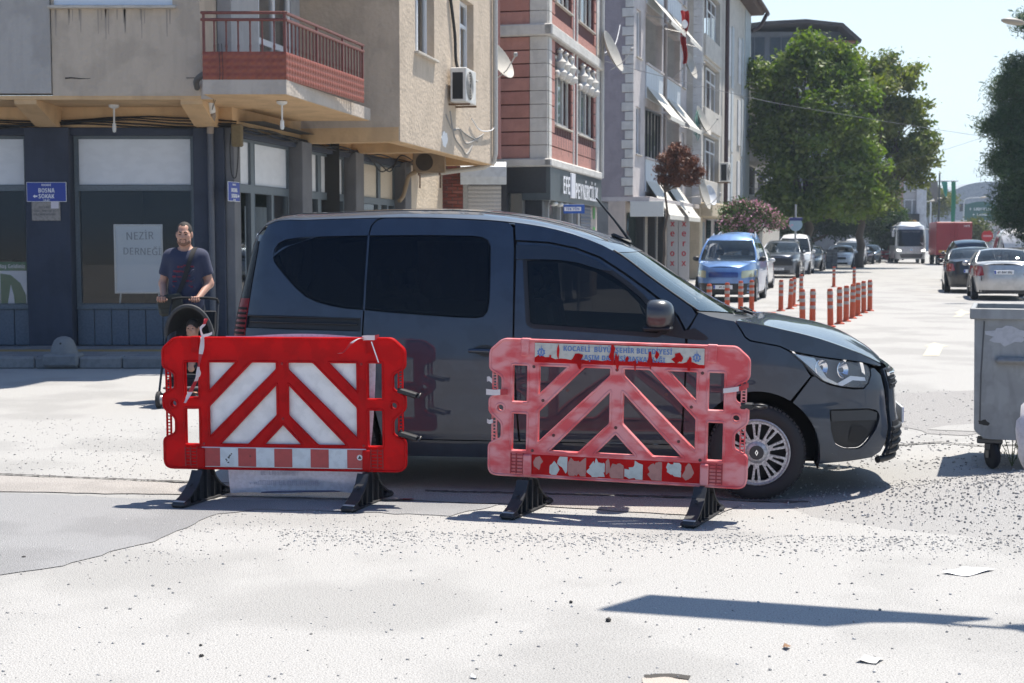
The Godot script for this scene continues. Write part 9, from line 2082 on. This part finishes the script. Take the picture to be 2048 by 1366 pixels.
	for e in [[1849, 402, 190.0, "leftmost pale lamp post beyond the bus", 0.8], [1862, 397, 194.0, "middle pale lamp post beyond the bus", 0.8], [1928, 395, 200.0, "pale curved lamp post before the green shop sign", 2.2], [2004, 430, 130.0, "lamp post behind the road signs at right", 1.5]]:
		sd = at(e[0], e[1], e[2]); street_lamp(e[3], Vector3(sd.x, 0, sd.z), sd.y - 0.36, Vector3(e[4], 0, 0.1), 1.5, lw)
	sd = at(1879, 365, 150.0); t = thing("flag_mast", "dark mast carrying grey and green hanging banners above the lorry", "flag", Vector3(sd.x, 0, sd.z)); post(t, sd.y + 1.0, 0.09, mat("mast_dark", C(0.03, 0.035, 0.04), 0.6), "mast"); mb = MB.new(); mb.tube([Vector3(-1.5, sd.y + 0.15, 0), Vector3(2.0, sd.y + 0.15, 0)], 0.04, 5); put("crossbar", mb, mat("mast_dark", C(0.03, 0.035, 0.04), 0.6), t)
	for e in [[-1.5, -0.15, 2.2, C(0.16, 0.15, 0.14), 0.15], [0.15, 0.85, 1.6, C(0.02, 0.22, 0.16), 0.3], [1.25, 1.75, 4.6, C(0.01, 0.17, 0.09), 0.8]]:
		mb = MB.new(); mb.grid(6, 10, func(u, v): var w = lerpf(1.0, e[4], v); return Vector3(lerpf(e[1] - (e[1] - e[0]) * w, e[1], u), sd.y + 0.1 - v * e[2], 0.08 * sin(u * 5.0 + v * 6.0))); put("banner", mb, plain("banner_%d" % int(e[2] * 10), e[3], 0.8, {"back": e[3]}), t)
	# wires over the street
	var wm = mat("wire_grey", C(0.10, 0.10, 0.11), 0.6)
	cable("overhead_wire", [at(1192, 118, 41.0), at(1560, 208, 58.0), at(2100, 292, 75.0)], 0.010, wm, "dark wire sloping from the pink house across the grey block and the trees", "wire", "", 0.05)
	cable("overhead_wire", [at(1500, 368, 78.0), at(1720, 345, 72.0), at(1985, 268, 60.0)], 0.007, wm, "thin wire rising across the big trees to the conifer", "wire", "", 0.1)
	cable("overhead_wire", [at(1195, 80, 41.0), at(1220, 90, 43.0), at(1240, 50, 45.0)], 0.014, mat("wire_white", C(0.6, 0.6, 0.6), 0.6), "short pale wire looping off the pink house's upper dish", "wire", "", 0.3)
	# stacked blocks by the kerb
	p = g(1658, 537); t = thing("block_stack", "grey stack of concrete blocks on the roadside between dark and white cars", "block stack", Vector3(p.x, 0, p.z - 0.5)); var cm = [plain("block_a", C(0.13, 0.135, 0.14), 0.9), plain("block_b", C(0.16, 0.165, 0.165), 0.9)]
	for y in 6:
		for x in 3: mb = MB.new(); mb.cbox(Vector3(-0.36 + x * 0.36 + 0.02 * (y % 2), 0.1 + y * 0.2, 0), Vector3(0.34, 0.185, 0.9), 0.015); put("block", mb, cm[(x + y) % 2], t)
	# waste container
	var c = Vector3(4.116, 0, -10.33); t = thing("waste_container", "grey galvanised wheeled waste container with white paint smear cut by the right edge", "waste container", c, -0.34)
	var gal = mat("galvanised_worn", C(0.31, 0.315, 0.312), 0.5, {"metal": 0.1, "tex": ramp_tex("galv", 81, 0.006, 4, 1024, 0.84, 1.06, 0.3, 0.7), "uvs": 0.8, "detail": ramp_tex("streak2", 82, 0.02, 4, 512, 0.84, 1.03, 0.2, 0.6), "duvs": Vector3(1.2, 0.3, 1.2)})
	var hw = 0.655; var hb = 0.63; var pr = rounded(V2([-hw, 1.12, -hb - 0.01, 0.28, -hb + 0.07, 0.225, hb - 0.07, 0.225, hb + 0.01, 0.28, hw, 1.12]), 0.03, 3)
	mb = MB.new(); mb.prism([pr], -0.02, 0.0, Transform3D(Basis(), Vector3(0, 0, 0.47))); put("front_panel", mb, gal, t)
	mb = MB.new(); mb.prism([pr], -0.02, 0.0, Transform3D(Basis(), Vector3(0, 0, -0.45))); put("rear_panel", mb, gal, t)
	for s in [-1.0, 1.0]: mb = MB.new(); mb.quad(Vector3(s * hw, 1.12, 0.46), Vector3(s * (hb + 0.01), 0.28, 0.46), Vector3(s * (hb + 0.01), 0.28, -0.46), Vector3(s * hw, 1.12, -0.46)); mb.quad(Vector3(s * (hb + 0.01), 0.28, 0.46), Vector3(s * (hb - 0.07), 0.225, 0.46), Vector3(s * (hb - 0.07), 0.225, -0.46), Vector3(s * (hb + 0.01), 0.28, -0.46)); put("side_panel", mb, gal, t)
	mb = MB.new(); mb.bbox(Vector3(-hb + 0.05, 0.226, -0.46), Vector3(hb - 0.05, 0.24, 0.46)); put("floor", mb, gal, t)
	for e in [[Vector3(0, 1.135, 0.485), Vector3(1.37, 0.08, 0.035)], [Vector3(0, 1.135, -0.465), Vector3(1.37, 0.08, 0.035)], [Vector3(-0.668, 1.135, 0.01), Vector3(0.035, 0.078, 0.98)], [Vector3(0.668, 1.135, 0.01), Vector3(0.035, 0.078, 0.98)]]: mb = MB.new(); mb.cbox(e[0], e[1], 0.006); put("rim", mb, gal, t)
	mb = MB.new(); mb.tube([Vector3(-0.585, 1.08, 0.473), Vector3(-0.60, 0.7, 0.473), Vector3(-0.60, 0.36, 0.473)], 0.005, 6); put("weld_seam", mb, mat("seam_grey", C(0.10, 0.10, 0.10), 0.7), t)
	mb = MB.new(); mb.cbox(Vector3(-0.08, 0.80, 0.50), Vector3(0.85, 0.05, 0.06), 0.02); put("grab_bar", mb, plain("bar_rusty", C(0.24, 0.235, 0.225), 0.6, {"tex": grime(), "uvs": 3.0}), t)
	var rg = rng_of(41); var sp = []
	for k in 22: sp.append(Vector2(-0.42, 0.985) + Vector2(cos(TAU * k / 22) * 0.15, sin(TAU * k / 22) * 0.075) * (0.65 + 0.5 * rg.randf()))
	mb = MB.new(); mb.prism([sp], 0.471, 0.4725); put("paint_smear", mb, plain("smear_white", C(0.46, 0.46, 0.48), 0.7, {"tex": grime(), "uvs": 3.0}), t)
	mb = MB.new(); sp = []
	for k in 14: sp.append(Vector2(-0.57, 0.345) + Vector2(cos(TAU * k / 14) * 0.038, sin(TAU * k / 14) * 0.024) * (0.5 + 0.8 * rg.randf()))
	mb.prism([sp], 0.471, 0.4725); put("burn_mark", mb, mat("crack_dark", C(0.05, 0.045, 0.04), 0.9), t)
	for e in [[-0.53, 0.36], [0.53, 0.36], [-0.53, -0.36], [0.53, -0.36]]:
		mb = MB.new(); mb.cbox(Vector3(e[0], 0.205, e[1]), Vector3(0.18, 0.04, 0.14), 0.008); mb.cbox(Vector3(e[0] - 0.01, 0.17, e[1] + 0.02), Vector3(0.05, 0.07, 0.06), 0.01); var fk = put("castor_fork", mb, mat("castor_steel", C(0.10, 0.10, 0.10), 0.45, {"metal": 0.6}), t)
		var wm2 = MB.new(); wm2.lathe([Vector2(0.02, -0.024), Vector2(0.075, -0.024), Vector2(0.095, -0.015), Vector2(0.10, 0), Vector2(0.095, 0.015), Vector2(0.075, 0.024), Vector2(0.02, 0.024)], 24, Transform3D(Basis(Vector3(0, 0, 1), PI / 2).rotated(Vector3.UP, 0.5), Vector3(e[0] + 0.02, 0.10, e[1] + 0.03))); put("castor_wheel", wm2, mat("tyre_rubber", C(0.018, 0.018, 0.02), 0.75), t)
		for s in [-0.034, 0.034]: mb = MB.new(); mb.cbox(Vector3(e[0] + 0.02 + s, 0.135, e[1] + 0.025), Vector3(0.008, 0.12, 0.05), 0.003, Basis(Vector3.UP, 0.5)); put("fork_plate", mb, mat("castor_steel", C(0.10, 0.10, 0.10), 0.45, {"metal": 0.6}), fk)
	# the direction board on its mast stands right of the picture: only its shadow falls into it
	t = thing("road_sign_board", "mast arm beyond the right edge with boards whose long shadow lies on the road", "sign", Vector3(1.716, 0, -7.57), -0.27); var pb = plain("board_back", C(0.3, 0.3, 0.3), 0.6)
	post(t, 5.6, 0.06).position.x = 4.2
	mb = MB.new(); mb.prism([V2([0, 4.0, 1.52, 4.0, 1.40, 4.3, 1.12, 4.55, 1.0, 4.9, 0, 4.9])], -0.02, 0.02); put("board", mb, pb, t)
	mb = MB.new(); mb.prism([V2([1.62, 4.3, 1.85, 4.0, 3.1, 4.0, 3.1, 4.6, 1.8, 4.6])], -0.02, 0.02); put("second_board", mb, pb, t)
	mb = MB.new(); mb.tube([Vector3(1.2, 4.32, 0.03), Vector3(4.2, 4.32, 0.03)], 0.02, 6); put("arm", mb, mat("galvanised", C(0.42, 0.42, 0.42), 0.4, {"metal": 0.5}), t)
func build_small_things():
	var pw = mat("paper_white", C(0.78, 0.79, 0.82), 0.6)
	var mk = func(px, pts, y, label, called, m):
		var q = gs(pts); var L = []; var c = Vector3.ZERO
		for p in q: c += p / q.size()
		var mb = MB.new(); mb.grid(6, 6, func(u, v): return q[0].lerp(q[1], u).lerp(q[3].lerp(q[2], u), v) - c + Vector3(0, y + 0.004 + 0.005 * sin(u * 5.0 + px) * cos(v * 4.0), 0))
		solo(called, mb, m, label, "paper", "").position = c
	mk.call(1, [1884, 1148, 1925, 1136, 1990, 1141, 1935, 1154], 0.004, "flat white sheet of paper lying on the road at right", "paper_sheet", pw)
	mk.call(2, [1712, 1325, 1728, 1316, 1768, 1320, 1752, 1330], 0.006, "small crumpled white paper near the bottom of the road", "paper_scrap", plain("paper_dirty", C(0.55, 0.54, 0.52), 0.8))
	mk.call(3, [938, 1356, 944, 1354, 956, 1357, 950, 1360], 0.004, "tiny white paper strip at the bottom edge left of the broken patch", "paper_strip", pw)
	mk.call(4, [1564, 1298, 1570, 1293, 1582, 1296, 1574, 1302], 0.008, "dry brown leaf lying below the long shadow", "dry_leaf", plain("leaf_dry", C(0.22, 0.12, 0.06), 0.8))
	# sack
	var t = thing("white_sack", "white plastic sack leaning by the waste container at the right edge", "sack", Vector3(3.50, mound(3.50, -9.0), -9.0)); t.scale = Vector3.ONE * 1.2
	var mb = MB.new(); var rg = rng_of(6); mb.ball(Vector3(0, 0.16, 0), Vector3(0.19, 0.24, 0.17), 28, 20)
	for i in mb.v.size():
		var v = mb.v[i]; var k = 1.0 + 0.10 * sin(v.x * 37.0 + v.y * 21.0) * cos(v.z * 33.0 - v.y * 15.0); mb.v[i] = Vector3(v.x * k, maxf(v.y * k, -0.03), v.z * k)
	put("bag", mb, mat("sack_white", C(0.64, 0.62, 0.65), 0.5, {"back": C(0.3, 0.28, 0.3), "tex": grime(), "uvs": 3.0}), t)
